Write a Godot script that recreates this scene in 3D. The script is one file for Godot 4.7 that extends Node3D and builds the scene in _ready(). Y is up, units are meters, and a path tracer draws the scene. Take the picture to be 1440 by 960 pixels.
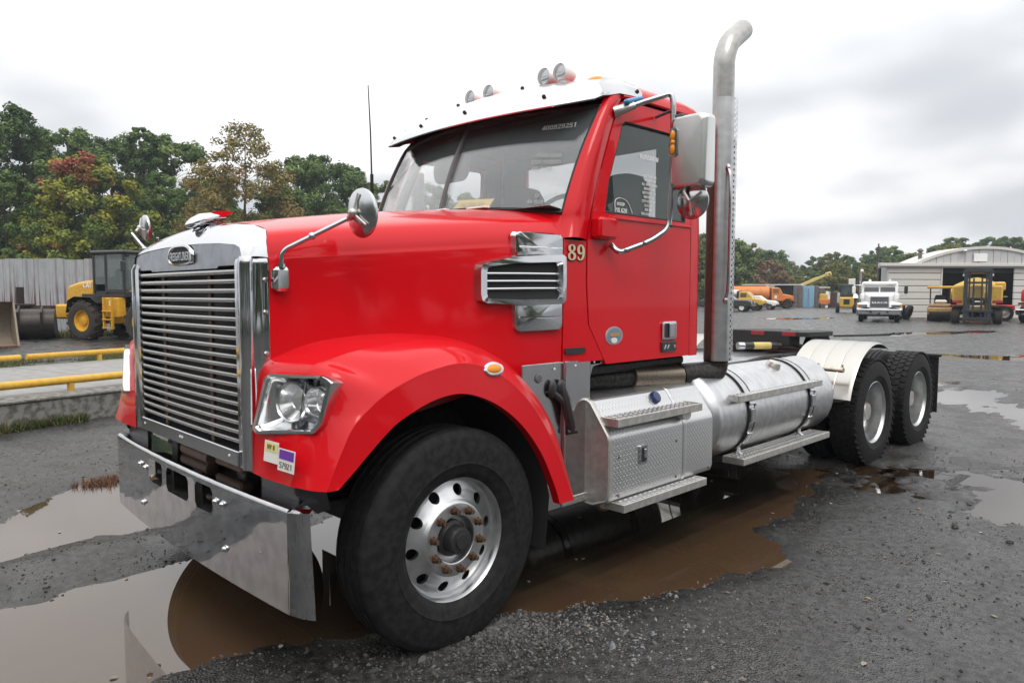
extends Node3D
# A red day-cab semi truck standing among puddles in an equipment yard under an overcast sky.
# Axes: x runs from the truck's nose to its tail, z to the truck's left, y up; the origin is on the ground under the front axle.

func _ready() -> void:
	var cam := Camera3D.new()
	cam.name = "camera"
	cam.position = Vector3(-2.1351, 1.6648, 3.7312)
	cam.basis = Basis(Vector3.UP, -0.7743) * Basis(Vector3.RIGHT, -0.0663) * Basis(Vector3.BACK, 0.0027)
	cam.fov = 50.65
	cam.near = 0.05
	cam.far = 1500.0
	add_child(cam)
	cam.current = true

	var env := Environment.new()
	env.background_mode = Environment.BG_SKY
	env.sky = Sky.new()
	env.sky.sky_material = overcast_sky()
	env.tonemap_mode = Environment.TONE_MAPPER_LINEAR
	env.tonemap_exposure = 1.0
	env.sdfgi_enabled = true
	env.ssao_enabled = true
	env.ssil_enabled = true
	env.fog_enabled = true
	env.fog_density = 0.0006
	env.fog_light_color = Color(0.80, 0.83, 0.87)
	var we := WorldEnvironment.new()
	we.name = "environment"
	we.environment = env
	add_child(we)

	var sun := DirectionalLight3D.new()
	sun.name = "sun"
	sun.light_energy = 0.4
	sun.light_color = Color(1.0, 0.97, 0.93)
	sun.light_angular_distance = 25.0
	sun.shadow_enabled = true
	sun.basis = look(Vector3(-0.25, 0.85, 0.45))   # light travels along -z of the basis
	add_child(sun)

	make_materials()
	build_ground()
	build_far_ground_cover()
	build_left_yard()
	build_right_yard()
	build_trees()
	build_truck()
	build_small_things()

func overcast_sky() -> PanoramaSkyMaterial:
	var w := 768
	var h := 384
	var big := FastNoiseLite.new()
	big.noise_type = FastNoiseLite.TYPE_SIMPLEX_SMOOTH
	big.frequency = 0.55
	big.fractal_octaves = 5
	big.seed = 11
	var img := Image.create(w, h, false, Image.FORMAT_RGBF)
	var bright := Vector3(-0.25, 0.85, 0.45).normalized()
	for j in h:
		var el := (0.5 - (j + 0.5) / h) * PI
		for i in w:
			var az := (i + 0.5) / w * TAU
			var d := Vector3(sin(az) * cos(el), sin(el), -cos(az) * cos(el))
			var y := maxf(d.y, 0.0)
			var k := 1.0 / (y + 0.16)
			var n := big.get_noise_2d(d.x * k + 3.0, d.z * k)          # a flat layer of cloud seen from below
			var thick := smoothstep(-0.42, 0.42, n + 0.32 * smoothstep(0.03, 0.4, y) + 0.22 * maxf(0.0, d.dot(Vector3(-0.3, 0.3, -0.9))) - 0.06)
			var low := Vector3(0.64, 0.67, 0.71)
			var high := Vector3(1.12, 1.12, 1.125)
			var c := low.lerp(high, thick)
			c *= 0.88 + 0.95 * y + 0.25 * pow(maxf(0.0, d.dot(bright)), 4.0)
			img.set_pixel(i, j, Color(c.x, c.y, c.z))
	var p := PanoramaSkyMaterial.new()
	p.panorama = ImageTexture.create_from_image(img)
	return p

func make_materials() -> void:
	var soft := noise_tex(512, 0.012, 5, Color(0.90, 0.90, 0.90), Color(1, 1, 1), 0.2, 0.7, FastNoiseLite.TYPE_SIMPLEX_SMOOTH, 3)
	var blotch := noise_tex(512, 0.02, 6, Color(0.35, 0.35, 0.35), Color(0.9, 0.9, 0.9), 0.3, 0.75, FastNoiseLite.TYPE_SIMPLEX_SMOOTH, 5)
	var scuff := noise_tex(512, 0.015, 6, Color(0.62, 0.62, 0.62), Color(1, 1, 1), 0.25, 0.7, FastNoiseLite.TYPE_SIMPLEX_SMOOTH, 15)
	var waves := noise_tex(512, 0.006, 2, Color.BLACK, Color.WHITE, 0, 1, FastNoiseLite.TYPE_SIMPLEX_SMOOTH, 8, 6.0)
	var grit := noise_tex(512, 0.08, 4, Color.BLACK, Color.WHITE, 0, 1, FastNoiseLite.TYPE_SIMPLEX_SMOOTH, 9, 5.0)
	var rusty := noise_tex(512, 0.03, 5, Color(0.55, 0.32, 0.2), Color(1, 1, 1), 0.25, 0.6, FastNoiseLite.TYPE_SIMPLEX_SMOOTH, 21)

	var red := worn(mat("red_paint", lin(0.57, 0.003, 0.009), 0.30), 0.6, null, null, waves, 0.08)
	red.clearcoat_enabled = true
	red.clearcoat = 0.45
	red.clearcoat_roughness = 0.05
	red.metallic_specular = 0.25
	worn(mat("chrome", lin(0.58, 0.59, 0.61), 0.07, 1.0), 1.1, null, null, waves, 0.09)
	mat("dull_chrome", lin(0.50, 0.51, 0.53), 0.22, 1.0)
	worn(mat("bezel_chrome", lin(0.74, 0.75, 0.76), 0.16, 1.0), 3.0, null, null, waves, 0.05)
	mat("slat_chrome", lin(0.62, 0.62, 0.62), 0.24, 1.0)
	worn(mat("bumper_chrome", lin(0.52, 0.53, 0.55), 0.05, 1.0), 1.4, soft, null, waves, 0.06)
	worn(mat("header_steel", lin(0.36, 0.38, 0.41), 0.3, 1.0), 1.5, soft)
	worn(mat("stainless", lin(0.52, 0.52, 0.53), 0.17, 1.0), 0.9, null, null, waves, 0.10)
	worn(mat("visor_steel", lin(0.56, 0.57, 0.58), 0.22, 1.0), 0.9, null)
	worn(mat("aluminium", lin(0.64, 0.65, 0.66), 0.34, 1.0), 1.6, soft)
	worn(mat("old_aluminium", lin(0.60, 0.59, 0.56), 0.42, 0.85), 2.0, soft, null, grit, 0.15)
	worn(mat("tread_plate", lin(0.60, 0.605, 0.61), 0.34, 1.0), 8.0, null, null, tread_plate(), 0.5)
	worn(mat("warm_steel", lin(0.62, 0.55, 0.44), 0.34, 0.9), 2.0, soft)
	mat("flex_steel", lin(0.20, 0.17, 0.135), 0.4, 0.8)
	worn(mat("brown_pipe", lin(0.13, 0.075, 0.055), 0.6, 0.3), 3.0, soft)
	worn(mat("dark_pipe", lin(0.06, 0.054, 0.05), 0.5, 0.4), 3.0, blotch)
	worn(mat("lug_rust", lin(0.22, 0.115, 0.055), 0.7, 0.3), 9.0, blotch)
	worn(mat("rubber", lin(0.017, 0.017, 0.018), 0.68), 2.6, scuff, null, grit, 0.12)
	M.rubber.metallic_specular = 0.35
	mat("black", lin(0.012, 0.012, 0.013), 0.6)
	mat("soft_black", lin(0.02, 0.02, 0.021), 0.85)
	mat("black_plastic", lin(0.022, 0.022, 0.024), 0.4)
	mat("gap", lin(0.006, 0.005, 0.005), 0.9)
	worn(mat("chassis", lin(0.025, 0.024, 0.023), 0.6), 2.0, blotch)
	mat("grey_trim", lin(0.10, 0.10, 0.105), 0.7)
	mat("dark_trim", lin(0.018, 0.018, 0.020), 0.75)
	mat("white_paint", lin(0.78, 0.78, 0.77), 0.35)
	mat("white_ink", lin(0.80, 0.80, 0.78), 0.8)
	mat("faint_ink", lin(0.42, 0.43, 0.43), 0.8)
	mat("black_ink", lin(0.03, 0.03, 0.03), 0.8)
	mat("gold", lin(0.72, 0.62, 0.42), 0.3, 0.6)
	mat("amber", lin(0.75, 0.26, 0.015), 0.2)
	mat("red_lens", lin(0.30, 0.02, 0.025), 0.4)
	mat("purple", lin(0.14, 0.03, 0.33), 0.5)
	mat("pale_yellow", lin(0.72, 0.62, 0.25), 0.6)
	mat("paper", lin(0.72, 0.70, 0.66), 0.6)
	mat("note_yellow", lin(0.75, 0.58, 0.16), 0.7)
	mat("blue_cap", lin(0.012, 0.03, 0.10), 0.35)
	mat("blue_lens", lin(0.02, 0.20, 0.42), 0.3)
	mat("turquoise", lin(0.08, 0.26, 0.34), 0.5)
	var lens := mat("lens", lin(0.9, 0.92, 0.93, 0.12), 0.03)
	lens.transparency = BaseMaterial3D.TRANSPARENCY_ALPHA
	var glass := mat("glass", lin(0.10, 0.17, 0.165, 0.22), 0.02)
	glass.transparency = BaseMaterial3D.TRANSPARENCY_ALPHA
	var dusty := mat("dusty_glass", lin(0.30, 0.38, 0.39, 0.11), 0.02)
	dusty.transparency = BaseMaterial3D.TRANSPARENCY_ALPHA
	var clear := mat("clear_glass", lin(0.5, 0.56, 0.56, 0.05), 0.02)
	clear.transparency = BaseMaterial3D.TRANSPARENCY_ALPHA
	mat("mirror_glass", lin(0.8, 0.8, 0.8), 0.02, 1.0)

	# setting and yard
	mat("fender_alloy", lin(0.50, 0.485, 0.455), 0.28, 1.0)
	worn(mat("stack_steel", lin(0.40, 0.395, 0.38), 0.30, 1.0), 2.0, soft)
	mat("mirror_steel", lin(0.62, 0.62, 0.61), 0.26, 1.0)
	worn(mat("concrete", lin(0.20, 0.195, 0.18), 0.9), 0.8, noise_tex(512, 0.02, 6, Color(0.68, 0.67, 0.65), Color(1, 1, 1), 0.2, 0.65, FastNoiseLite.TYPE_SIMPLEX_SMOOTH, 31), null, grit, 0.4)
	worn(mat("worn_deck", lin(0.26, 0.255, 0.245), 0.7), 0.5, soft, null, grit, 0.3)
	worn(mat("yellow_pipe", lin(0.62, 0.36, 0.035), 0.45), 1.5, soft)
	worn(mat("loader_yellow", lin(0.68, 0.36, 0.02), 0.42), 1.2, soft)
	worn(mat("orange_paint", lin(0.60, 0.19, 0.03), 0.5), 0.8, soft)
	worn(mat("yellow_paint", lin(0.60, 0.38, 0.06), 0.5), 0.8, soft)
	worn(mat("pale_yellow_paint", lin(0.62, 0.48, 0.16), 0.5), 0.8, soft)
	worn(mat("tan_paint", lin(0.42, 0.27, 0.11), 0.6), 0.8, soft)
	worn(mat("bright_red", lin(0.55, 0.015, 0.02), 0.35), 0.8, soft)
	worn(mat("mud_rubber", lin(0.045, 0.04, 0.035), 0.85), 2.0, blotch, null, grit, 0.5)
	worn(mat("dry_mud_rubber", lin(0.10, 0.085, 0.07), 0.9), 2.0, blotch, null, grit, 0.6)
	worn(mat("bucket_steel", lin(0.05, 0.046, 0.043), 0.45, 0.4), 1.2, rusty)
	worn(mat("rust_steel", lin(0.25, 0.09, 0.03), 0.8), 1.2, blotch)
	worn(mat("pale_rust", lin(0.24, 0.195, 0.15), 0.7), 1.0, soft)
	worn(mat("sheet_steel", lin(0.36, 0.38, 0.41), 0.45, 0.35), 0.35, soft)
	mat("shed_white", lin(0.56, 0.55, 0.52), 0.6)
	mat("shed_grey", lin(0.42, 0.43, 0.43), 0.6)
	worn(mat("steel_blue", lin(0.24, 0.42, 0.58), 0.6), 0.6, soft)
	worn(mat("weathered_grey", lin(0.20, 0.205, 0.20), 0.75), 0.6, rusty)
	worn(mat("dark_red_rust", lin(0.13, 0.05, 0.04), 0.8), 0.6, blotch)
	worn(mat("dark_paint", lin(0.03, 0.035, 0.04), 0.35), 0.6, soft)
	worn(mat("bark", lin(0.09, 0.075, 0.06), 0.95), 1.5, blotch, null, grit, 1.0)
	worn(mat("timber", lin(0.22, 0.20, 0.18), 0.9), 1.5, blotch)
	var dark_glass := mat("dark_glass", lin(0.07, 0.11, 0.11, 0.38), 0.03)
	dark_glass.transparency = BaseMaterial3D.TRANSPARENCY_ALPHA

# the raised lozenges of aluminium tread plate, as relief
func tread_plate() -> Texture2D:
	var n := 128
	var img := Image.create(n, n, false, Image.FORMAT_L8)
	var cell := 32.0
	for y in n:
		for x in n:
			var hgt := 0.0
			for k in 2:
				var px := fposmod(x + cell * 0.5 * k, cell) - cell * 0.5
				var py := fposmod(y + cell * 0.5 * k, cell) - cell * 0.5
				var a := (px + py) * 0.7071
				var b := (px - py) * 0.7071
				if k == 1:
					var s := a; a = b; b = s
				hgt = maxf(hgt, 1.0 - pow(absf(a) / 11.0, 2.0) - pow(absf(b) / 4.0, 2.0))
			img.set_pixel(x, y, Color.from_hsv(0, 0, clampf(hgt * 2.0, 0, 1)))
	img.bump_map_to_normal_map(5.0)
	img.generate_mipmaps()
	return ImageTexture.create_from_image(img)

# ---------------------------------------------------------------- mesh helpers
class Shape:
	var v := PackedVector3Array()
	var uv := PackedVector2Array()
	var col := PackedColorArray()
	var t := Transform3D.IDENTITY
	var mz := false
	var tint := Color.WHITE
	var tinted := false
	var crease := 0.74

	func tri(a: Vector3, b: Vector3, c: Vector3, ua := Vector2.ZERO, ub := Vector2.ZERO, uc := Vector2.ZERO) -> void:
		var p := t * a
		var q := t * b
		var r := t * c
		if mz:
			p.z = -p.z
			q.z = -q.z
			r.z = -r.z
			v.append(p); v.append(r); v.append(q)
			uv.append(ua); uv.append(uc); uv.append(ub)
		else:
			v.append(p); v.append(q); v.append(r)
			uv.append(ua); uv.append(ub); uv.append(uc)
		col.append(tint); col.append(tint); col.append(tint)

	func quad(a: Vector3, b: Vector3, c: Vector3, d: Vector3) -> void:
		tri(a, b, c, Vector2(0, 1), Vector2(1, 1), Vector2(1, 0))
		tri(a, c, d, Vector2(0, 1), Vector2(1, 0), Vector2(0, 0))

	# a box with chamfered edges
	func box(c: Vector3, s: Vector3, bev := 0.0, b := Basis.IDENTITY) -> Shape:
		var h := s * 0.5
		bev = minf(bev, minf(h.x, minf(h.y, h.z)) * 0.9)
		if bev <= 0.0:
			for ax in 3:
				for sg: float in [-1.0, 1.0]:
					var n := Vector3.ZERO; n[ax] = sg * h[ax]
					var u := Vector3.ZERO; u[(ax + 1) % 3] = h[(ax + 1) % 3]
					var w := Vector3.ZERO; w[(ax + 2) % 3] = h[(ax + 2) % 3] * sg
					quad(c + b * (n - u - w), c + b * (n + u - w), c + b * (n + u + w), c + b * (n - u + w))
			return self
		for ax in 3:
			var i1 := (ax + 1) % 3
			var i2 := (ax + 2) % 3
			for sg: float in [-1.0, 1.0]:
				var n := Vector3.ZERO; n[ax] = sg * h[ax]
				var u := Vector3.ZERO; u[i1] = h[i1] - bev
				var w := Vector3.ZERO; w[i2] = (h[i2] - bev) * sg
				quad(c + b * (n - u - w), c + b * (n + u - w), c + b * (n + u + w), c + b * (n - u + w))
			# edges along ax
			for s1: float in [-1.0, 1.0]:
				for s2: float in [-1.0, 1.0]:
					var l := Vector3.ZERO; l[ax] = h[ax] - bev
					var p := Vector3.ZERO; p[i1] = s1 * h[i1]; p[i2] = s2 * (h[i2] - bev)
					var q := Vector3.ZERO; q[i1] = s1 * (h[i1] - bev); q[i2] = s2 * h[i2]
					if s1 * s2 > 0:
						quad(c + b * (p - l), c + b * (q - l), c + b * (q + l), c + b * (p + l))
					else:
						quad(c + b * (p + l), c + b * (q + l), c + b * (q - l), c + b * (p - l))
		for sx: float in [-1.0, 1.0]:
			for sy: float in [-1.0, 1.0]:
				for sz: float in [-1.0, 1.0]:
					var px := Vector3(sx * h.x, sy * (h.y - bev), sz * (h.z - bev))
					var py := Vector3(sx * (h.x - bev), sy * h.y, sz * (h.z - bev))
					var pz := Vector3(sx * (h.x - bev), sy * (h.y - bev), sz * h.z)
					if sx * sy * sz > 0:
						tri(c + b * px, c + b * py, c + b * pz)
					else:
						tri(c + b * px, c + b * pz, c + b * py)
		return self

	func loft(rows: Array, closed := false, flip := false) -> Shape:
		var n: int = rows[0].size()
		var m := rows.size()
		for i in m - 1:
			var r0: PackedVector3Array = rows[i]
			var r1: PackedVector3Array = rows[i + 1]
			for j in (n if closed else n - 1):
				var k := (j + 1) % n
				var u0 := Vector2(float(j) / (n - 1), float(i) / (m - 1))
				var u1 := Vector2(float(j + 1) / (n - 1), float(i + 1) / (m - 1))
				if flip:
					tri(r0[j], r1[k], r0[k], u0, u1, Vector2(u1.x, u0.y))
					tri(r0[j], r1[j], r1[k], u0, Vector2(u0.x, u1.y), u1)
				else:
					tri(r0[j], r0[k], r1[k], u0, Vector2(u1.x, u0.y), u1)
					tri(r0[j], r1[k], r1[j], u0, u1, Vector2(u0.x, u1.y))
		return self

	func fan(pts: PackedVector3Array, flip := false) -> Shape:
		var c := Vector3.ZERO
		for p in pts: c += p
		c /= pts.size()
		for i in pts.size():
			var k := (i + 1) % pts.size()
			if flip: tri(c, pts[k], pts[i])
			else: tri(c, pts[i], pts[k])
		return self

	# rings about an axis: prof = [(radius, distance along axis)]
	func lathe(o: Vector3, axis: Vector3, prof: Array, n := 24, a0 := 0.0, a1 := TAU) -> Shape:
		var ax := axis.normalized()
		var u := ax.cross(Vector3.UP if absf(ax.y) < 0.9 else Vector3.RIGHT).normalized()
		var w := ax.cross(u)
		var rows := []
		var whole := a1 - a0 > TAU - 0.001
		var cnt := n if whole else n + 1
		for p: Vector2 in prof:
			var r := PackedVector3Array()
			for i in cnt:
				var a := a0 + (a1 - a0) * i / n
				r.append(o + ax * p.y + (u * cos(a) + w * sin(a)) * p.x)
			rows.append(r)
		return loft(rows, whole)

	func cyl(a: Vector3, b: Vector3, r0: float, r1 := -1.0, n := 16, caps := true) -> Shape:
		if r1 < 0: r1 = r0
		var l := (b - a).length()
		var pr := [Vector2(r0, 0), Vector2(r1, l)]
		if caps: pr = [Vector2(0, 0), Vector2(r0, 0), Vector2(r1, l), Vector2(0, l)]
		return lathe(a, b - a, pr, n)

	func tube(path: PackedVector3Array, r, n := 10, caps := true) -> Shape:
		var rows := []
		var d0 := (path[1] - path[0]).normalized()
		var u := d0.cross(Vector3.UP if absf(d0.y) < 0.9 else Vector3.RIGHT).normalized()
		for i in path.size():
			var d: Vector3
			if i == 0: d = path[1] - path[0]
			elif i == path.size() - 1: d = path[i] - path[i - 1]
			else: d = (path[i + 1] - path[i]).normalized() + (path[i] - path[i - 1]).normalized()
			d = d.normalized()
			u = (u - d * u.dot(d)).normalized()
			var w := d.cross(u)
			var rr: float = r if r is float else r[i]
			var ring := PackedVector3Array()
			for j in n:
				var a := TAU * j / n
				ring.append(path[i] + (u * cos(a) + w * sin(a)) * rr)
			rows.append(ring)
		loft(rows, true)
		if caps:
			fan(rows[0], true)
			fan(rows[-1])
		return self

	# flat outline in the xy plane (counter-clockwise), pushed from z0 to z1 (z1 > z0)
	func prism(poly: PackedVector2Array, z0: float, z1: float, b := Transform3D.IDENTITY, back := true) -> Shape:
		if Geometry2D.is_polygon_clockwise(poly):
			poly = poly.duplicate()
			poly.reverse()
		var idx := Geometry2D.triangulate_polygon(poly)
		var f := func(p: Vector2, z: float) -> Vector3: return b * Vector3(p.x, p.y, z)
		for i in range(0, idx.size(), 3):
			var p0 := poly[idx[i]]
			var p1 := poly[idx[i + 1]]
			var p2 := poly[idx[i + 2]]
			if (p1 - p0).cross(p2 - p0) < 0:
				var s := p1; p1 = p2; p2 = s
			tri(f.call(p0, z1), f.call(p1, z1), f.call(p2, z1))
			if back: tri(f.call(p0, z0), f.call(p2, z0), f.call(p1, z0))
		for i in poly.size():
			var k := (i + 1) % poly.size()
			quad(f.call(poly[i], z0), f.call(poly[k], z0), f.call(poly[k], z1), f.call(poly[i], z1))
		return self

	func ball(c: Vector3, r: Vector3, n := 12, m := 8, y0 := -1.0, y1 := 1.0) -> Shape:
		var rows := []
		for i in m + 1:
			var y := lerpf(asin(y0), asin(y1), float(i) / m)
			var row := PackedVector3Array()
			for j in n:
				var a := TAU * j / n
				row.append(c + Vector3(cos(y) * cos(a) * r.x, sin(y) * r.y, -cos(y) * sin(a) * r.z))
			rows.append(row)
		return loft(rows, true)

	func mesh() -> ArrayMesh:
		var n := v.size()
		var tris := n / 3
		var fn := PackedVector3Array(); fn.resize(tris)
		var un := PackedVector3Array(); un.resize(tris)
		var gid := PackedInt32Array(); gid.resize(n)
		var groups: Array[PackedInt32Array] = []
		var seen := {}
		for f in tris:
			var c := (v[f * 3 + 1] - v[f * 3]).cross(v[f * 3 + 2] - v[f * 3])
			fn[f] = c
			un[f] = c.normalized()
			for k in 3:
				var p := v[f * 3 + k]
				var key := Vector3i(roundi(p.x * 5000.0), roundi(p.y * 5000.0), roundi(p.z * 5000.0))
				var g: int = seen.get(key, -1)
				if g < 0:
					g = groups.size()
					seen[key] = g
					groups.append(PackedInt32Array())
				groups[g].append(f)
				gid[f * 3 + k] = g
		var pos := PackedVector3Array()
		var nor := PackedVector3Array()
		var uvs := PackedVector2Array()
		var cs := PackedColorArray()
		for f in tris:
			if fn[f].length_squared() < 1e-16: continue
			for k: int in [0, 2, 1]:
				var i := f * 3 + k
				var s := Vector3.ZERO
				for g in groups[gid[i]]:
					if un[g].dot(un[f]) > crease: s += fn[g]
				pos.append(v[i])
				nor.append(s.normalized() if s.length_squared() > 1e-20 else un[f])
				uvs.append(uv[i])
				if tinted: cs.append(col[i])
		var a := []
		a.resize(Mesh.ARRAY_MAX)
		a[Mesh.ARRAY_VERTEX] = pos
		a[Mesh.ARRAY_NORMAL] = nor
		a[Mesh.ARRAY_TEX_UV] = uvs
		if tinted: a[Mesh.ARRAY_COLOR] = cs
		var am := ArrayMesh.new()
		am.add_surface_from_arrays(Mesh.PRIMITIVE_TRIANGLES, a)
		return am


func V(x: float, y: float, z: float) -> Vector3:
	return Vector3(x, y, z)

func pv(a: Array) -> PackedVector3Array:
	return PackedVector3Array(a)

func sh(mirrored := false) -> Shape:
	var s := Shape.new()
	s.mz = mirrored
	return s

# smooth curve through points, n steps a span
func curve(p: PackedVector3Array, n: int) -> PackedVector3Array:
	var o := PackedVector3Array()
	for i in p.size() - 1:
		var a := p[maxi(i - 1, 0)] if i > 0 else p[0] * 2.0 - p[1]
		var d := p[i + 2] if i + 2 < p.size() else p[-1] * 2.0 - p[-2]
		for k in n:
			o.append(p[i].cubic_interpolate(p[i + 1], a, d, float(k) / n))
	o.append(p[-1])
	return o

func smooth_rows(rows: Array, nu: int, nv: int) -> Array:
	var first := []
	for r in rows: first.append(curve(r, nu))
	var out := []
	var n: int = first[0].size()
	var m := (rows.size() - 1) * nv + 1
	for i in m:
		var e := PackedVector3Array(); e.resize(n)
		out.append(e)
	for j in n:
		var c := PackedVector3Array()
		for r in first: c.append(r[j])
		var d := curve(c, nv)
		for i in m: out[i][j] = d[i]
	return out

# round the corners of a path
func bent(p: PackedVector3Array, r: float, n := 5) -> PackedVector3Array:
	var o := pv([p[0]])
	for i in range(1, p.size() - 1):
		var a := (p[i - 1] - p[i])
		var b := (p[i + 1] - p[i])
		var q := minf(r, minf(a.length(), b.length()) * 0.48)
		var s := p[i] + a.normalized() * q
		var e := p[i] + b.normalized() * q
		for k in n + 1:
			var t := float(k) / n
			o.append(s.lerp(p[i], t).lerp(p[i].lerp(e, t), t))
	o.append(p[-1])
	return o

func rounded_rect(w: float, h: float, r: float, n := 4, c := Vector2.ZERO) -> PackedVector2Array:
	var o := PackedVector2Array()
	for q in 4:
		var cc := c + Vector2((w / 2 - r) * [1, -1, -1, 1][q], (h / 2 - r) * [1, 1, -1, -1][q])
		for i in n + 1:
			var a := PI / 2 * (q + float(i) / n)
			o.append(cc + Vector2(cos(a), sin(a)) * r)
	return o

func look(fwd: Vector3, up := Vector3.UP) -> Basis:   # z of the basis points along fwd
	var z := fwd.normalized()
	var x := up.cross(z).normalized()
	return Basis(x, z.cross(x), z)

# ---------------------------------------------------------------- scene tree helpers
var names := {}

func numbered(n: String) -> String:
	if not names.has(n):
		names[n] = 0
		return n
	names[n] += 1
	return "%s_%03d" % [n, names[n]]

func tag(o: Node, label: String, category := "", group := "") -> Node:
	o.set_meta("label", label)
	if category: o.set_meta("category", category)
	if group: o.set_meta("group", group)
	return o

func thing(n: String, label: String, category: String, at := Vector3.ZERO, turn := 0.0, group := "") -> Node3D:
	var o := Node3D.new()
	o.name = numbered(n)
	add_child(o)
	o.position = at
	o.rotation.y = turn
	tag(o, label, category, group)
	return o

func put_mesh(n: String, m: Mesh, mat: Material, parent: Node = null) -> MeshInstance3D:
	var o := MeshInstance3D.new()
	o.mesh = m
	o.material_override = mat
	if parent == null or parent == self:
		o.name = numbered(n)
		add_child(o)
	else:
		var key := n
		var k := 0
		while parent.has_node(NodePath(key)):
			k += 1
			key = "%s_%03d" % [n, k]
		o.name = key
		parent.add_child(o)
	return o

func obj(n: String, s: Shape, mat: Material, parent: Node = null) -> MeshInstance3D:
	return put_mesh(n, s.mesh(), mat, parent)

func setting(n: String, s: Shape, mat: Material) -> MeshInstance3D:
	var o := obj(n, s, mat)
	o.set_meta("kind", "structure")
	return o

func copy_of(o: Node3D, at: Vector3, turn: float, label: String) -> Node3D:
	var c: Node3D = o.duplicate()
	var base := String(o.name)
	if base.length() > 4 and base[-4] == "_" and base.right(3).is_valid_int(): base = base.left(-4)
	c.name = numbered(base)
	add_child(c)
	c.position = at
	c.rotation.y = turn
	c.set_meta("label", label)
	return c

func letters(parent: Node, n: String, s: String, cap: float, mat: Material, at: Transform3D, depth := 0.004, font := "Droid Sans", weight := 400) -> MeshInstance3D:
	var m := TextMesh.new()
	var f := SystemFont.new()
	f.font_names = PackedStringArray([font])
	f.font_weight = weight
	m.font = f
	m.font_size = 48
	m.pixel_size = cap / (48.0 * 0.714)
	m.depth = depth
	m.curve_step = 2.0
	m.text = s
	m.horizontal_alignment = HORIZONTAL_ALIGNMENT_CENTER
	m.vertical_alignment = VERTICAL_ALIGNMENT_CENTER
	var o := put_mesh(n, m, mat, parent)
	o.transform = at
	return o

# ---------------------------------------------------------------- materials
var M := {}

func lin(r: float, g: float, b: float, a := 1.0) -> Color:
	var c := Color(r, g, b).linear_to_srgb()
	c.a = a
	return c

func mat(n: String, c: Color, rough := 0.5, metal := 0.0) -> StandardMaterial3D:
	var m := StandardMaterial3D.new()
	m.resource_name = n
	m.albedo_color = c
	m.roughness = rough
	m.metallic = metal
	m.cull_mode = BaseMaterial3D.CULL_DISABLED
	M[n] = m
	return m

func noise_tex(size: int, freq: float, octaves: int, c0: Color, c1: Color, p0 := 0.3, p1 := 0.7, kind := FastNoiseLite.TYPE_SIMPLEX_SMOOTH, sd := 1, normal := 0.0) -> NoiseTexture2D:
	var f := FastNoiseLite.new()
	f.noise_type = kind
	f.frequency = freq
	f.fractal_octaves = octaves
	f.seed = sd
	var t := NoiseTexture2D.new()
	t.width = size
	t.height = size
	t.seamless = true
	t.noise = f
	if normal > 0.0:
		t.as_normal_map = true
		t.bump_strength = normal
	else:
		var g := Gradient.new()
		g.set_color(0, c0); g.set_offset(0, p0)
		g.set_color(1, c1); g.set_offset(1, p1)
		t.color_ramp = g
	return t

func worn(m: StandardMaterial3D, scale: float, albedo: Texture2D, rough: Texture2D = null, normal: Texture2D = null, strength := 1.0, world := false) -> StandardMaterial3D:
	m.uv1_triplanar = true
	m.uv1_world_triplanar = world
	m.uv1_scale = Vector3.ONE * scale
	if albedo: m.albedo_texture = albedo
	if rough: m.roughness_texture = rough
	if normal:
		m.normal_enabled = true
		m.normal_texture = normal
		m.normal_scale = strength
	return m

# ---------------------------------------------------------------- the red truck
# half of the hood's cross-section, (z, y) from the bottom of the side to the crown, at its front and back end
var HOOD_F := [Vector2(0.745, 0.93), Vector2(0.747, 1.30), Vector2(0.747, 1.60), Vector2(0.750, 1.806), Vector2(0.743, 1.818), Vector2(0.735, 1.86), Vector2(0.712, 1.91), Vector2(0.66, 1.945), Vector2(0.5, 1.978), Vector2(0.25, 2.003), Vector2(0, 2.012)]
var HOOD_R := [Vector2(1.0, 1.27), Vector2(1.006, 1.5), Vector2(1.002, 1.75), Vector2(0.999, 1.938), Vector2(0.990, 1.952), Vector2(0.978, 2.00), Vector2(0.95, 2.05), Vector2(0.90, 2.095), Vector2(0.68, 2.15), Vector2(0.36, 2.19), Vector2(0, 2.205)]
const HOOD_X0 := -0.695
const HOOD_X1 := 0.925

func hood_point(i: int, t: float) -> Vector3:
	var p: Vector2 = HOOD_F[i].lerp(HOOD_R[i], t)
	var up := 0.02 * sin(PI * t) * smoothstep(3.0, 10.0, i)
	var out := 0.012 * sin(PI * t) * (1.0 - smoothstep(5.0, 8.0, i))
	var x0 := HOOD_X0 + 0.065 * smoothstep(5.0, 9.0, i)
	return V(lerpf(x0, HOOD_X1, t), p.y + up, p.x + out)

func hood_z(x: float) -> float:
	return lerpf(0.747, 1.002, (x - HOOD_X0) / (HOOD_X1 - HOOD_X0)) + 0.012 * sin(PI * clampf((x - HOOD_X0) / (HOOD_X1 - HOOD_X0), 0, 1))

func both(n: String, mat_: Material, parent: Node, make: Callable) -> Array:
	var out := []
	for m in [false, true]:
		var s := sh(m)
		make.call(s)
		out.append(obj(n, s, mat_, parent))
	return out

func cab_z(y: float) -> float:
	return 1.04 if y < 2.1 else lerpf(1.04, 1.0, (y - 2.1) / 0.83)

func build_truck() -> void:
	var T := thing("semi_truck", "red day cab semi truck with chrome grille and tall exhaust stack in the foreground", "truck")
	truck_chassis(T)
	truck_bumper(T)
	truck_grille(T)
	truck_hood(T)
	truck_fenders(T)
	truck_cab(T)
	truck_glass(T)
	truck_interior(T)
	truck_roof(T)
	truck_mirrors(T)
	truck_stack(T)
	truck_tanks(T)
	truck_rear(T)
	truck_wheels(T)

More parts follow.
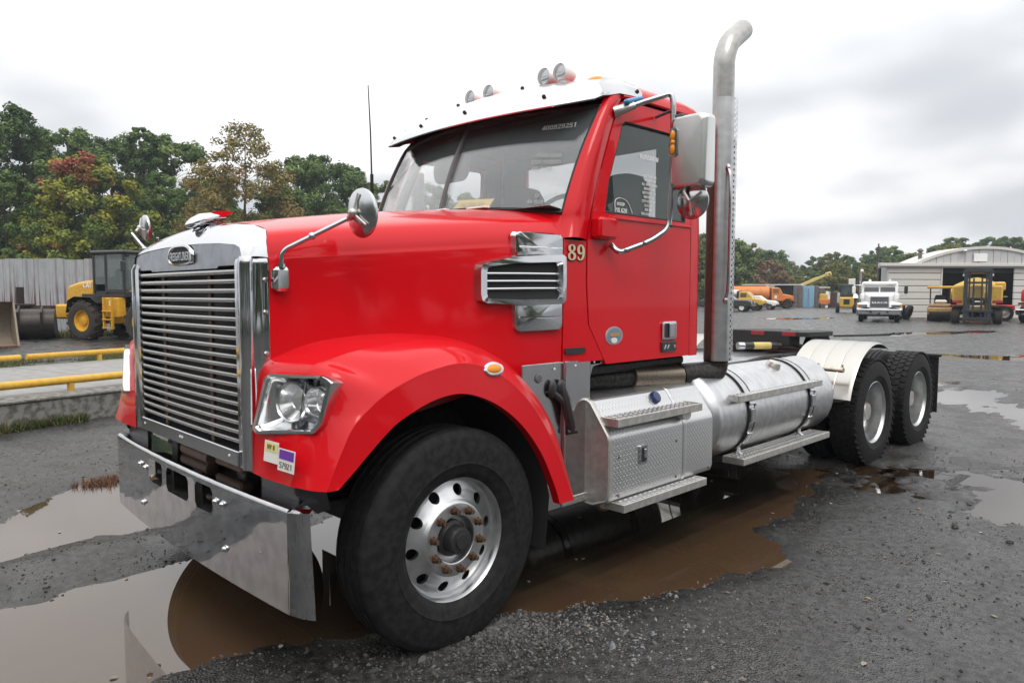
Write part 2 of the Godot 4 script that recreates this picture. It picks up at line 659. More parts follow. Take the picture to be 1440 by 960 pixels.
# ---- bumper
func bumper_x(z: float) -> float:
	return -0.845 + 0.04 * pow(z / 1.09, 2.0)

func truck_bumper(T: Node3D) -> void:
	var s := sh()
	var holes := [[-0.43, -0.21], [-0.145, 0.155], [0.235, 0.435]]
	var hy0 := 0.645
	var hy1 := 0.768
	var zs: Array = [-1.09, -0.95, -0.8, -0.62, 0.6, 0.8, 0.95, 1.09]
	for hh in holes:
		zs.append_array([hh[0], hh[0] + 0.022, hh[1] - 0.022, hh[1]])
	zs.sort()
	var ys := [0.375, 0.5, hy0, hy0 + 0.022, hy1 - 0.022, hy1, 0.786]
	var at := func(z: float, y: float) -> Vector3: return V(bumper_x(z), y, z)
	for i in zs.size() - 1:
		for j in ys.size() - 1:
			var zc: float = (zs[i] + zs[i + 1]) / 2
			var hole: Array = []
			for hh in holes:
				if zc > hh[0] and zc < hh[1]: hole = hh
			var a: Vector3 = at.call(zs[i], ys[j])
			var b: Vector3 = at.call(zs[i + 1], ys[j])
			var c: Vector3 = at.call(zs[i + 1], ys[j + 1])
			var d: Vector3 = at.call(zs[i], ys[j + 1])
			if hole and ys[j] >= hy0 - 0.001 and ys[j + 1] <= hy1 + 0.001:
				var left: bool = zs[i] < hole[0] + 0.01
				var right: bool = zs[i + 1] > hole[1] - 0.01
				var low: bool = ys[j] < hy0 + 0.01
				var high: bool = ys[j + 1] > hy1 - 0.01
				if left and low: s.tri(a, b, d)
				elif right and low: s.tri(a, b, c)
				elif left and high: s.tri(a, c, d)
				elif right and high: s.tri(b, c, d)
			else:
				s.quad(a, b, c, d)
	# rolled top edge and flange
	var rows := []
	for k in 7:
		var ang := PI / 2 * k / 6
		var r := PackedVector3Array()
		for z in zs: r.append(V(bumper_x(z) + 0.018 * (1 - cos(ang)), 0.786 + 0.018 * sin(ang), z))
		rows.append(r)
	var fl := PackedVector3Array()
	for z in zs: fl.append(V(bumper_x(z) + 0.16, 0.802, z))
	rows.append(fl)
	s.loft(rows)
	# swept ends
	for m: float in [-1.0, 1.0]:
		var plan := curve(pv([V(bumper_x(1.09), 0, 1.09), V(-0.79, 0, 1.118), V(-0.772, 0, 1.142), V(-0.745, 0, 1.165)]), 4)
		var lo := PackedVector3Array()
		var hi := PackedVector3Array()
		var lip := PackedVector3Array()
		for p in plan:
			lo.append(V(p.x, 0.375 - 0.10 * (p.z - 1.09), (p.z + 0.5 * (p.z - 1.09)) * m))
			hi.append(V(p.x, 0.792, p.z * m))
			lip.append(V(p.x + 0.022, 0.804, (p.z - 0.014) * m))
		s.loft([lo, hi, lip], false, m < 0)
	var b := obj("bumper", s, M.bumper_chrome, T)
	for p: Vector2 in [Vector2(-0.57, 0.71), Vector2(-0.475, 0.706), Vector2(0.475, 0.715), Vector2(0.545, 0.715), Vector2(-0.53, 0.50), Vector2(0.56, 0.515)]:
		var h := sh()
		h.lathe(V(bumper_x(p.x) + 0.002, p.y, p.x), V(-1, 0, 0), [Vector2(0.02, 0), Vector2(0.02, 0.004), Vector2(0.014, 0.006), Vector2(0.0125, 0.014), Vector2(0.006, 0.019), Vector2(0, 0.02)], 12)
		obj("bolt", h, M.chrome, b)
	var k := sh()
	k.box(V(-0.72, 0.70, 0.0), V(0.03, 0.2, 1.3))
	k.box(V(-0.79, 0.61, 0.0), V(0.06, 0.05, 0.9))
	k.box(V(-0.755, 0.70, -0.18), V(0.09, 0.16, 0.03))
	k.box(V(-0.755, 0.70, 0.2), V(0.09, 0.16, 0.03))
	obj("bumper_bracket", k, M.chassis, T)
	var hk := both("tow_hook", M.chassis, T, func(q: Shape):
		q.tube(bent(pv([V(-0.75, 0.70, 0.30), V(-0.81, 0.70, 0.30), V(-0.81, 0.70, 0.37), V(-0.75, 0.70, 0.37)]), 0.03), 0.013, 8))

# ---- grille
func truck_grille(T: Node3D) -> void:
	var arch := [Vector2(0.705, 1.81), Vector2(0.70, 1.835), Vector2(0.688, 1.860), Vector2(0.64, 1.874), Vector2(0.48, 1.887), Vector2(0.25, 1.895), Vector2(0, 1.898)]
	var s := sh()
	# crown of the surround, from the header's arch back to the hood
	for m in [false, true]:
		s.mz = m
		var rows := []
		for k in 9:
			var t := k / 8.0
			var r := PackedVector3Array()
			for i in 7:
				var a := V(-0.796, arch[i].y, arch[i].x)
				var e := hood_point(i + 4, 0.0)
				var p := a.lerp(e, t)
				var dz := sin(t * PI * 0.5) - t
				p.y = lerpf(a.y, e.y, t) + dz * (e.y - a.y) * 0.75 + 0.006 * sin(PI * t)
				p.x = lerpf(a.x, e.x, t) - 0.010 * sin(PI * t)
				p.z = lerpf(a.z, e.z, t) + dz * 0.04 * (1.0 if i < 4 else 0.0)
				r.append(p)
			rows.append(r)
		s.loft(rows)
		# side pillars: frame flange, rounded corner post, groove and side plate
		var plan := pv([V(-0.782, 0, 0.632), V(-0.797, 0, 0.634), V(-0.799, 0, 0.664), V(-0.803, 0, 0.680), V(-0.810, 0, 0.694), V(-0.812, 0, 0.708), V(-0.806, 0, 0.724), V(-0.794, 0, 0.736), V(-0.780, 0, 0.741), V(-0.768, 0, 0.738), V(-0.760, 0, 0.729), V(-0.750, 0, 0.730), V(-0.735, 0, 0.741), V(-0.715, 0, 0.746), V(HOOD_X0, 0, 0.748)])
		var lo := PackedVector3Array()
		var mid := PackedVector3Array()
		var hi := PackedVector3Array()
		var top := PackedVector3Array()
		for p in plan:
			lo.append(V(p.x + 0.004, 0.895, p.z))
			mid.append(V(p.x, 1.4, p.z))
			hi.append(V(p.x, 1.79, p.z))
			top.append(V(p.x + 0.012, 1.822, p.z - 0.012))
		s.loft([lo, mid, hi, top], false, true)
	s.mz = false
	var g := obj("grille_surround", s, M.chrome, T)
	for m: float in [-1.0, 1.0]:
		for y: float in [1.72, 1.58, 1.40]:
			var b := sh()
			b.lathe(V(-0.712, y, 0.745 * m), V(0, 0, m), [Vector2(0.012, 0), Vector2(0.012, 0.003), Vector2(0.007, 0.009), Vector2(0, 0.01)], 10)
			obj("bolt", b, M.dull_chrome, g)
	# header panel
	var h := sh()
	var poly := PackedVector2Array()
	for i in 7: poly.append(Vector2(arch[i].x, arch[i].y))
	for i in 6: poly.append(Vector2(-arch[5 - i].x, arch[5 - i].y))
	poly.append(Vector2(-0.640, 1.786)); poly.append(Vector2(-0.45, 1.786)); poly.append(Vector2(-0.43, 1.776)); poly.append(Vector2(0.43, 1.776)); poly.append(Vector2(0.45, 1.786)); poly.append(Vector2(0.640, 1.786))
	h.prism(poly, -0.01, 0.0, Transform3D(Basis(V(0, 0, -1), V(0, 1, 0), V(1, 0, 0)), V(-0.79, 0, 0)) * Transform3D(Basis(V(-1, 0, 0), V(0, 1, 0), V(0, 0, -1)), Vector3.ZERO))
	var head := obj("grille_header", h, M.header_steel, T)
	var badge := sh()
	var ring := func(w: float, hh: float, n: int) -> PackedVector2Array:
		var o := PackedVector2Array()
		for i in n:
			var a := TAU * i / n
			var c := cos(a)
			var d := sin(a)
			o.append(Vector2(signf(c) * pow(absf(c), 0.55) * w, signf(d) * pow(absf(d), 0.7) * hh + 0.012 * (1.0 - c * c)))
		return o
	var face := Transform3D(Basis(V(0, 0, 1), V(0, 1, 0), V(-1, 0, 0)), V(-0.792, 1.838, 0.01))
	var rows := []
	for q: Array in [[0.160, 0.052, 0.0], [0.155, 0.049, 0.014], [0.143, 0.041, 0.016], [0.134, 0.035, 0.008]]:
		var r := PackedVector3Array()
		for p in ring.call(q[0], q[1], 40): r.append(face * V(p.x, p.y, q[2]))
		rows.append(r)
	badge.loft(rows, true)
	var em := obj("emblem", badge, M.chrome, T)
	var field := sh()
	var fr := PackedVector3Array()
	for p in ring.call(0.135, 0.036, 40): fr.append(face * V(p.x, p.y, 0.009))
	field.fan(fr)
	obj("emblem_field", field, M.dark_trim, em)
	letters(em, "emblem_lettering", "FREIGHTLINER", 0.032, M.dull_chrome, face * Transform3D(Basis.from_scale(V(0.82, 1.25, 1)), V(0, 0.004, 0.012)), 0.004, "Droid Sans", 700)
	# slats, the uprights they hang on, the frame below and the dark radiator behind
	var grille := Node3D.new()
	grille.name = "grille"
	T.add_child(grille)
	for i in 19:
		var y := 1.757 - i * 0.0418
		var r := sh()
		var path := PackedVector3Array()
		for k in 9:
			var z := -0.628 + 1.256 * k / 8
			path.append(V(-0.782 - 0.010 * (1 - pow(z / 0.63, 2)), y, z))
		var prof := []
		for p in path:
			var ringp := PackedVector3Array()
			for a in 10:
				var an := TAU * a / 10
				ringp.append(p + V(-cos(an) * 0.0095, sin(an) * 0.0108 + cos(an) * 0.003, 0))
			prof.append(ringp)
		r.loft(prof, true)
		obj("slat", r, M.slat_chrome, grille)
	for z: float in [-0.31, 0.30]:
		var u := sh()
		u.box(V(-0.768, 1.365, z), V(0.016, 0.80, 0.035))
		obj("upright", u, M.brown_pipe, grille)
	var rad := sh()
	rad.box(V(-0.70, 1.37, 0), V(0.02, 0.86, 1.26))
	for sz: float in [-0.634, 0.634]: rad.box(V(-0.742, 1.37, sz), V(0.085, 0.82, 0.004))
	rad.box(V(-0.742, 1.785, 0), V(0.085, 0.004, 1.26))
	rad.box(V(-0.742, 0.955, 0), V(0.085, 0.004, 1.26))
	obj("radiator", rad, M.black, grille)
	var fr2 := sh()
	fr2.box(V(-0.792, 0.930, 0), V(0.022, 0.07, 1.264), 0.004)
	var fb := obj("grille_frame", fr2, M.dull_chrome, grille)
	for z: float in [-0.58, -0.05, -0.02, 0.55]:
		var d := sh()
		d.ball(V(-0.804, 0.935, z), V(0.004, 0.007, 0.007), 8, 4)
		obj("rivet", d, M.white_paint, grille)
	# what shows between grille and bumper
	var under := sh()
	under.box(V(-0.60, 0.84, 0), V(0.05, 0.16, 1.2))
	under.cyl(V(-0.70, 0.83, -0.25), V(-0.70, 0.83, 0.1), 0.035, -1, 12)
	under.cyl(V(-0.72, 0.845, -0.05), V(-0.66, 0.845, -0.05), 0.055, -1, 14)
	under.box(V(-0.70, 0.85, 0.35), V(0.06, 0.05, 0.3), 0.01)
	obj("radiator_mount", under, M.brown_pipe, T)
	# ornament: a swept chrome wing with a red fin
	var o := sh()
	o.t = Transform3D(Basis.from_scale(V(0.84, 0.84, 0.84)), V(-0.69, 1.965, 0) * 0.16)
	var body := []
	for k: Array in [[-0.785, 0.0, 0.0, 2.008], [-0.775, 0.022, 0.016, 2.011], [-0.745, 0.042, 0.034, 2.022], [-0.70, 0.050, 0.044, 2.038], [-0.64, 0.044, 0.038, 2.054], [-0.59, 0.026, 0.022, 2.066], [-0.56, 0.0, 0.0, 2.072]]:
		var r := PackedVector3Array()
		for a in 14:
			var an := TAU * a / 14
			r.append(V(k[0], k[3] + sin(an) * k[2], cos(an) * k[1]))
		body.append(r)
	o.loft(body, true, true)
	for m: float in [-1.0, 1.0]:
		for lv in 3:
			o.box(V(-0.66 + 0.02 * lv, 2.022 + 0.016 * lv, 0.042 * m), V(0.17 - 0.02 * lv, 0.006, 0.03), 0.002, Basis(V(0, 0, 1), 0.14))
	var base := []
	for k: Array in [[1.955, 0.075, 0.03], [1.985, 0.055, 0.022], [2.02, 0.06, 0.02]]:
		var r := PackedVector3Array()
		for a in 14:
			var an := TAU * a / 14
			r.append(V(-0.68 + cos(an) * k[1], k[0], -sin(an) * k[2]))
		base.append(r)
	o.loft(base, true)
	var orn := obj("hood_ornament", o, M.chrome, T)
	var fin := sh()
	fin.t = o.t
	fin.prism(PackedVector2Array([Vector2(-0.66, 2.075), Vector2(-0.57, 2.060), Vector2(-0.49, 2.105), Vector2(-0.53, 2.110), Vector2(-0.60, 2.105)]), -0.005, 0.005)
	obj("ornament_fin", fin, M.red_paint, orn)

# ---- hood
func truck_hood(T: Node3D) -> void:
	var s := sh()
	for m in [false, true]:
		s.mz = m
		var rows := []
		for k in 15:
			var r := PackedVector3Array()
			for i in 11: r.append(hood_point(i, k / 14.0))
			rows.append(smooth_hood(r))
		s.loft(rows)
		# the edge that closes on the cowl
		var last: PackedVector3Array = rows[-1]
		var inn := PackedVector3Array()
		for p in last: inn.append(p + V(0, -0.03 if p.z < 0.93 else 0.0, -0.03 if p.z >= 0.93 else 0.0))
		s.loft([last, inn])
	var h := obj("hood", s, M.red_paint, T)
	# side air intakes
	for m in [false, true]:
		var fr := sh(m)
		var zf := func(x: float) -> float: return hood_z(x)
		var block := func(q: Shape, pts: PackedVector2Array, d0: float, d1: float, shrink: float):
			var c := Vector2.ZERO
			for p in pts: c += p
			c /= pts.size()
			var out := PackedVector3Array()
			var inn := PackedVector3Array()
			var bas := PackedVector3Array()
			for p in pts:
				bas.append(V(p.x, p.y, zf.call(p.x) + d0))
				var w := p.move_toward(c, shrink * 0.35)
				out.append(V(w.x, w.y, zf.call(p.x) + d1 * 0.75))
				w = p.move_toward(c, shrink)
				inn.append(V(w.x, w.y, zf.call(p.x) + d1))
			q.loft([bas, out, inn], true)
			q.fan(inn)
		var chamfer := func(x0: float, x1: float, y0: float, y1: float, r: float) -> PackedVector2Array:
			return rounded_rect(x1 - x0, y1 - y0, r, 4, Vector2((x0 + x1) / 2, (y0 + y1) / 2))
		block.call(fr, chamfer.call(0.575, 0.915, 1.826, 2.0, 0.03), -0.01, 0.032, 0.02)
		block.call(fr, chamfer.call(0.575, 0.915, 1.455, 1.643, 0.04), -0.01, 0.030, 0.02)
		# middle frame: an outer ring round the louvre opening
		var outer := PackedVector2Array([Vector2(0.345, 1.625), Vector2(0.335, 1.66), Vector2(0.335, 1.78), Vector2(0.345, 1.815), Vector2(0.375, 1.832), Vector2(0.57, 1.872), Vector2(0.90, 1.895), Vector2(0.925, 1.88), Vector2(0.928, 1.75), Vector2(0.925, 1.62), Vector2(0.90, 1.60), Vector2(0.62, 1.592), Vector2(0.375, 1.608)])
		var inner := PackedVector2Array([Vector2(0.405, 1.648), Vector2(0.400, 1.665), Vector2(0.400, 1.775), Vector2(0.405, 1.792), Vector2(0.42, 1.797), Vector2(0.57, 1.815), Vector2(0.865, 1.828), Vector2(0.875, 1.82), Vector2(0.877, 1.75), Vector2(0.875, 1.652), Vector2(0.865, 1.645), Vector2(0.62, 1.643), Vector2(0.42, 1.645)])
		var ra := PackedVector3Array()
		var rb := PackedVector3Array()
		var rc := PackedVector3Array()
		var rd := PackedVector3Array()
		for i in outer.size():
			var p := outer[i]
			var q := inner[i]
			ra.append(V(p.x, p.y, zf.call(p.x) - 0.01))
			rb.append(V(lerpf(p.x, q.x, 0.2), lerpf(p.y, q.y, 0.2), zf.call(p.x) + 0.045))
			rc.append(V(lerpf(p.x, q.x, 0.8), lerpf(p.y, q.y, 0.8), zf.call(p.x) + 0.048))
			rd.append(V(q.x, q.y, zf.call(p.x) + 0.012))
		fr.loft([ra, rb, rc, rd], true, true)
		var vent := obj("air_intake", fr, M.chrome, T)
		var dark := sh(m)
		dark.prism(inner, 0.0, 0.004, Transform3D(Basis(V(1, 0, 0.158), V(0, 1, 0), V(0, 0, 1)), V(0, 0, zf.call(0.40) - 0.06)))
		obj("intake_opening", dark, M.black, vent)
		for k in 3:
			var y := 1.69 + 0.040 * k
			var b := sh(m)
			b.tube(pv([V(0.385, y - 0.002, zf.call(0.4) + 0.018), V(0.64, y + 0.002, zf.call(0.64) + 0.022), V(0.89, y + 0.004, zf.call(0.89) + 0.018)]), 0.0085, 8)
			obj("louvre", b, M.chrome, vent)
		var step := sh(m)
		step.prism(PackedVector2Array([Vector2(0.58, 1.885), Vector2(0.58, 1.868), Vector2(0.80, 1.886), Vector2(0.71, 1.893)]), 0.0, 0.012, Transform3D(Basis(V(1, 0, 0.158), V(0, 1, 0), V(0, 0, 1)), V(0, 0, zf.call(0.6) + 0.03 - 0.158 * 0.6)))
		step.box(V(0.75, 1.535, zf.call(0.75) + 0.028), V(0.30, 0.012, 0.02), 0.004, Basis(V(0, 1, 0), -0.155))
		step.box(V(0.75, 1.915, zf.call(0.75) + 0.03), V(0.30, 0.010, 0.016), 0.004, Basis(V(0, 1, 0), -0.155))
		obj("intake_trim", step, M.chrome, vent)
	# headlights sit in the fender; see truck_fenders

func smooth_hood(r: PackedVector3Array) -> PackedVector3Array:
	var side := curve(r.slice(0, 4), 2)
	var top := curve(r.slice(4, 11), 3)
	side.append_array(top)
	return side

# ---- fenders with headlights
func fender_rows() -> Array:
	return [
		pv([V(-0.775, 0.885, 0.66), V(-0.785, 0.885, 0.85), V(-0.770, 0.885, 1.06), V(-0.742, 0.885, 1.17), V(-0.71, 0.886, 1.235), V(-0.667, 0.889, 1.25)]),
		pv([V(-0.768, 1.03, 0.68), V(-0.773, 1.03, 0.85), V(-0.738, 1.03, 1.05), V(-0.695, 1.03, 1.155), V(-0.650, 1.02, 1.24), V(-0.600, 0.942, 1.25)]),
		pv([V(-0.755, 1.18, 0.70), V(-0.755, 1.18, 0.85), V(-0.708, 1.18, 1.04), V(-0.650, 1.17, 1.15), V(-0.585, 1.131, 1.24), V(-0.520, 1.012, 1.25)]),
		pv([V(-0.732, 1.335, 0.71), V(-0.732, 1.345, 0.85), V(-0.675, 1.352, 1.06), V(-0.602, 1.325, 1.155), V(-0.485, 1.213, 1.235), V(-0.430, 1.086, 1.25)]),
		pv([V(-0.655, 1.392, 0.755), V(-0.62, 1.395, 0.88), V(-0.572, 1.392, 1.055), V(-0.475, 1.335, 1.14), V(-0.375, 1.270, 1.235), V(-0.340, 1.14, 1.25)]),
		pv([V(-0.45, 1.452, 0.785), V(-0.42, 1.442, 0.90), V(-0.38, 1.425, 1.04), V(-0.30, 1.385, 1.14), V(-0.20, 1.325, 1.235), V(-0.17, 1.200, 1.25)]),
		pv([V(-0.1, 1.475, 0.83), V(-0.08, 1.465, 0.92), V(-0.04, 1.448, 1.04), V(0.0, 1.415, 1.14), V(0.02, 1.345, 1.235), V(0.0, 1.208, 1.25)]),
		pv([V(0.25, 1.425, 0.88), V(0.255, 1.418, 0.95), V(0.26, 1.392, 1.05), V(0.255, 1.345, 1.15), V(0.245, 1.266, 1.235), V(0.19, 1.14, 1.25)]),
		pv([V(0.55, 1.285, 0.92), V(0.545, 1.275, 0.98), V(0.525, 1.24, 1.06), V(0.49, 1.185, 1.16), V(0.442, 1.107, 1.24), V(0.36, 1.02, 1.25)]),
		pv([V(0.74, 1.06, 0.95), V(0.735, 1.05, 1.01), V(0.71, 1.02, 1.09), V(0.665, 0.96, 1.18), V(0.602, 0.886, 1.243), V(0.50, 0.86, 1.25)]),
		pv([V(0.83, 0.77, 0.97), V(0.825, 0.76, 1.03), V(0.805, 0.735, 1.11), V(0.77, 0.70, 1.19), V(0.717, 0.659, 1.245), V(0.60, 0.68, 1.25)]),
		pv([V(0.875, 0.59, 0.98), V(0.865, 0.585, 1.04), V(0.845, 0.575, 1.12), V(0.81, 0.565, 1.2), V(0.764, 0.560, 1.245), V(0.648, 0.565, 1.25)]),
	]

func truck_fenders(T: Node3D) -> void:
	var coarse := []
	for r: PackedVector3Array in fender_rows():
		# hold the shoulder and the flare edge tight with extra points beside them
		coarse.append(pv([r[0], r[1], r[2].lerp(r[1], 0.09), r[2], r[2].lerp(r[3], 0.09), r[3], r[4].lerp(r[3], 0.16), r[4], r[4].lerp(r[5], 0.09), r[5]]))
	var rows := smooth_rows(coarse, 3, 8)
	var hc := headlight_corners()
	var mid := Vector3.ZERO
	for p in hc: mid += p / 8.0
	var hu := (hc[1] - hc[0]).normalized()
	var hn := (hc[5] - hc[0]).cross(hc[2] - hc[0]).normalized()
	var hw := hn.cross(hu)
	var cut := PackedVector2Array()
	for p in hc: cut.append(Vector2((p - mid).dot(hu), (p - mid).dot(hw)) * 0.93)
	for m in [false, true]:
		var s := sh(m)
		for i in rows.size() - 1:
			var r0: PackedVector3Array = rows[i]
			var r1: PackedVector3Array = rows[i + 1]
			for j in r0.size() - 1:
				var c := (r0[j] + r1[j + 1]) * 0.5 - mid
				if absf(c.dot(hn)) < 0.15 and Geometry2D.is_point_in_polygon(Vector2(c.dot(hu), c.dot(hw)), cut): continue
				s.quad(r0[j], r0[j + 1], r1[j + 1], r1[j])
		# rolled lip along the wheel opening
		var l0 := PackedVector3Array()
		var l1 := PackedVector3Array()
		var l2 := PackedVector3Array()
		for r in rows:
			var p: Vector3 = r[-1]
			l0.append(p)
			l1.append(p + V(0, -0.004, -0.012))
			l2.append(p + V(0, -0.002, -0.05))
		s.loft([l0, l1, l2])
		# bottom of the nose, turned under
		var b0: PackedVector3Array = rows[0]
		var b1 := PackedVector3Array()
		for p in b0: b1.append(p + V(0.05, 0.004, -0.03))
		s.loft([b1, b0])
		var f := obj("fender", s, M.red_paint, T)
		var aside := V(-0.025, 0, -0.09) if m else Vector3.ZERO   # the far fender sits a little wider
		f.position = aside
		headlight(T, m)
		# side marker
		var mk := sh(m)
		var at := V(0.185, 1.306, 1.229)
		var out := V(0.0, 0.33, 0.94).normalized()
		var bs := Basis(V(1, 0, 0), out.cross(V(1, 0, 0)), out)
		var ov := []
		for q: Array in [[0.066, 0.036, -0.01], [0.064, 0.034, 0.008], [0.050, 0.025, 0.012]]:
			var r := PackedVector3Array()
			for i in 20: r.append(at + bs * V(cos(TAU * i / 20) * q[0], sin(TAU * i / 20) * q[1], q[2]))
			ov.append(r)
		mk.loft(ov, true)
		mk.fan(ov[-1])
		var bez := obj("side_marker", mk, M.chrome, f)
		var am := sh(m)
		var av := []
		for k in 4:
			var r := PackedVector3Array()
			var sc := cos(k / 3.0 * 1.3)
			for i in 18: r.append(at + bs * V(cos(TAU * i / 18) * 0.048 * sc, sin(TAU * i / 18) * 0.023 * sc, 0.011 + 0.01 * sin(k / 3.0 * 1.3)))
			av.append(r)
		am.loft(av, true)
		am.fan(av[-1])
		obj("marker_lens", am, M.amber, f)
		# splash apron under the nose and flap behind the wheel
		var ap := sh(m)
		ap.prism(PackedVector2Array([Vector2(-0.74, 0.90), Vector2(-0.60, 0.90), Vector2(-0.57, 0.74), Vector2(-0.63, 0.735), Vector2(-0.72, 0.83)]), 1.0, 1.02)
		ap.box(V(-0.70, 0.84, 0.84), V(0.02, 0.14, 0.34))
		obj("splash_apron", ap, M.black_plastic, T).position = aside
		var fl := sh(m)
		fl.loft([pv([V(0.62, 0.30, 0.80), V(0.60, 0.62, 0.80), V(0.52, 0.95, 0.80), V(0.40, 1.12, 0.80), V(0.0, 1.24, 0.80), V(-0.4, 1.16, 0.80), V(-0.62, 0.9, 0.80)]),
			pv([V(0.62, 0.30, 1.17), V(0.63, 0.60, 1.19), V(0.55, 0.86, 1.20), V(0.38, 1.09, 1.20), V(0.0, 1.235, 1.20), V(-0.36, 1.15, 1.20), V(-0.60, 0.97, 1.20)])])
		fl.loft([pv([V(0.62, 0.40, 0.62), V(0.60, 0.62, 0.62), V(0.52, 0.95, 0.62), V(0.40, 1.12, 0.62), V(0.0, 1.24, 0.62), V(-0.4, 1.16, 0.62), V(-0.62, 0.9, 0.62)]),
			pv([V(0.62, 0.40, 0.81), V(0.60, 0.62, 0.81), V(0.52, 0.95, 0.81), V(0.40, 1.12, 0.81), V(0.0, 1.24, 0.81), V(-0.4, 1.16, 0.81), V(-0.62, 0.9, 0.81)])])
		obj("wheel_well", fl, M.soft_black, T)
		if not m:
			stickers(T)

func headlight_corners() -> Array[Vector3]:
	# eight corner points (two at each rounded corner) of the lamp face on the swept front of the fender
	return [V(-0.742, 1.325, 0.868), V(-0.662, 1.334, 1.140), V(-0.640, 1.305, 1.188), V(-0.668, 1.140, 1.155), V(-0.686, 1.098, 1.118), V(-0.783, 1.068, 0.818), V(-0.787, 1.090, 0.785), V(-0.757, 1.302, 0.840)]

func headlight(T: Node3D, m: bool) -> void:
	# corner points of the lamp face, lying on the swept front of the fender
	var c := headlight_corners()
	var ring := PackedVector3Array()
	for i in 8:
		ring.append(c[i])
	var fine := PackedVector3Array()
	for i in 8:
		var k := (i + 1) % 8
		for q in 5:
			var t := q / 5.0
			if i % 2 == 1:   # a rounded corner: bulge towards where the two long sides would meet
				fine.append(ring[i].cubic_interpolate(ring[k], ring[(i + 7) % 8].lerp(ring[i], 0.82), ring[(k + 1) % 8].lerp(ring[k], 0.82), t))
			else:
				fine.append(ring[i].lerp(ring[k], t))
	var mid := Vector3.ZERO
	for p in ring: mid += p
	mid /= 8.0
	var n := (c[5] - c[0]).cross(c[2] - c[0]).normalized()
	if n.x > 0: n = -n
	var rows := []
	for q: Array in [[1.0, -0.06], [1.01, 0.008], [0.99, 0.018], [0.90, 0.020], [0.87, 0.012], [0.84, -0.012], [0.62, -0.055], [0.3, -0.065]]:
		var r := PackedVector3Array()
		for p in fine: r.append(mid + (p - mid) * q[0] + n * q[1])
		rows.append(r)
	var s := sh(m)
	s.loft(rows.slice(0, 5), true, true)
	var h := obj("headlight", s, M.bezel_chrome, T)
	if m: h.position = V(-0.025, 0, -0.09)
	s = sh(m)
	s.loft(rows.slice(4), true, true)
	s.fan(rows[-1], true)
	obj("lamp_housing", s, M.bezel_chrome, h)
	var u := (c[1] - c[0]).normalized()
	var w := n.cross(u)
	if w.y < 0: w = -w
	for k in 2:
		var p: Vector3 = [mid - u * 0.02 + w * 0.008, mid + u * 0.118 + w * 0.014][k]
		var r0: float = [0.082, 0.058][k]
		var r := sh(m)
		r.lathe(p - n * 0.08, n, [Vector2(r0 + 0.014, 0), Vector2(r0 + 0.006, 0.07), Vector2(r0, 0.078), Vector2(r0 - 0.006, 0.07)], 28)
		obj("lamp_ring", r, M.dull_chrome, h)
		var bowl := sh(m)
		bowl.lathe(p - n * 0.10, n, [Vector2(0.0, 0.02), Vector2(0.03, 0.024), Vector2(0.05, 0.04), Vector2(r0 - 0.006, 0.085)], 24)
		obj("lamp_bowl", bowl, M.bezel_chrome, h)
		var l := sh(m)
		l.lathe(p - n * 0.03, n, [Vector2(r0 - 0.002, 0.02), Vector2(0.05, 0.034), Vector2(0.028, 0.041), Vector2(0, 0.044)], 24)
		obj("lens", l, M.lens, h)
	var f := sh(m)
	var a := mid + u * 0.056 + w * 0.095
	var b := mid + u * 0.028 - w * 0.09
	f.tube(pv([a - n * 0.01, b - n * 0.01]), 0.006, 8)
	f.quad(a - n * 0.01, b - n * 0.01, b - n * 0.06, a - n * 0.06)
	obj("lamp_divider", f, M.chrome, h)

func stickers(T: Node3D) -> void:
	var rows := fender_rows()
	# pale inspection sticker and purple registration sticker on the nose below the lamp
	var o := V(-0.7965, 0.968, 0.885)
	var ux := V(0.10, -0.02, 1.0).normalized()
	var uy := V(0.10, 1.0, 0.0).normalized()
	var put := func(n: String, x: float, y: float, w: float, h: float, lift: float, mt: Material):
		var s := sh()
		var nn := ux.cross(uy)
		if nn.x > 0: nn = -nn
		var a: Vector3 = o + ux * x + uy * y + nn * lift
		s.quad(a, a + ux * w, a + ux * w + uy * h, a + uy * h)
		obj(n, s, mt, T)
	put.call("inspection_sticker", 0.0, 0.0, 0.105, 0.088, 0.004, M.paper)
	put.call("inspection_print", 0.008, 0.045, 0.090, 0.037, 0.006, M.pale_yellow)
	put.call("registration_sticker", 0.112, -0.018, 0.118, 0.090, 0.008, M.paper)
	put.call("registration_print", 0.120, 0.030, 0.102, 0.037, 0.010, M.purple)
	var nn := ux.cross(uy)
	if nn.x > 0: nn = -nn
	var fc := Basis(ux, uy, nn)
	letters(T, "sticker_lettering", "NY 8", 0.020, M.dark_trim, Transform3D(fc, o + ux * 0.053 + uy * 0.064 + nn * 0.008), 0.001)
	letters(T, "sticker_lettering", "57921", 0.024, M.black_ink, Transform3D(fc, o + ux * 0.171 + uy * 0.006 + nn * 0.011), 0.001)

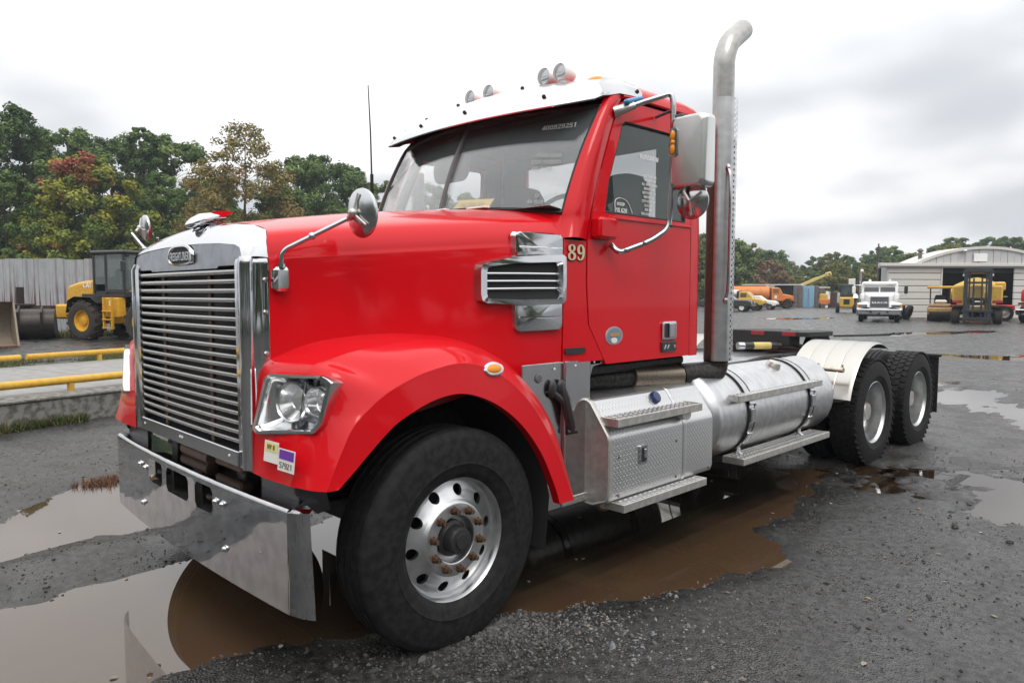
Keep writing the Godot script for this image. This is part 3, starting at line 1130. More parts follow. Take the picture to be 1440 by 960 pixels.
# ---- cab shell
func side_panel(s: Shape, poly: PackedVector2Array, lift := 0.0, thick := 0.03) -> void:
	# a panel of the cab's side: flat below the belt line, leaning in above it
	if Geometry2D.is_polygon_clockwise(poly):
		poly = poly.duplicate()
		poly.reverse()
	var f := func(p: Vector2, d: float) -> Vector3:
		var z := cab_z(p.y) - 0.03 * smoothstep(1.14, 0.92, p.x) * smoothstep(2.4, 2.0, p.y)
		return V(p.x, p.y, z + lift - d)
	var idx := Geometry2D.triangulate_polygon(poly)
	for i in range(0, idx.size(), 3):
		var a := poly[idx[i]]
		var b := poly[idx[i + 1]]
		var c := poly[idx[i + 2]]
		if (b - a).cross(c - a) < 0:
			var q := b; b = c; c = q
		s.tri(f.call(a, 0.0), f.call(b, 0.0), f.call(c, 0.0))
		s.tri(f.call(a, thick), f.call(c, thick), f.call(b, thick))
	for i in poly.size():
		var k := (i + 1) % poly.size()
		# a small round-over on each edge
		s.quad(f.call(poly[i], thick), f.call(poly[k], thick), f.call(poly[k], 0.0), f.call(poly[i], 0.0))

func P2(a: Array) -> PackedVector2Array:
	var o := PackedVector2Array()
	for i in range(0, a.size(), 2): o.append(Vector2(a[i], a[i + 1]))
	return o

func windscreen(z: float, k: float) -> Vector3:
	var f := clampf(absf(z), 0, 1.0)
	var zz := z * lerpf(0.955, 0.975, k)
	var p := pow(f, 2.0)
	var b := V(0.86 + 0.12 * p, 2.195 - 0.07 * p, zz)
	var t := V(1.125 + 0.17 * p, 2.80 - 0.02 * p, zz)
	return b.lerp(t, k) + V(-0.02, 0.012, 0) * sin(PI * k)

func truck_cab(T: Node3D) -> void:
	# everything red that is not door: cowl sides, pillars, rear corners, back wall, roof
	var cab := Node3D.new()
	cab.name = "cab"
	T.add_child(cab)
	for m in [false, true]:
		var s := sh(m)
		# side of the cowl with its top seam, and the strip above it
		side_panel(s, P2([0.932, 1.27, 1.105, 1.27, 1.262, 1.27, 1.262, 1.285, 1.115, 1.49, 1.096, 1.72, 1.096, 1.968, 0.932, 1.972]))
		obj("cowl_side", s, M.red_paint, cab)
		# pillar between windscreen and door
		var w := pv([V(0.932, 1.98, 1.012), V(0.945, 2.03, 0.985), V(0.962, 2.09, 0.962), windscreen(1.0, 0.04) + V(-0.012, 0, 0.014), windscreen(1.0, 0.25) + V(-0.012, 0, 0.012), windscreen(1.0, 0.5) + V(-0.012, 0, 0.012), windscreen(1.0, 0.75) + V(-0.012, 0, 0.012), windscreen(1.0, 0.98) + V(-0.012, 0, 0.010), V(1.36, 2.875, 0.958)])
		var d := pv([V(1.096, 1.976, cab_z(1.98)), V(1.104, 2.03, cab_z(2.03)), V(1.118, 2.09, cab_z(2.09)), V(1.135, 2.15, cab_z(2.15)), V(1.193, 2.31, cab_z(2.31)), V(1.262, 2.47, cab_z(2.47)), V(1.335, 2.63, cab_z(2.63)), V(1.405, 2.775, cab_z(2.775)), V(1.468, 2.862, cab_z(2.862))])
		var rows := []
		for i in w.size():
			var q := pv([])
			for k in 7:
				var t := k / 6.0
				var p := w[i].lerp(d[i], t)
				var g := sin(PI * t)
				p += V(-0.6, 0.1, 0.75) * 0.045 * g * clampf((w[i] - d[i]).length() / 0.16, 0.3, 1.0)
				q.append(p)
			rows.append(q)
		s = sh(m)
		s.loft(smooth_rows(rows, 1, 3), false, false)
		obj("windscreen_pillar", s, M.red_paint, cab)
		# rear corner with its return onto the back wall
		s = sh(m)
		var prof := [Vector2(2.205, 0.0), Vector2(2.29, -0.002), Vector2(2.322, -0.010), Vector2(2.345, -0.028), Vector2(2.358, -0.055), Vector2(2.362, -0.14)]
		var rr := []
		for y: float in [1.24, 1.6, 2.1, 2.5, 2.87]:
			var q := pv([])
			for p: Vector2 in prof: q.append(V(p.x + 0.02 * smoothstep(2.1, 2.9, y), y, cab_z(y) + p.y))
			rr.append(q)
		s.loft(rr, false, false)
		obj("rear_corner", s, M.red_paint, cab)
		# the dark body behind the door gaps
		s = sh(m)
		side_panel(s, P2([1.08, 1.30, 1.27, 1.26, 2.22, 1.25, 2.22, 2.12, 1.11, 2.12, 1.08, 1.98]), -0.018, 0.02)
		side_panel(s, P2([1.11, 2.11, 1.43, 2.81, 1.46, 2.86, 2.22, 2.86, 2.22, 2.11, 2.16, 2.11, 2.16, 2.73, 1.462, 2.73, 1.19, 2.11]), -0.018, 0.02)
		obj("door_gap", s, M.gap, cab)
		# door
		s = sh(m)
		side_panel(s, P2([1.283, 1.245, 1.122, 1.485, 1.104, 1.72, 1.104, 1.965, 1.113, 2.02, 1.150, 2.142, 2.195, 2.142, 2.195, 1.245]), 0.004, 0.03)
		var door := obj("door", s, M.red_paint, cab)
		s = sh(m)
		side_panel(s, P2([1.150, 2.142, 1.205, 2.31, 1.343, 2.63, 1.420, 2.785, 1.448, 2.822, 1.49, 2.838, 2.16, 2.848, 2.195, 2.82, 2.195, 2.142, 2.125, 2.142, 2.125, 2.69, 2.105, 2.715, 1.485, 2.712, 1.458, 2.695, 1.305, 2.335, 1.262, 2.142]), 0.004, 0.03)
		obj("window_frame", s, M.red_paint, door)
		# belt moulding and lower crease
		s = sh(m)
		s.box(V(1.74, 2.118, 1.046), V(0.90, 0.018, 0.014), 0.005)
		obj("belt_moulding", s, M.red_paint, door)
		# window rubber and pane
		s = sh(m)
		var wpts := P2([1.262, 2.146, 1.305, 2.335, 1.458, 2.695, 1.485, 2.712, 2.105, 2.715, 2.125, 2.69, 2.125, 2.146])
		var wp := pv([])
		for p in wpts: wp.append(V(p.x, p.y, cab_z(p.y) - 0.006))
		wp.append(wp[0])
		s.tube(wp, 0.011, 6, false)
		obj("window_rubber", s, M.black, door)
		s = sh(m)
		var idx := Geometry2D.triangulate_polygon(wpts)
		for i in range(0, idx.size(), 3):
			var q := []
			for k in 3: q.append(V(wpts[idx[i + k]].x, wpts[idx[i + k]].y, cab_z(wpts[idx[i + k]].y) - 0.012))
			s.tri(q[0], q[1], q[2])
		obj("window_pane", s, M.glass, door)
		s = sh(m)
		s.box(V(1.235, 2.40, 1.03), V(0.018, 0.60, 0.016), 0.004, Basis(V(0, 0, 1), -0.41) * Basis(V(1, 0, 0), -0.05))
		# handle: a chrome frame with a dark paddle, key plate below
		s = sh(m)
		var hz := 1.048
		var o1 := rounded_rect(0.165, 0.118, 0.016, 3, Vector2(1.94, 1.425))
		var o2 := rounded_rect(0.130, 0.094, 0.012, 3, Vector2(1.94, 1.425))
		var r0 := pv([]); var r1 := pv([]); var r2 := pv([]); var r3 := pv([])
		for i in o1.size():
			r0.append(V(o1[i].x, o1[i].y, hz - 0.006))
			r1.append(V(o1[i].x, o1[i].y, hz + 0.008))
			r2.append(V(o2[i].x, o2[i].y, hz + 0.010))
			r3.append(V(o2[i].x, o2[i].y, hz - 0.002))
		s.loft([r0, r1, r2, r3], true)
		var handle := obj("handle", s, M.chrome, door)
		s = sh(m)
		s.box(V(1.94, 1.425, hz - 0.001), V(0.13, 0.094, 0.006))
		obj("handle_recess", s, M.black_plastic, handle)
		s = sh(m)
		s.box(V(1.965, 1.425, hz + 0.009), V(0.066, 0.092, 0.012), 0.005)
		obj("paddle", s, M.dull_chrome, handle)
		s = sh(m)
		s.box(V(1.94, 1.318, hz + 0.002), V(0.175, 0.072, 0.016), 0.007)
		obj("lock_plate", s, M.black_plastic, door)
		s = sh(m)
		s.lathe(V(1.995, 1.318, hz + 0.008), V(0, 0, 1), [Vector2(0.012, 0), Vector2(0.012, 0.006), Vector2(0, 0.007)], 12)
		for x: float in [1.89, 1.925]: s.box(V(x, 1.317, hz + 0.011), V(0.012, 0.034, 0.004), 0.001, Basis(V(0, 0, 1), -0.6))
		obj("lock", s, M.dull_chrome, door)
		if not m:
			var oval := func(n: String, cx: float, cy: float, rx: float, ry: float, z: float, mm: Material, par: Node) -> MeshInstance3D:
				var q := sh()
				var r0_ := pv([]); var r1_ := pv([])
				for i in 32:
					r0_.append(V(cx + cos(TAU * i / 32) * rx, cy + sin(TAU * i / 32) * ry, hz + z - 0.003))
					r1_.append(V(cx + cos(TAU * i / 32) * rx * 0.98, cy + sin(TAU * i / 32) * ry * 0.98, hz + z))
				q.loft([r0_, r1_], true)
				q.fan(r1_)
				return obj(n, q, mm, par)
			var bd: MeshInstance3D = oval.call("door_badge", 1.357, 1.412, 0.085, 0.056, 0.0, mat("badge_silver", lin(0.34, 0.35, 0.38), 0.45, 0.3), door)
			oval.call("badge_field", 1.357, 1.412, 0.072, 0.047, 0.002, mat("badge_blue", lin(0.16, 0.22, 0.30), 0.5), bd)
			s = sh()
			s.box(V(1.357, 1.418, hz + 0.004), V(0.10, 0.020, 0.002))
			obj("badge_band", s, mat("badge_ochre", lin(0.42, 0.24, 0.08), 0.5), bd)
			oval.call("badge_seal", 1.352, 1.384, 0.030, 0.017, 0.005, M.paper, bd)
			s = sh()
			s.prism(rounded_rect(0.16, 0.034, 0.016, 4, Vector2(1.015, 1.338)), 0.0, 0.008, Transform3D(Basis(V(1, 0, 0.12), V(0, 1, 0), V(0, 0, 1)), V(0, 0, 1.027 - 0.12 * 1.02)))
			obj("cowl_badge", s, M.black_plastic, cab)
			# fleet number in gilt figures with a dark edge
			var nf := Transform3D(Basis(V(0, 1, 0), -0.16), V(1.017, 1.898, 1.030))
			letters(cab, "fleet_number_edge", "89", 0.092, M.black_ink, nf * Transform3D(Basis.from_scale(V(0.92, 1, 1)), V(0.004, -0.004, 0.000)), 0.002, "Droid Serif", 700)
			letters(cab, "fleet_number", "89", 0.090, M.gold, nf * Transform3D(Basis.from_scale(V(0.92, 1, 1)), V(0, 0, 0.003)), 0.004, "Droid Serif", 700)
	# roof and the head above the doors
	var s := sh()
	var sec := [Vector2(1.006, 2.862), Vector2(1.012, 2.878), Vector2(1.002, 2.905), Vector2(0.985, 2.940), Vector2(0.94, 2.972), Vector2(0.82, 3.000), Vector2(0.5, 3.030), Vector2(0, 3.042)]
	for m in [false, true]:
		s.mz = m
		var rows := []
		for q: Array in [[1.40, -0.05], [1.46, -0.020], [1.56, 0.0], [1.9, 0.004], [2.2, 0.0], [2.30, -0.012], [2.36, -0.05], [2.385, -0.11], [2.388, -0.2]]:
			var r := pv([])
			for p: Vector2 in sec:
				var d: float = q[1] * smoothstep(2.86, 3.0, p.y)
				var x: float = q[0] if q[0] > 1.5 else q[0] + 0.06 * pow(p.x, 2.0)
				r.append(V(x, p.y + d, p.x))
			rows.append(r)
		s.loft(rows)
	obj("roof", s, M.red_paint, cab)
	s = sh()
	for m in [false, true]:
		s.mz = m
		s.tube(pv([V(1.46, 2.857, 1.012), V(1.6, 2.868, 1.014), V(2.3, 2.872, 1.014)]), 0.011, 8)
	obj("drip_rail", s, M.red_paint, cab)
	# back wall round its window
	s = sh()
	s.box(V(2.35, 1.68, 0), V(0.03, 0.90, 1.95))
	s.box(V(2.35, 2.80, 0), V(0.03, 0.16, 1.90))
	for z: float in [-0.81, 0.81]: s.box(V(2.35, 2.425, z), V(0.03, 0.59, 0.28))
	obj("back_wall", s, M.red_paint, cab)
	s = sh()
	s.box(V(2.355, 2.425, 0), V(0.006, 0.59, 1.34))
	obj("rear_window", s, M.glass, cab)
	# scuttle between the hood's rear edge and the windscreen, meeting the pillars at its ends
	s = sh()
	for m in [false, true]:
		s.mz = m
		var e0 := pv([]); var e1 := pv([]); var e2 := pv([])
		for i in 13:
			var f := i / 12.0
			var w := windscreen(f, 0.0)
			# the hood's section at the same share of its width
			var hp := Vector3.ZERO
			for j in range(4, 10):
				var p0 := hood_point(j + 1, 1.0)
				var p1 := hood_point(j, 1.0)
				var zz := f * 0.985
				if zz >= p0.z and zz <= p1.z: hp = p0.lerp(p1, (zz - p0.z) / maxf(p1.z - p0.z, 0.001))
			e0.append(V(hp.x - 0.02, hp.y - 0.012, f * 0.985))
			e2.append(w + V(0.0, -0.006, 0.0))
			e1.append((e0[-1] + e2[-1]) * 0.5 + V(0, -0.012, 0))
		s.loft([e2, e1, e0])
		var lastp := pv([e0[-1], e1[-1], e2[-1]])
		s.loft([lastp, pv([V(0.932, 1.98, 1.012), V(0.945, 2.03, 0.985), V(0.962, 2.09, 0.966)])])
		s.loft([lastp, pv([V(0.91, 1.93, 0.97), V(0.96, 1.93, 0.97), V(1.0, 1.93, 0.96)])])
	s.mz = false
	obj("scuttle", s, M.red_paint, cab)
	s = sh()
	for z: float in [-0.42, 0.02, 0.40]:
		s.box(windscreen(z, 0.0) + V(-0.035, 0.004, 0), V(0.05, 0.012, 0.17), 0.004)
	obj("wiper_cover", s, M.white_paint, cab)
	# stainless skirt below the cowl, with its rubber hood latch
	for m in [false, true]:
		s = sh(m)
		s.box(V(0.76, 0.86, 1.016), V(0.335, 0.84, 0.012), 0.003)
		s.box(V(1.045, 0.87, 1.022), V(0.225, 0.82, 0.012), 0.003)
		s.cyl(V(0.927, 0.47, 1.03), V(0.927, 1.27, 1.03), 0.012, -1, 10)
		s.box(V(1.21, 1.262, 1.026), V(0.11, 0.03, 0.006), 0.002)
		s.prism(P2([1.157, 1.278, 1.262, 1.278, 1.245, 1.245, 1.185, 1.238, 1.172, 1.225, 1.157, 1.18]), 1.017, 1.029)
		var sk := obj("skirt_panel", s, M.stainless, T)
		for p: Vector2 in [Vector2(0.84, 1.245), Vector2(1.02, 1.252), Vector2(1.19, 1.262)]:
			var r := sh(m)
			r.ball(V(p.x, p.y, 1.03), V(0.008, 0.008, 0.004), 8, 4)
			obj("rivet", r, M.white_paint, sk)
		s = sh(m)
		s.box(V(1.03, 0.468, 1.02), V(0.24, 0.05, 0.03), 0.004)
		obj("skirt_foot", s, M.tread_plate, T)
	s = sh()
	s.ball(V(0.815, 1.135, 1.04), V(0.030, 0.052, 0.02), 12, 8)
	s.tube(pv([V(0.80, 1.13, 1.035), V(0.885, 1.06, 1.055), V(0.90, 1.03, 1.055)]), 0.02, 8)
	s.tube(pv([V(0.885, 1.15, 1.04), V(0.90, 1.07, 1.058), V(0.945, 0.93, 1.058), V(0.965, 0.875, 1.055)]), [0.022, 0.03, 0.028, 0.022], 8)
	s.ball(V(0.885, 1.14, 1.042), V(0.035, 0.045, 0.02), 12, 8)
	s.cyl(V(0.93, 0.88, 1.045), V(0.99, 0.885, 1.065), 0.02, -1, 8)
	obj("hood_latch", s, M.black_plastic, T)
	s = sh()
	s.lathe(V(0.715, 1.20, 1.024), V(0, 0, 1), [Vector2(0.026, 0), Vector2(0.022, 0.008), Vector2(0, 0.01)], 12)
	obj("hood_stop", s, M.grey_trim, T)

# ---- windscreen, glass, writing on it
func truck_glass(T: Node3D) -> void:
	for m in [false, true]:
		var s := sh(m)
		var rows := []
		for k in 9:
			var r := pv([])
			for i in 13: r.append(windscreen(i / 12.0, k / 8.0))
			rows.append(r)
		s.loft(rows, false, true)
		var pane := obj("windscreen_pane", s, M.dusty_glass, T)
		for k in 2:
			s = sh(m)
			var inner := []
			for r: PackedVector3Array in rows:
				var q := pv([])
				for p in r: q.append(p + V(0.006, -0.003, 0) * (k + 1))
				inner.append(q)
			s.loft(inner, false, true)
			obj("inner_ply", s, M.clear_glass, pane)
	var s := sh()
	var loop := pv([])
	for i in 25: loop.append(windscreen(-1.0 + i / 12.0, 0.0))
	for k in 8: loop.append(windscreen(1.0, (k + 1) / 8.0))
	for i in 24: loop.append(windscreen(1.0 - (i + 1) / 12.0, 1.0))
	for k in 8: loop.append(windscreen(-1.0, 1.0 - (k + 1) / 8.0))
	s.tube(loop, 0.013, 8, false)
	obj("windscreen_seal", s, M.black, T)
	s = sh()
	var d := pv([])
	for k in 9: d.append(windscreen(0, k / 8.0) + V(-0.006, 0.003, 0))
	var rows := []
	for q: Vector2 in [Vector2(-0.019, 0.004), Vector2(-0.013, -0.008), Vector2(0.013, -0.008), Vector2(0.019, 0.004)]:
		var r := pv([])
		for p in d: r.append(p + V(q.y, -q.y * 0.4, q.x))
		rows.append(r)
	s.loft(rows)
	obj("windscreen_divider", s, M.grey_trim, T)
	# hand lettering: the frame of the glass at a point
	var frame := func(z: float, k: float) -> Transform3D:
		var p := windscreen(z, k)
		var du := (windscreen(z + 0.05, k) - windscreen(z - 0.05, k)).normalized()
		var dv := (windscreen(z, k + 0.05) - windscreen(z, k - 0.05)).normalized()
		var n := du.cross(dv).normalized()
		return Transform3D(Basis(du, n.cross(du), n), p + n * 0.004)
	var w := func(str_: String, z: float, k: float, cap: float, mt: Material, tilt := 0.0):
		var f: Transform3D = frame.call(z, k)
		letters(T, "windscreen_writing", str_, cap, mt, f * Transform3D(Basis(V(0, 0, 1), tilt), Vector3.ZERO), 0.0006, "Droid Sans", 700 if cap > 0.03 else 400)
	w.call("400929251", 0.79, 0.80, 0.034, M.faint_ink, 0.05)
	w.call("YEAR-2010", 0.80, 0.50, 0.026, M.faint_ink)
	w.call("COT-1220SD", 0.795, 0.44, 0.026, M.faint_ink)
	w.call("MR-76280", 0.78, 0.38, 0.022, M.faint_ink)
	w.call("12", 0.80, 0.13, 0.022, M.faint_ink)
	w.call("AR-1028", 0.80, 0.075, 0.022, M.faint_ink)
	var far_lines := ["ALL LIGHT-OK", "1-POWER-CUT", "ALL NEW LIGHTS", "BRAKE-NEW", "BATTERIES-OK", "WIPERS-OK", "CITY HORN-OK", "ELEC-OK", "AIR-OK", "BIG LIGHT-OK", "BRAKE-NEW", "AIR-OK"]
	for i in far_lines.size():
		w.call(far_lines[i], -0.84 + 0.004 * i, 0.80 - 0.042 * i, 0.018, M.faint_ink)
	var side := ["ALL LIGHT-OK", "1-POWER-CUT", "ALL NEW LIGHTS", "BRAKE-NEW", "BATTERIES-OK", "WIPERS-OK", "CITY HORN-OK", "ELEC-OK", "AIR-OK", "BIG LIGHT-OK"]
	var sd := func(str_: String, x: float, y: float, cap: float):
		letters(T, "window_writing", str_, cap, M.white_ink, Transform3D(Basis(V(1, 0, 0), -0.05), V(x, y, cab_z(y) - 0.006)), 0.0006, "Droid Sans", 700)
	sd.call("RUNSNEW", 1.74, 2.525, 0.030)
	for i in side.size():
		sd.call(side[i], 1.745 - 0.004 * i, 2.408 - 0.0265 * i, 0.0150)
	sd.call("HOOP", 1.43, 2.208, 0.020)
	sd.call("18,620", 1.435, 2.170, 0.026)
	var br := sh()
	br.tube(curve(pv([V(1.375, 2.15, cab_z(2.15) - 0.006), V(1.375, 2.225, cab_z(2.22) - 0.006), V(1.43, 2.245, cab_z(2.24) - 0.006), V(1.50, 2.225, cab_z(2.22) - 0.006), V(1.545, 2.16, cab_z(2.16) - 0.006)]), 4), 0.0022, 5)
	obj("window_scrawl", br, M.white_ink, T)

# ---- inside the cab
func truck_interior(T: Node3D) -> void:
	var s := sh()
	s.loft([pv([V(0.90, 2.165, -0.93), V(0.90, 2.165, 0.93)]), pv([V(1.12, 2.13, -0.95), V(1.12, 2.13, 0.95)]), pv([V(1.24, 2.08, -0.96), V(1.24, 2.08, 0.96)]), pv([V(1.30, 1.95, -0.96), V(1.30, 1.95, 0.96)]), pv([V(1.28, 1.5, -0.96), V(1.28, 1.5, 0.96)])])
	obj("dashboard", s, M.grey_trim, T)
	s = sh()
	s.box(V(1.7, 1.36, 0), V(1.3, 0.04, 1.94))
	for z: float in [-0.985, 0.985]: s.box(V(1.68, 1.72, z), V(1.1, 0.78, 0.02))
	s.box(V(2.325, 1.72, 0), V(0.02, 0.84, 1.9))
	s.box(V(2.325, 2.80, 0), V(0.02, 0.17, 1.86))
	for z: float in [-0.80, 0.80]: s.box(V(2.325, 2.425, z), V(0.02, 0.62, 0.26))
	for z: float in [-0.985, 0.985]:
		s.box(V(2.24, 2.42, z), V(0.16, 0.66, 0.02), 0.0, Basis(V(1, 0, 0), -0.04 * signf(z)))
		s.box(V(1.80, 2.79, z * 0.985), V(0.9, 0.10, 0.02))
	obj("cab_lining", s, M.dark_trim, T)
	s = sh()
	s.box(V(1.86, 2.835, 0), V(0.96, 0.02, 1.9))
	s.box(V(1.34, 2.80, 0), V(0.16, 0.03, 1.86), 0.0, Basis(V(0, 0, 1), 0.35))
	obj("headliner", s, M.dark_trim, T)
	for z: float in [-0.52, 0.50]:
		s = sh()
		s.box(V(1.80, 1.76, z), V(0.52, 0.14, 0.50), 0.05, Basis(V(0, 0, 1), 0.06))
		var back := []
		for q: Array in [[1.80, 0.22, 2.02], [2.0, 0.25, 2.06], [2.25, 0.25, 2.11], [2.42, 0.23, 2.14], [2.50, 0.16, 2.15], [2.525, 0.08, 2.155]]:
			var r := pv([])
			for i in 16:
				var a := TAU * i / 16
				r.append(V(q[2] + signf(sin(a)) * pow(absf(sin(a)), 0.7) * 0.065, q[0], z + signf(cos(a)) * pow(absf(cos(a)), 0.7) * q[1]))
			back.append(r)
		s.loft(back, true)
		s.fan(back[-1])
		obj("seat", s, M.dark_trim, T)
	s = sh()
	var axis := V(-0.62, 0.0, 0).normalized()
	var ring := pv([])
	var bs := Basis(V(0, 0, 1), -0.62)
	for i in 33:
		var a := TAU * i / 32
		ring.append(V(1.42, 2.14, 0.48) + bs * V(0, sin(a) * 0.225, cos(a) * 0.225))
	s.tube(ring, 0.016, 8, false)
	for k in 3:
		var a := TAU * k / 3 + 0.5
		s.tube(pv([V(1.42, 2.14, 0.48) + bs * V(-0.04, 0, 0), V(1.42, 2.14, 0.48) + bs * V(0, sin(a) * 0.22, cos(a) * 0.22)]), 0.012, 6)
	s.cyl(V(1.42, 2.14, 0.48) + bs * V(-0.03, 0, 0), V(1.18, 1.98, 0.48), 0.03)
	obj("steering_wheel", s, M.black, T)
	s = sh()
	s.quad(V(0.955, 2.195, -0.03), V(0.955, 2.180, 0.33), V(1.000, 2.262, 0.365), V(1.000, 2.282, 0.025))
	var note := obj("dash_note", s, M.note_yellow, T)
	letters(note, "dash_note_lettering", "16-09-10", 0.042, M.tan_paint, Transform3D(Basis(V(0, -0.045, 1).normalized(), V(0.46, 0.887, 0.04).normalized(), V(-0.887, 0.46, 0.02).normalized()), V(0.972, 2.232, 0.175)), 0.001)
	# a rounded mirror-like sun shade hanging behind the far pane
	s = sh()
	var sv := pv([])
	for p in rounded_rect(0.42, 0.20, 0.09, 5): sv.append(V(1.32, 2.58 + p.y, -0.45 + p.x))
	s.fan(sv)
	obj("sun_blind", s, M.grey_trim, T)

# ---- roof: visor, lamps
func truck_roof(T: Node3D) -> void:
	var n := 28
	var lip := pv([]); var mid := pv([]); var mid2 := pv([]); var top := pv([]); var back := pv([])
	for i in n + 1:
		var z := -1.0 + 2.0 * i / n
		var f := absf(z)
		var e := smoothstep(0.86, 1.0, f)
		lip.append(V(0.94 + 0.13 * f * f + 0.16 * e, 2.760 + 0.05 * e, z * 0.985))
		mid.append(V(1.005 + 0.14 * f * f + 0.16 * e, 2.845 - 0.015 * f * f + 0.015 * e, z * 1.005))
		mid2.append(V(1.14 + 0.14 * f * f + 0.14 * e, 2.952 - 0.04 * f * f - 0.02 * e, z * 1.0))
		top.append(V(1.33 + 0.17 * f * f + 0.10 * e, 3.034 - 0.055 * f * f - 0.03 * e, z * 0.985))
		back.append(V(1.39 + 0.17 * f * f + 0.10 * e, 3.036 - 0.055 * f * f - 0.03 * e, z * 0.98))
	var rows := []
	for j in lip.size():
		rows.append(curve(pv([lip[j], mid[j], mid2[j], top[j], back[j]]), 4))
	var s := sh()
	s.loft(rows)
	var under := []
	for r: PackedVector3Array in rows:
		var u := pv([])
		for k in r.size(): u.append(r[k] + V(0.006, -0.006, 0))
		under.append(u)
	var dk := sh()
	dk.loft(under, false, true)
	var le := pv([]); var lu := pv([])
	for j in rows.size():
		le.append(rows[j][0])
		lu.append(under[j][0])
	s.loft([lu, le])
	# end plates that wrap on to the cab's side
	for m in [false, true]:
		s.mz = m
		s.loft([pv([V(1.30, 2.835, 1.000), V(1.42, 2.868, 1.018), V(1.52, 2.874, 1.022), V(1.625, 2.878, 1.022), V(1.648, 2.895, 1.018)]), pv([V(1.25, 2.90, 0.992), V(1.42, 2.915, 1.008), V(1.52, 2.918, 1.010), V(1.635, 2.920, 1.010), V(1.662, 2.920, 1.008)]), pv([V(1.30, 2.945, 0.985), V(1.42, 2.962, 0.982), V(1.52, 2.965, 0.980), V(1.63, 2.962, 0.978), V(1.655, 2.945, 0.985)]), pv([V(1.42, 2.985, 0.93), V(1.48, 2.99, 0.925), V(1.55, 2.992, 0.92), V(1.63, 2.990, 0.92), V(1.65, 2.988, 0.92)])])
	s.mz = false
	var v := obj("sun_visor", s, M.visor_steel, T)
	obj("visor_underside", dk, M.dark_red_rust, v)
	for p: Vector2 in [Vector2(-0.82, 0.25), Vector2(-0.62, 0.62), Vector2(-0.42, 0.28), Vector2(-0.18, 0.62), Vector2(0.12, 0.28), Vector2(0.36, 0.65), Vector2(0.72, 0.3)]:
		var j := int((p.x + 1.0) / 2.0 * n)
		var r: PackedVector3Array = rows[j]
		var b := sh()
		b.ball(r[int(p.y * 16)] + V(-0.004, 0.003, 0), V(0.012, 0.012, 0.014), 10, 6)
		obj("bolt", b, M.dark_trim, v)
	for m in [false, true]:
		var b := sh(m)
		b.ball(V(1.605, 2.915, 1.014), V(0.014, 0.014, 0.008), 10, 6)
		obj("bolt", b, M.dark_trim, v)
	# four round lamps in white pods
	for z: float in [-0.37, -0.17, 0.375, 0.515]:
		var at := V(1.44, 3.112, z)
		var p := sh()
		var small := Transform3D(Basis.from_scale(Vector3.ONE * 0.84), (at + V(0, -0.05, 0)) * 0.16)
		p.t = small
		p.lathe(at, V(1, -0.03, 0), [Vector2(0.064, -0.01), Vector2(0.068, 0.0), Vector2(0.068, 0.045), Vector2(0.060, 0.10), Vector2(0.040, 0.145), Vector2(0.0, 0.165)], 24)
		p.box(at + V(0.05, -0.065, 0), V(0.09, 0.05, 0.06), 0.01)
		var pod := obj("roof_lamp", p, M.white_paint, T)
		var q := sh()
		q.t = small
		q.lathe(at + V(0.012, 0, 0), V(-1, 0, 0), [Vector2(0.0, 0.0), Vector2(0.062, 0.0)], 24)
		q.box(at + V(0.004, -0.012, 0), V(0.012, 0.022, 0.08), 0.004)
		obj("lamp_reflector", q, M.dull_chrome, pod)
		q = sh()
		q.t = small
		q.lathe(at, V(-1, 0, 0), [Vector2(0.063, 0.004), Vector2(0.045, 0.016), Vector2(0.02, 0.021), Vector2(0, 0.022)], 24)
		obj("lens", q, M.lens, pod)
	for z: float in [-0.72, 0.72]:
		var a := sh()
		a.ball(V(1.55, 3.005, z), V(0.055, 0.05, 0.085), 18, 8, 0.0, 1.0)
		obj("roof_marker", a, M.amber, T)

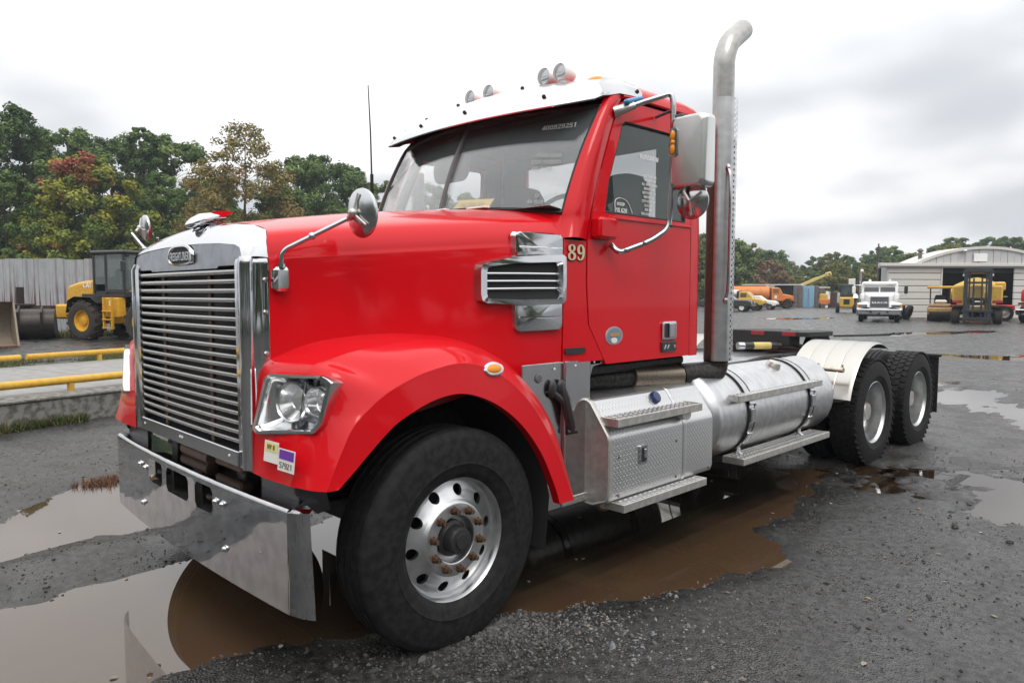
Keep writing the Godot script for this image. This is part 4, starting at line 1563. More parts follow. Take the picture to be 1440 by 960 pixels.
# ---- mirrors
func truck_mirrors(T: Node3D) -> void:
	for m in [false, true]:
		var s := sh(m)
		s.tube(bent(pv([V(1.385, 2.755, 1.03), V(1.46, 2.79, 1.10), V(1.60, 2.855, 1.262), V(1.605, 2.80, 1.275), V(1.605, 2.45, 1.275), V(1.60, 2.06, 1.262), V(1.50, 1.985, 1.21), V(1.31, 1.905, 1.11), V(1.30, 1.955, 1.06)]), 0.05, 5), 0.0165, 10)
		var a := obj("mirror_arm", s, M.dull_chrome, T)
		s = sh(m)
		s.tube(pv([V(1.375, 2.75, 1.01), V(1.41, 2.767, 1.055), V(1.46, 2.79, 1.10)]), [0.034, 0.030, 0.022], 10)
		obj("arm_knuckle", s, M.old_aluminium, a)
		s = sh(m)
		for y: float in [2.715, 2.30]:
			s.box(V(1.615, y, 1.30), V(0.03, 0.022, 0.09), 0.004)
		for p: Vector3 in [V(1.602, 2.075, 1.265), V(1.45, 1.965, 1.185), V(1.345, 1.92, 1.13)]: s.ball(p, V(0.021, 0.012, 0.021), 10, 6)
		s.tube(pv([V(1.61, 2.76, 1.275), V(1.80, 2.79, 1.02)]), 0.010, 8)
		obj("arm_clamp", s, M.grey_trim, a)
		# bracket on the door's corner
		s = sh(m)
		s.box(V(1.215, 2.045, 1.075), V(0.17, 0.125, 0.08), 0.016)
		obj("mirror_bracket", s, M.red_paint, T)
		# housing: a deep steel shell, rounded at the edges, glass towards the tail
		s = sh(m)
		var c := V(1.635, 2.50, 1.385)
		var rows := []
		for q: Array in [[-0.055, 0.75, 0.90], [-0.052, 0.86, 0.95], [-0.035, 0.97, 0.985], [0.0, 1.0, 1.0], [0.055, 1.0, 1.0], [0.06, 0.97, 0.985]]:
			var r := pv([])
			for p in rounded_rect(0.245 * q[1], 0.425 * q[2], 0.035, 4): r.append(c + V(q[0], p.y, p.x))
			rows.append(r)
		s.loft(rows, true, true)
		s.fan(rows[0])
		var h := obj("mirror_housing", s, M.mirror_steel, T)
		s = sh(m)
		s.fan(rows[-1])
		obj("mirror_face", s, M.mirror_glass, h)
		s = sh(m)
		s.prism(rounded_rect(0.05, 0.17, 0.02, 3), 0.0, 0.012, Transform3D(Basis(V(0, 0, 1), V(0, 1, 0), V(-1, 0, 0)), c + V(-0.052, 0.06, -0.085)))
		obj("marker_plate", s, M.chrome, h)
		s = sh(m)
		for y: float in [0.098, 0.02]: s.ball(c + V(-0.066, y, -0.09), V(0.012, 0.032, 0.016), 10, 8)
		s.ball(c + V(-0.066, 0.058, -0.088), V(0.014, 0.016, 0.014), 10, 8)
		obj("marker_lens", s, M.amber, h)
		# round convex mirror below
		s = sh(m)
		var d := V(1.655, 2.215, 1.385)
		s.lathe(d, V(-1, -0.04, 0), [Vector2(0.105, -0.012), Vector2(0.108, 0.0), Vector2(0.098, 0.006), Vector2(0.055, 0.020), Vector2(0, 0.026)], 32)
		s.lathe(d, V(1, 0.04, 0), [Vector2(0.103, 0.01), Vector2(0.06, 0.018), Vector2(0, 0.022)], 32)
		var cv := obj("convex_mirror", s, M.stainless, T)
		s = sh(m)
		for k in 3:
			var an := TAU * k / 3 + 0.6
			s.tube(pv([d + V(-0.032, 0, 0), d + V(-0.018, sin(an) * 0.085, cos(an) * 0.085)]), 0.006, 6)
		s.tube(pv([d + V(-0.035, 0, 0), d + V(-0.04, 0.05, -0.03), d + V(-0.03, 0.09, -0.03)]), 0.012, 8)
		s.box(d + V(-0.02, 0.085, -0.02), V(0.05, 0.02, 0.16), 0.005)
		obj("mirror_spider", s, M.old_aluminium, cv)
		# hood mirror on its bent arm
		s = sh(m)
		s.box(V(-0.655, 1.725, 0.775), V(0.075, 0.105, 0.055), 0.014)
		s.cyl(V(-0.655, 1.775, 0.785), V(-0.655, 1.79, 0.785), 0.018)
		var bx := obj("hood_mirror_base", s, M.chrome, T)
		var tip := V(-0.735, 2.015, 0.93) if m else V(-0.41, 1.995, 0.935)
		s = sh(m)
		s.tube(bent(pv([V(-0.655, 1.78, 0.785), V(-0.655, 1.845, 0.79), tip]), 0.06, 6), 0.0105, 10)
		s.ball(V(-0.655, 1.845, 0.79).lerp(tip, 0.45), V(0.017, 0.017, 0.017), 10, 6)
		obj("hood_mirror_arm", s, M.dull_chrome, bx)
		s = sh(m)
		var e := V(-0.655, 2.055, 0.95) if m else V(-0.375, 2.015, 0.985)
		var ax := V(-0.98, -0.05, 0.02)
		if m: s.t = Transform3D(Basis.from_scale(Vector3.ONE * 0.7), e * 0.3)
		s.lathe(e, ax, [Vector2(0.105, -0.014), Vector2(0.109, -0.004), Vector2(0.107, 0.004), Vector2(0.09, 0.014), Vector2(0.05, 0.026), Vector2(0, 0.032)], 32)
		s.lathe(e, -ax, [Vector2(0.104, 0.012), Vector2(0.06, 0.02), Vector2(0, 0.024)], 32)
		var hm := obj("hood_mirror", s, M.dull_chrome, T)
		s = sh(m)
		var n := ax.normalized()
		if m: s.t = Transform3D(Basis.from_scale(Vector3.ONE * 0.7), e * 0.3)
		var hub := e + n * 0.045
		for k in 3:
			var an := TAU * k / 3 + 0.35
			var u := n.cross(Vector3.UP).normalized()
			s.tube(pv([hub, e + n * 0.024 + (u * cos(an) + n.cross(u) * sin(an)) * 0.085]), 0.0055, 6)
		s.tube(pv([tip, hub]), 0.012, 8)
		s.ball(hub, V(0.022, 0.022, 0.022), 10, 6)
		obj("mirror_spider", s, M.old_aluminium, hm)
	# blue strip lying along the near arm
	var s := sh()
	s.box(V(1.475, 2.825, 1.08), V(0.20, 0.03, 0.035), 0.010, look(V(0.0, 0.3, 1.0)) * Basis(V(0, 0, 1), 0.32))
	obj("blue_tape", s, M.blue_lens, T)
	# whip aerial by the far mirror
	s = sh()
	s.cyl(V(1.17, 2.46, -1.27), V(1.17, 2.62, -1.27), 0.014, -1, 8)
	s.tube(pv([V(1.17, 2.55, -1.27), V(1.165, 2.95, -1.275), V(1.15, 3.32, -1.28)]), [0.007, 0.006, 0.004], 6)
	obj("aerial", s, M.dark_trim, T)

# ---- exhaust
func truck_stack(T: Node3D) -> void:
	var cx := 2.665
	var cz := 1.0
	var s := sh()
	s.tube(pv([V(cx - 0.01, 1.18, cz), V(cx - 0.01, 2.78, cz)]), 0.098, 24)
	obj("muffler", s, M.brown_pipe, T)
	s = sh()
	s.tube(bent(pv([V(cx, 2.7, cz), V(cx, 3.44, cz), V(cx + 0.26, 3.62, cz)]), 0.26, 9), 0.076, 28, false)
	s.tube(bent(pv([V(cx, 2.7, cz), V(cx, 3.44, cz), V(cx + 0.26, 3.62, cz)]), 0.26, 9), 0.067, 28, false)
	s.lathe(V(cx, 2.76, cz), V(0, 1, 0), [Vector2(0.099, -0.02), Vector2(0.099, 0.0), Vector2(0.073, 0.03)], 24)
	obj("stack_pipe", s, M.stack_steel, T)
	# heat shield: a half sleeve, plain in front, punched with rows of slots along its rear part
	s = sh()
	var c := V(cx - 0.01, 0, cz)
	var r := 0.107
	var rows := []
	# plain part runs round the side that faces forward and outward (angles from +x towards +z)
	for y: float in [1.18, 2.0, 3.06]:
		var q := pv([])
		for k in 15:
			var a := deg_to_rad(lerpf(174, 112, k / 14.0))
			q.append(c + V(cos(a) * r, y, sin(a) * r))
		rows.append(q)
	s.loft(rows)
	var ny := 47
	for j in ny:
		var y0 := 1.18 + (3.06 - 1.18) * j / ny
		var y1 := 1.18 + (3.06 - 1.18) * (j + 1) / ny
		for k in 6:
			var b0 := deg_to_rad(112 - 11 * k)
			var b1 := deg_to_rad(112 - 11 * (k + 1))
			var f := func(bb: float, yy: float) -> Vector3: return c + V(cos(bb) * r, yy, sin(bb) * r)
			if k == 0 or k == 5:
				s.quad(f.call(b0, y0), f.call(b1, y0), f.call(b1, y1), f.call(b0, y1))
			else:
				var ym0 := lerpf(y0, y1, 0.55 if k % 2 == 0 else 0.1)
				var ym1 := lerpf(y0, y1, 0.95 if k % 2 == 0 else 0.5)
				s.quad(f.call(b0, y0), f.call(b1, y0), f.call(b1, ym0), f.call(b0, ym0))
				s.quad(f.call(b0, ym1), f.call(b1, ym1), f.call(b1, y1), f.call(b0, y1))
				s.quad(f.call(b0, ym0), f.call(lerpf(b0, b1, 0.2), ym0), f.call(lerpf(b0, b1, 0.2), ym1), f.call(b0, ym1))
	var hs := obj("heat_shield", s, M.aluminium, T)
	# grab handle down the shield
	s = sh()
	var gd := V(cos(deg_to_rad(124)), 0, sin(deg_to_rad(124)))
	var g := func(y: float, o: float) -> Vector3: return c + V(0, y, 0) + gd * (r + o)
	s.tube(bent(pv([g.call(2.56, 0.0), g.call(2.52, 0.03), g.call(2.38, 0.045), g.call(1.80, 0.045), g.call(1.68, 0.03), g.call(1.63, 0.0)]), 0.08, 5), 0.012, 8)
	s.ball(g.call(2.56, 0.0), V(0.02, 0.03, 0.02), 10, 6)
	s.ball(g.call(1.62, 0.0), V(0.02, 0.03, 0.02), 10, 6)
	obj("grab_handle", s, M.dull_chrome, hs)
	# elbow and flexible pipe below the cab
	s = sh()
	s.tube(bent(pv([V(cx - 0.02, 1.22, cz), V(cx - 0.02, 1.085, cz - 0.01), V(2.26, 1.085, cz - 0.08)]), 0.17, 8), 0.088, 22)
	obj("exhaust_elbow", s, M.dark_pipe, T)
	s = sh()
	var prof := [Vector2(0.0, 0.0)]
	for i in 44: prof.append(Vector2(0.074 + 0.006 * (i % 2), i * 0.012))
	prof.append(Vector2(0.0, 0.53))
	s.lathe(V(2.26, 1.088, cz - 0.08), V(-1, 0.05, -0.10), prof, 20)
	obj("flexible_pipe", s, M.flex_steel, T)
	s = sh()
	s.tube(pv([V(1.75, 1.11, 0.86), V(1.2, 1.12, 0.75), V(0.9, 1.1, 0.55)]), 0.07, 14)
	obj("exhaust_pipe", s, M.dark_pipe, T)
	s = sh()
	s.box(V(2.47, 2.86, 0.97), V(0.26, 0.03, 0.05), 0.006)
	s.box(V(2.56, 2.82, 0.97), V(0.07, 0.05, 0.05), 0.006)
	obj("stack_clamp", s, M.dark_trim, T)
	s = sh()
	s.box(V(2.37, 1.36, 0.86), V(0.10, 0.16, 0.20), 0.012)
	obj("cab_mount", s, M.dark_red_rust, T)
	s = sh()
	s.box(V(1.65, 1.20, 0), V(1.36, 0.07, 1.86), 0.02)
	s.box(V(1.75, 1.04, 0.0), V(1.9, 0.20, 1.30), 0.02)
	obj("cab_floor", s, M.chassis, T)
	# coiled air lines behind the cab
	for k in 3:
		s = sh()
		var p := pv([])
		for i in 160:
			var t := i / 159.0
			var a := t * TAU * 16
			p.append(V(2.50 + 0.05 * cos(a), 2.2 - 0.95 * t, 0.30 - 0.28 * k + 0.05 * sin(a)))
		s.tube(p, 0.010, 6)
		obj("air_line", s, [M.black, M.blue_cap, M.dark_red_rust][k], T)

# ---- tanks and steps
func step_plate(s: Shape, x0: float, x1: float, y: float, z0: float, z1: float) -> void:
	# a tread: two side rails, ends, and slotted grip bars on top
	s.box(V((x0 + x1) / 2, y - 0.025, z1 - 0.006), V(x1 - x0, 0.05, 0.012), 0.003)
	s.box(V((x0 + x1) / 2, y - 0.025, z0 + 0.006), V(x1 - x0, 0.05, 0.012), 0.003)
	s.box(V(x0 + 0.006, y - 0.025, (z0 + z1) / 2), V(0.012, 0.048, z1 - z0 - 0.026), 0.002)
	s.box(V(x1 - 0.006, y - 0.025, (z0 + z1) / 2), V(0.012, 0.048, z1 - z0 - 0.026), 0.002)
	s.box(V((x0 + x1) / 2, y - 0.012, (z0 + z1) / 2), V(x1 - x0 - 0.026, 0.010, z1 - z0 - 0.026))

func step_grip(s: Shape, x0: float, x1: float, y: float, z0: float, z1: float) -> void:
	var n := int((x1 - x0) / 0.05)
	for i in n:
		for k in 3:
			var x := x0 + 0.03 + (x1 - x0 - 0.06) * (i + 0.25 + 0.5 * (k % 2)) / n
			var z := lerpf(z0 + 0.032, z1 - 0.032, k / 2.0)
			s.box(V(x, y - 0.005, z), V(0.03, 0.006, 0.016), 0.002)

func truck_tanks(T: Node3D) -> void:
	# battery box with steps
	for m in [false, true]:
		var s := sh(m)
		var sec := P2([0.70, 1.06, 1.045, 1.052, 1.075, 1.035, 1.205, 0.855, 1.215, 0.82, 1.215, 0.50, 1.20, 0.462, 1.10, 0.425, 0.70, 0.425])
		var rows := []
		for q: Array in [[1.112, 0.93], [1.105, 0.97], [1.112, 1.0], [1.135, 1.0], [1.14, 0.985]]:
			var r := pv([])
			for p in sec: r.append(V(q[0], 0.74 + (p.y - 0.74) * q[1], 0.95 + (p.x - 0.95) * q[1]))
			rows.append(r)
		s.loft(rows, true)
		s.fan(rows[0], true)
		var bx := obj("battery_box", s, M.old_aluminium, T)
		s = sh(m)
		s.loft([extr(sec, 1.14, 0.985), extr(sec, 1.875, 0.985)], true)
		s.fan(extr(sec, 1.875, 0.985))
		obj("box_cover", s, M.tread_plate, bx)
		s = sh(m)
		s.loft([extr(sec, 1.88, 0.985), extr(sec, 1.895, 1.0), extr(sec, 1.91, 1.0), extr(sec, 1.925, 0.985), extr(sec, 2.245, 0.985)], true)
		s.fan(extr(sec, 2.245, 0.985))
		obj("rear_cover", s, M.tread_plate, bx)
		s = sh(m)
		s.prism(rounded_rect(0.072, 0.115, 0.012, 3, Vector2(1.435, 0.70)), 1.208, 1.222)
		var lt := obj("latch", s, M.dull_chrome, bx)
		s = sh(m)
		s.prism(rounded_rect(0.048, 0.088, 0.01, 3, Vector2(1.435, 0.70)), 1.222, 1.2235)
		obj("latch_recess", s, M.dark_trim, lt)
		s = sh(m)
		s.box(V(1.44, 0.71, 1.228), V(0.022, 0.055, 0.01), 0.004)
		obj("latch_paddle", s, M.chrome, lt)
		for p: Vector2 in [Vector2(1.20, 0.72), Vector2(1.80, 0.73), Vector2(1.80, 0.50), Vector2(1.20, 0.49), Vector2(2.20, 0.49)]:
			var b := sh(m)
			b.ball(V(p.x, p.y, 1.213), V(0.010, 0.010, 0.006), 8, 4)
			obj("rivet", b, M.grey_trim, bx)
		s = sh(m)
		step_plate(s, 1.12, 2.02, 0.957, 1.11, 1.265)
		var st := obj("upper_step", s, M.old_aluminium, T)
		s = sh(m)
		step_grip(s, 1.12, 2.02, 0.957, 1.11, 1.265)
		obj("step_grip", s, M.aluminium, st)
		s = sh(m)
		s.cyl(V(1.88, 0.90, 1.13), V(1.86, 0.90, 1.25), 0.04, -1, 12)
		obj("step_bumper", s, M.old_aluminium, st)
		s = sh(m)
		step_plate(s, 1.15, 2.05, 0.462, 1.13, 1.29)
		st = obj("lower_step", s, M.old_aluminium, T)
		s = sh(m)
		step_grip(s, 1.15, 2.05, 0.462, 1.13, 1.29)
		obj("step_grip", s, M.aluminium, st)
		s = sh(m)
		s.ball(V(1.30, 0.40, 1.02), V(0.07, 0.06, 0.07), 14, 8)
		obj("drain_tank", s, M.warm_steel, T)
		s = sh(m)
		s.lathe(V(1.72, 1.005, 1.10), V(0, 0.55, 0.83), [Vector2(0.040, -0.05), Vector2(0.040, 0.012), Vector2(0.034, 0.02), Vector2(0, 0.022)], 16)
		obj("filler_cap", s, M.blue_cap, bx)
		# the round fuel tank
		s = sh(m)
		var o := V(2.26, 0.775, 0.88)
		s.lathe(o, V(1, 0, 0), [Vector2(0, 0.0), Vector2(0.16, 0.004), Vector2(0.27, 0.02), Vector2(0.316, 0.05), Vector2(0.330, 0.09), Vector2(0.333, 0.10), Vector2(0.333, 0.125), Vector2(0.330, 0.135), Vector2(0.330, 1.99), Vector2(0.333, 2.0), Vector2(0.333, 2.02), Vector2(0.328, 2.03), Vector2(0.31, 2.07), Vector2(0.26, 2.10), Vector2(0.15, 2.115), Vector2(0, 2.12)], 56)
		var tk := obj("fuel_tank", s, M.aluminium, T)
		for x: float in [2.79, 3.83]:
			s = sh(m)
			s.lathe(V(x, 0.775, 0.88), V(1, 0, 0), [Vector2(0.332, -0.040), Vector2(0.340, -0.038), Vector2(0.340, 0.038), Vector2(0.332, 0.040)], 56)
			var stp := obj("tank_strap", s, M.stainless, tk)
			for e: float in [-0.041, 0.041]:
				s = sh(m)
				s.lathe(V(x + e, 0.775, 0.88), V(1, 0, 0), [Vector2(0.332, -0.006), Vector2(0.342, -0.005), Vector2(0.342, 0.005), Vector2(0.332, 0.006)], 48)
				obj("strap_rubber", s, M.black, stp)
			s = sh(m)
			for a: float in [0.38, 0.02, -0.5]:
				s.box(V(x, 0.775 + sin(a) * 0.345, 0.88 + cos(a) * 0.345), V(0.07, 0.10, 0.02), 0.006, Basis(V(1, 0, 0), -a))
			s.tube(pv([V(x, 0.925, 1.19), V(x + 0.06, 0.85, 1.215)]), 0.010, 6)
			s.box(V(x + 0.02, 0.50, 1.10), V(0.05, 0.09, 0.02), 0.004)
			obj("strap_clamp", s, M.dull_chrome, stp)
		s = sh(m)
		s.lathe(V(3.52, 1.062, 1.01), V(0.02, 0.92, 0.38), [Vector2(0.062, -0.02), Vector2(0.062, 0.01), Vector2(0.058, 0.03), Vector2(0.048, 0.055), Vector2(0.02, 0.062), Vector2(0, 0.062)], 12)
		obj("fuel_cap", s, M.old_aluminium, tk)
		s = sh(m)
		step_plate(s, 2.54, 3.95, 0.95, 1.10, 1.25)
		st = obj("tank_step", s, M.old_aluminium, T)
		s = sh(m)
		step_grip(s, 2.54, 3.95, 0.95, 1.10, 1.25)
		obj("step_grip", s, M.aluminium, st)
		s = sh(m)
		step_plate(s, 2.62, 4.13, 0.485, 1.08, 1.25)
		st = obj("tank_step", s, M.old_aluminium, T)
		s = sh(m)
		step_grip(s, 2.62, 4.13, 0.485, 1.08, 1.25)
		obj("step_grip", s, M.aluminium, st)
		s = sh(m)
		for x: float in [2.80, 3.85]:
			s.tube(pv([V(x, 0.46, 1.15), V(x, 0.55, 1.05)]), 0.012, 6)
		obj("step_hanger", s, M.dull_chrome, T)

func extr(sec: PackedVector2Array, x: float, k: float) -> PackedVector3Array:
	var r := pv([])
	for p in sec: r.append(V(x, 0.74 + (p.y - 0.74) * k, 0.95 + (p.x - 0.95) * k))
	return r

# ---- frame, deck, fifth wheel
func truck_chassis(T: Node3D) -> void:
	for z: float in [-0.43, 0.43]:
		var s := sh()
		s.box(V(3.3, 0.86, z), V(8.0, 0.27, 0.09), 0.006)
		obj("frame_rail", s, M.chassis, T)
	var s := sh()
	for x: float in [0.9, 2.4, 3.6, 4.6, 6.0, 7.2]: s.box(V(x, 0.86, 0), V(0.10, 0.22, 0.78))
	s.box(V(0.2, 1.0, 0), V(1.3, 0.9, 0.62), 0.05)
	s.box(V(1.3, 0.75, 0), V(1.2, 0.5, 0.55), 0.05)
	obj("engine_and_crossmembers", s, M.black, T)
	s = sh()
	s.cyl(V(0, 0.5, -1.0), V(0, 0.5, 1.0), 0.06)
	s.box(V(0, 0.46, 0), V(0.12, 0.12, 1.5), 0.02)
	obj("front_axle", s, M.chassis, T)
	s = sh()
	for z: float in [-0.43, 0.43]:
		for k in 4: s.box(V(0.05, 0.66 - 0.02 * k, z), V(1.3 - 0.18 * k, 0.014, 0.09))
	obj("leaf_spring", s, M.chassis, T)

func truck_rear(T: Node3D) -> void:
	# bright deck plates between the rails behind the cab
	var s := sh()
	s.box(V(4.15, 1.018, -0.19), V(2.7, 0.012, 1.14), 0.004)
	obj("deck_plate", s, M.aluminium, T)
	s = sh()
	s.box(V(3.75, 1.02, 0.43), V(2.2, 0.03, 0.10), 0.006)
	s.box(V(5.1, 1.03, 0.43), V(0.6, 0.05, 0.12), 0.006)
	s.tube(pv([V(2.75, 1.02, 0.52), V(3.2, 1.05, 0.56), V(3.8, 1.03, 0.55), V(4.4, 1.06, 0.50), V(4.9, 1.05, 0.45)]), 0.022, 8)
	s.tube(pv([V(2.75, 1.00, 0.60), V(3.0, 1.07, 0.66), V(3.35, 1.04, 0.70), V(3.5, 1.06, 0.60)]), 0.018, 8)
	obj("rail_top", s, M.chassis, T)
	s = sh()
	s.tube(pv([V(3.10, 1.10, 0.80), V(3.35, 1.075, 0.62), V(3.6, 1.10, 0.52)]), 0.012, 8)
	s.box(V(3.0, 1.10, 0.86), V(0.10, 0.03, 0.04), 0.006)
	obj("tank_fitting", s, M.grey_trim, T)
	# fifth wheel coupling
	s = sh()
	var fw := P2([5.30, -0.36, 5.40, -0.47, 6.10, -0.47, 6.42, -0.30, 6.42, -0.16, 6.02, -0.05, 6.02, 0.05, 6.42, 0.16, 6.42, 0.30, 6.10, 0.47, 5.40, 0.50, 5.30, 0.44])
	s.prism(fw, -0.024, 0.024, Transform3D(Basis(V(0, 0, 1), -0.02) * Basis(V(1, 0, 0), PI / 2), V(0, 1.348, 0)))
	s.box(V(5.42, 1.19, 0), V(0.24, 0.16, 0.7), 0.02)
	for z: float in [-0.38, 0.38]: s.prism(P2([5.5, 1.02, 6.3, 1.02, 6.1, 1.24, 5.7, 1.24]), z - 0.03, z + 0.03)
	s.box(V(5.9, 1.0, 0), V(1.2, 0.03, 0.92), 0.006)
	var f := obj("fifth_wheel", s, M.black, T)
	for z: float in [-0.02, 0.33]:
		s = sh()
		s.box(V(5.297, 1.245, z), V(0.008, 0.042, 0.15), 0.002, Basis(V(0, 1, 0), 0.0))
		obj("reflector", s, M.red_lens, f)
	s = sh()
	s.tube(pv([V(6.1, 1.20, 0.48), V(6.35, 1.21, 0.75), V(6.45, 1.22, 0.95), V(6.38, 1.24, 1.02)]), 0.012, 6)
	obj("release_handle", s, M.chassis, f)
	# cylinder with a yellow label and the clutter of the suspension in front of the coupling
	s = sh()
	s.cyl(V(4.93, 1.12, 0.0), V(5.28, 1.12, 0.22), 0.036, -1, 14)
	var cy := obj("air_cylinder", s, M.black_plastic, T)
	s = sh()
	s.cyl(V(5.03, 1.12, 0.063), V(5.20, 1.12, 0.17), 0.0375, -1, 14, false)
	obj("yellow_label", s, M.pale_yellow_paint, cy)
	s = sh()
	s.cyl(V(4.88, 1.12, -0.032), V(4.94, 1.12, 0.006), 0.039, -1, 14)
	obj("cylinder_end", s, M.dull_chrome, cy)
	s = sh()
	s.tube(pv([V(5.28, 1.12, 0.22), V(5.4, 1.14, 0.28), V(5.55, 1.10, 0.36), V(5.7, 1.06, 0.45)]), 0.025, 8)
	s.box(V(5.65, 1.05, 0.2), V(0.4, 0.05, 0.4), 0.01)
	s.tube(pv([V(5.2, 1.06, -0.35), V(5.4, 1.14, -0.3), V(5.6, 1.1, -0.1)]), 0.02, 8)
	s.box(V(5.45, 1.08, -0.42), V(0.3, 0.14, 0.16), 0.02)
	obj("suspension_clutter", s, M.brown_pipe, T)
	s = sh()
	s.cyl(V(3.9, 1.16, -0.62), V(4.25, 1.16, -0.62), 0.11, -1, 20)
	s.cyl(V(3.45, 1.15, -0.62), V(3.86, 1.15, -0.62), 0.12, -1, 20)
	obj("air_tank", s, M.old_aluminium, T)
	# quarter fenders ahead of the drive wheels
	for m in [false, true]:
		s = sh(m)
		var rows := []
		var c := V(5.36, 0.50, 0)
		var ribs := [0.58, 0.70, 0.715, 0.73, 0.86, 0.875, 0.89, 1.02, 1.035, 1.05, 1.17, 1.20]
		var lift := [0.0, 0.0, -0.012, 0.0, 0.0, -0.012, 0.0, 0.0, -0.012, 0.0, 0.0, -0.02]
		for k in 19:
			var a := deg_to_rad(lerpf(164, 62, k / 18.0))
			var r := pv([])
			for i in ribs.size():
				var rad: float = 0.70 + lift[i] - 0.02 * smoothstep(0, 3, 3 - k) * 0.0
				r.append(c + V(cos(a) * rad, sin(a) * rad, ribs[i]))
			rows.append(r)
		var k1 := V(0, 0, 0)
		s.loft(rows)
		# skirt running down straight from the arc, with a rounded outer corner
		var first: PackedVector3Array = rows[0]
		var down := pv([])
		for i in first.size():
			down.append(V(first[i].x + 0.02, 0.655 + 0.03 * smoothstep(1.05, 1.2, ribs[i]) * smoothstep(1.05, 1.2, ribs[i]), first[i].z))
		s.loft([down, first])
		var qf := obj("quarter_fender", s, M.fender_alloy, T)
		s = sh(m)
		s.tube(pv([V(4.68, 0.985, 0.42), V(4.60, 0.975, 1.17)]), 0.024, 10)
		obj("fender_bracket", s, M.warm_steel, T)
		for z: float in [0.72, 0.92, 1.14]:
			var b := sh(m)
			b.cyl(V(4.65, 0.99, z), V(4.65, 1.02, z), 0.010, -1, 8)
			obj("bolt", b, M.warm_steel, qf)
		# rear mud flap on its hanger
		s = sh(m)
		s.box(V(7.42, 0.60, 0.89), V(0.012, 0.66, 0.60), 0.003)
		obj("mud_flap", s, M.rubber, T)
		s = sh(m)
		s.tube(pv([V(7.40, 0.95, 0.45), V(7.40, 0.95, 1.22)]), 0.018, 8)
		s.tube(pv([V(6.4, 1.0, 0.52), V(7.40, 0.97, 0.55)]), 0.02, 8)
		obj("flap_hanger", s, M.chassis, T)

# ---- wheels
func tyre(s: Shape, w: float, r: float) -> void:
	# profile from the inner bead, over the tread, to the outer bead; axle along z, centred
	var h := w / 2
	var p := [Vector2(0.292, -h + 0.035), Vector2(0.315, -h + 0.018), Vector2(0.36, -h + 0.004), Vector2(0.41, -h), Vector2(0.46, -h + 0.010), Vector2(0.495, -h + 0.022), Vector2(0.512, -h + 0.030), Vector2(r - 0.004, -h + 0.040)]
	var g := [-0.30, -0.10, 0.10, 0.30]
	for q: float in g:
		var y := q * w * 0.95
		p.append_array([Vector2(r, y - 0.008), Vector2(r - 0.014, y - 0.005), Vector2(r - 0.014, y + 0.005), Vector2(r, y + 0.008)])
	p.append_array([Vector2(r - 0.004, h - 0.040), Vector2(0.512, h - 0.030), Vector2(0.498, h - 0.024), Vector2(0.494, h - 0.018), Vector2(0.478, h - 0.013), Vector2(0.474, h - 0.014), Vector2(0.46, h - 0.010), Vector2(0.41, h), Vector2(0.372, h - 0.002), Vector2(0.368, h + 0.001), Vector2(0.362, h + 0.001), Vector2(0.358, h - 0.003), Vector2(0.325, h - 0.012), Vector2(0.312, h - 0.020), Vector2(0.292, h - 0.035)])
	s.lathe(Vector3.ZERO, V(0, 0, 1), p, 72)

func lug_tread(s: Shape, w: float, r: float) -> void:
	var n := 46
	for i in n:
		for k in 4:
			var a := TAU * (i + 0.5 * (k % 2)) / n
			var z := (-0.375 + 0.25 * k) * w * 0.94
			var b := Basis(V(0, 0, 1), a) * Basis(V(1, 0, 0), 0.35 if k % 2 == 0 else -0.35)
			s.box(Basis(V(0, 0, 1), a) * V(r - 0.007, 0, 0) + V(0, 0, z), V(0.020, 0.060, w * 0.205), 0.004, b)

func disc_with_holes(s: Shape, rp: Array, hole_r: float, hole_rad: float, holes: int) -> void:
	# a wheel disc whose height over radius is given by rp [(r, z)], pierced by a ring of round hand holes
	var zf := func(r: float) -> float:
		for i in rp.size() - 1:
			if r >= rp[i].x and r <= rp[i + 1].x:
				return lerpf(rp[i].y, rp[i + 1].y, (r - rp[i].x) / (rp[i + 1].x - rp[i].x))
		return rp[-1].y
	var lo := hole_r - hole_rad - 0.012
	var hi := hole_r + hole_rad + 0.012
	var f := func(r: float, a: float) -> Vector3: return V(cos(a) * r, sin(a) * r, zf.call(r))
	var half := PI / holes
	for k in holes:
		var ac := TAU * k / holes
		var inner := pv([])
		var outer := pv([])
		var rim := pv([])
		var n := 24
		for i in n:
			var t := TAU * i / n
			var rr := hole_r + sin(t) * hole_rad
			inner.append(f.call(rr, ac + cos(t) * hole_rad / hole_r))
			rim.append(inner[-1] + V(0, 0, -0.02))
			var c := cos(t)
			var d := sin(t)
			var q := 1.0 / maxf(absf(c), absf(d))
			outer.append(f.call(hole_r + clampf(d * q, -1, 1) * (hi - hole_r), ac + clampf(c * q, -1, 1) * half))
		s.loft([outer, inner, rim], true, true)
	# rings inside and outside the pierced band, split like the band's edge
	var edge := []
	for k in holes:
		for i in 6:
			edge.append(TAU * k / holes + lerpf(-half, half, i / 6.0))
	var radii_in := []
	var radii_out := [hi]
	for p: Vector2 in rp:
		if p.x < lo: radii_in.append(p.x)
		elif p.x > hi: radii_out.append(p.x)
	radii_in.append(lo)
	for rs: Array in [radii_in, radii_out]:
		var rows := []
		for r: float in rs:
			var row := pv([])
			for a: float in edge: row.append(f.call(r, a))
			rows.append(row)
		s.loft(rows, true, false)

func rim_barrel(s: Shape, depth: float, lip_z: float) -> void:
	s.lathe(Vector3.ZERO, V(0, 0, 1), [Vector2(0.298, lip_z - 0.012), Vector2(0.3075, lip_z - 0.004), Vector2(0.3075, lip_z), Vector2(0.302, lip_z + 0.003), Vector2(0.296, lip_z - 0.001), Vector2(0.288, lip_z - 0.018), Vector2(0.280, lip_z - 0.03), Vector2(0.278, lip_z - depth)], 64)

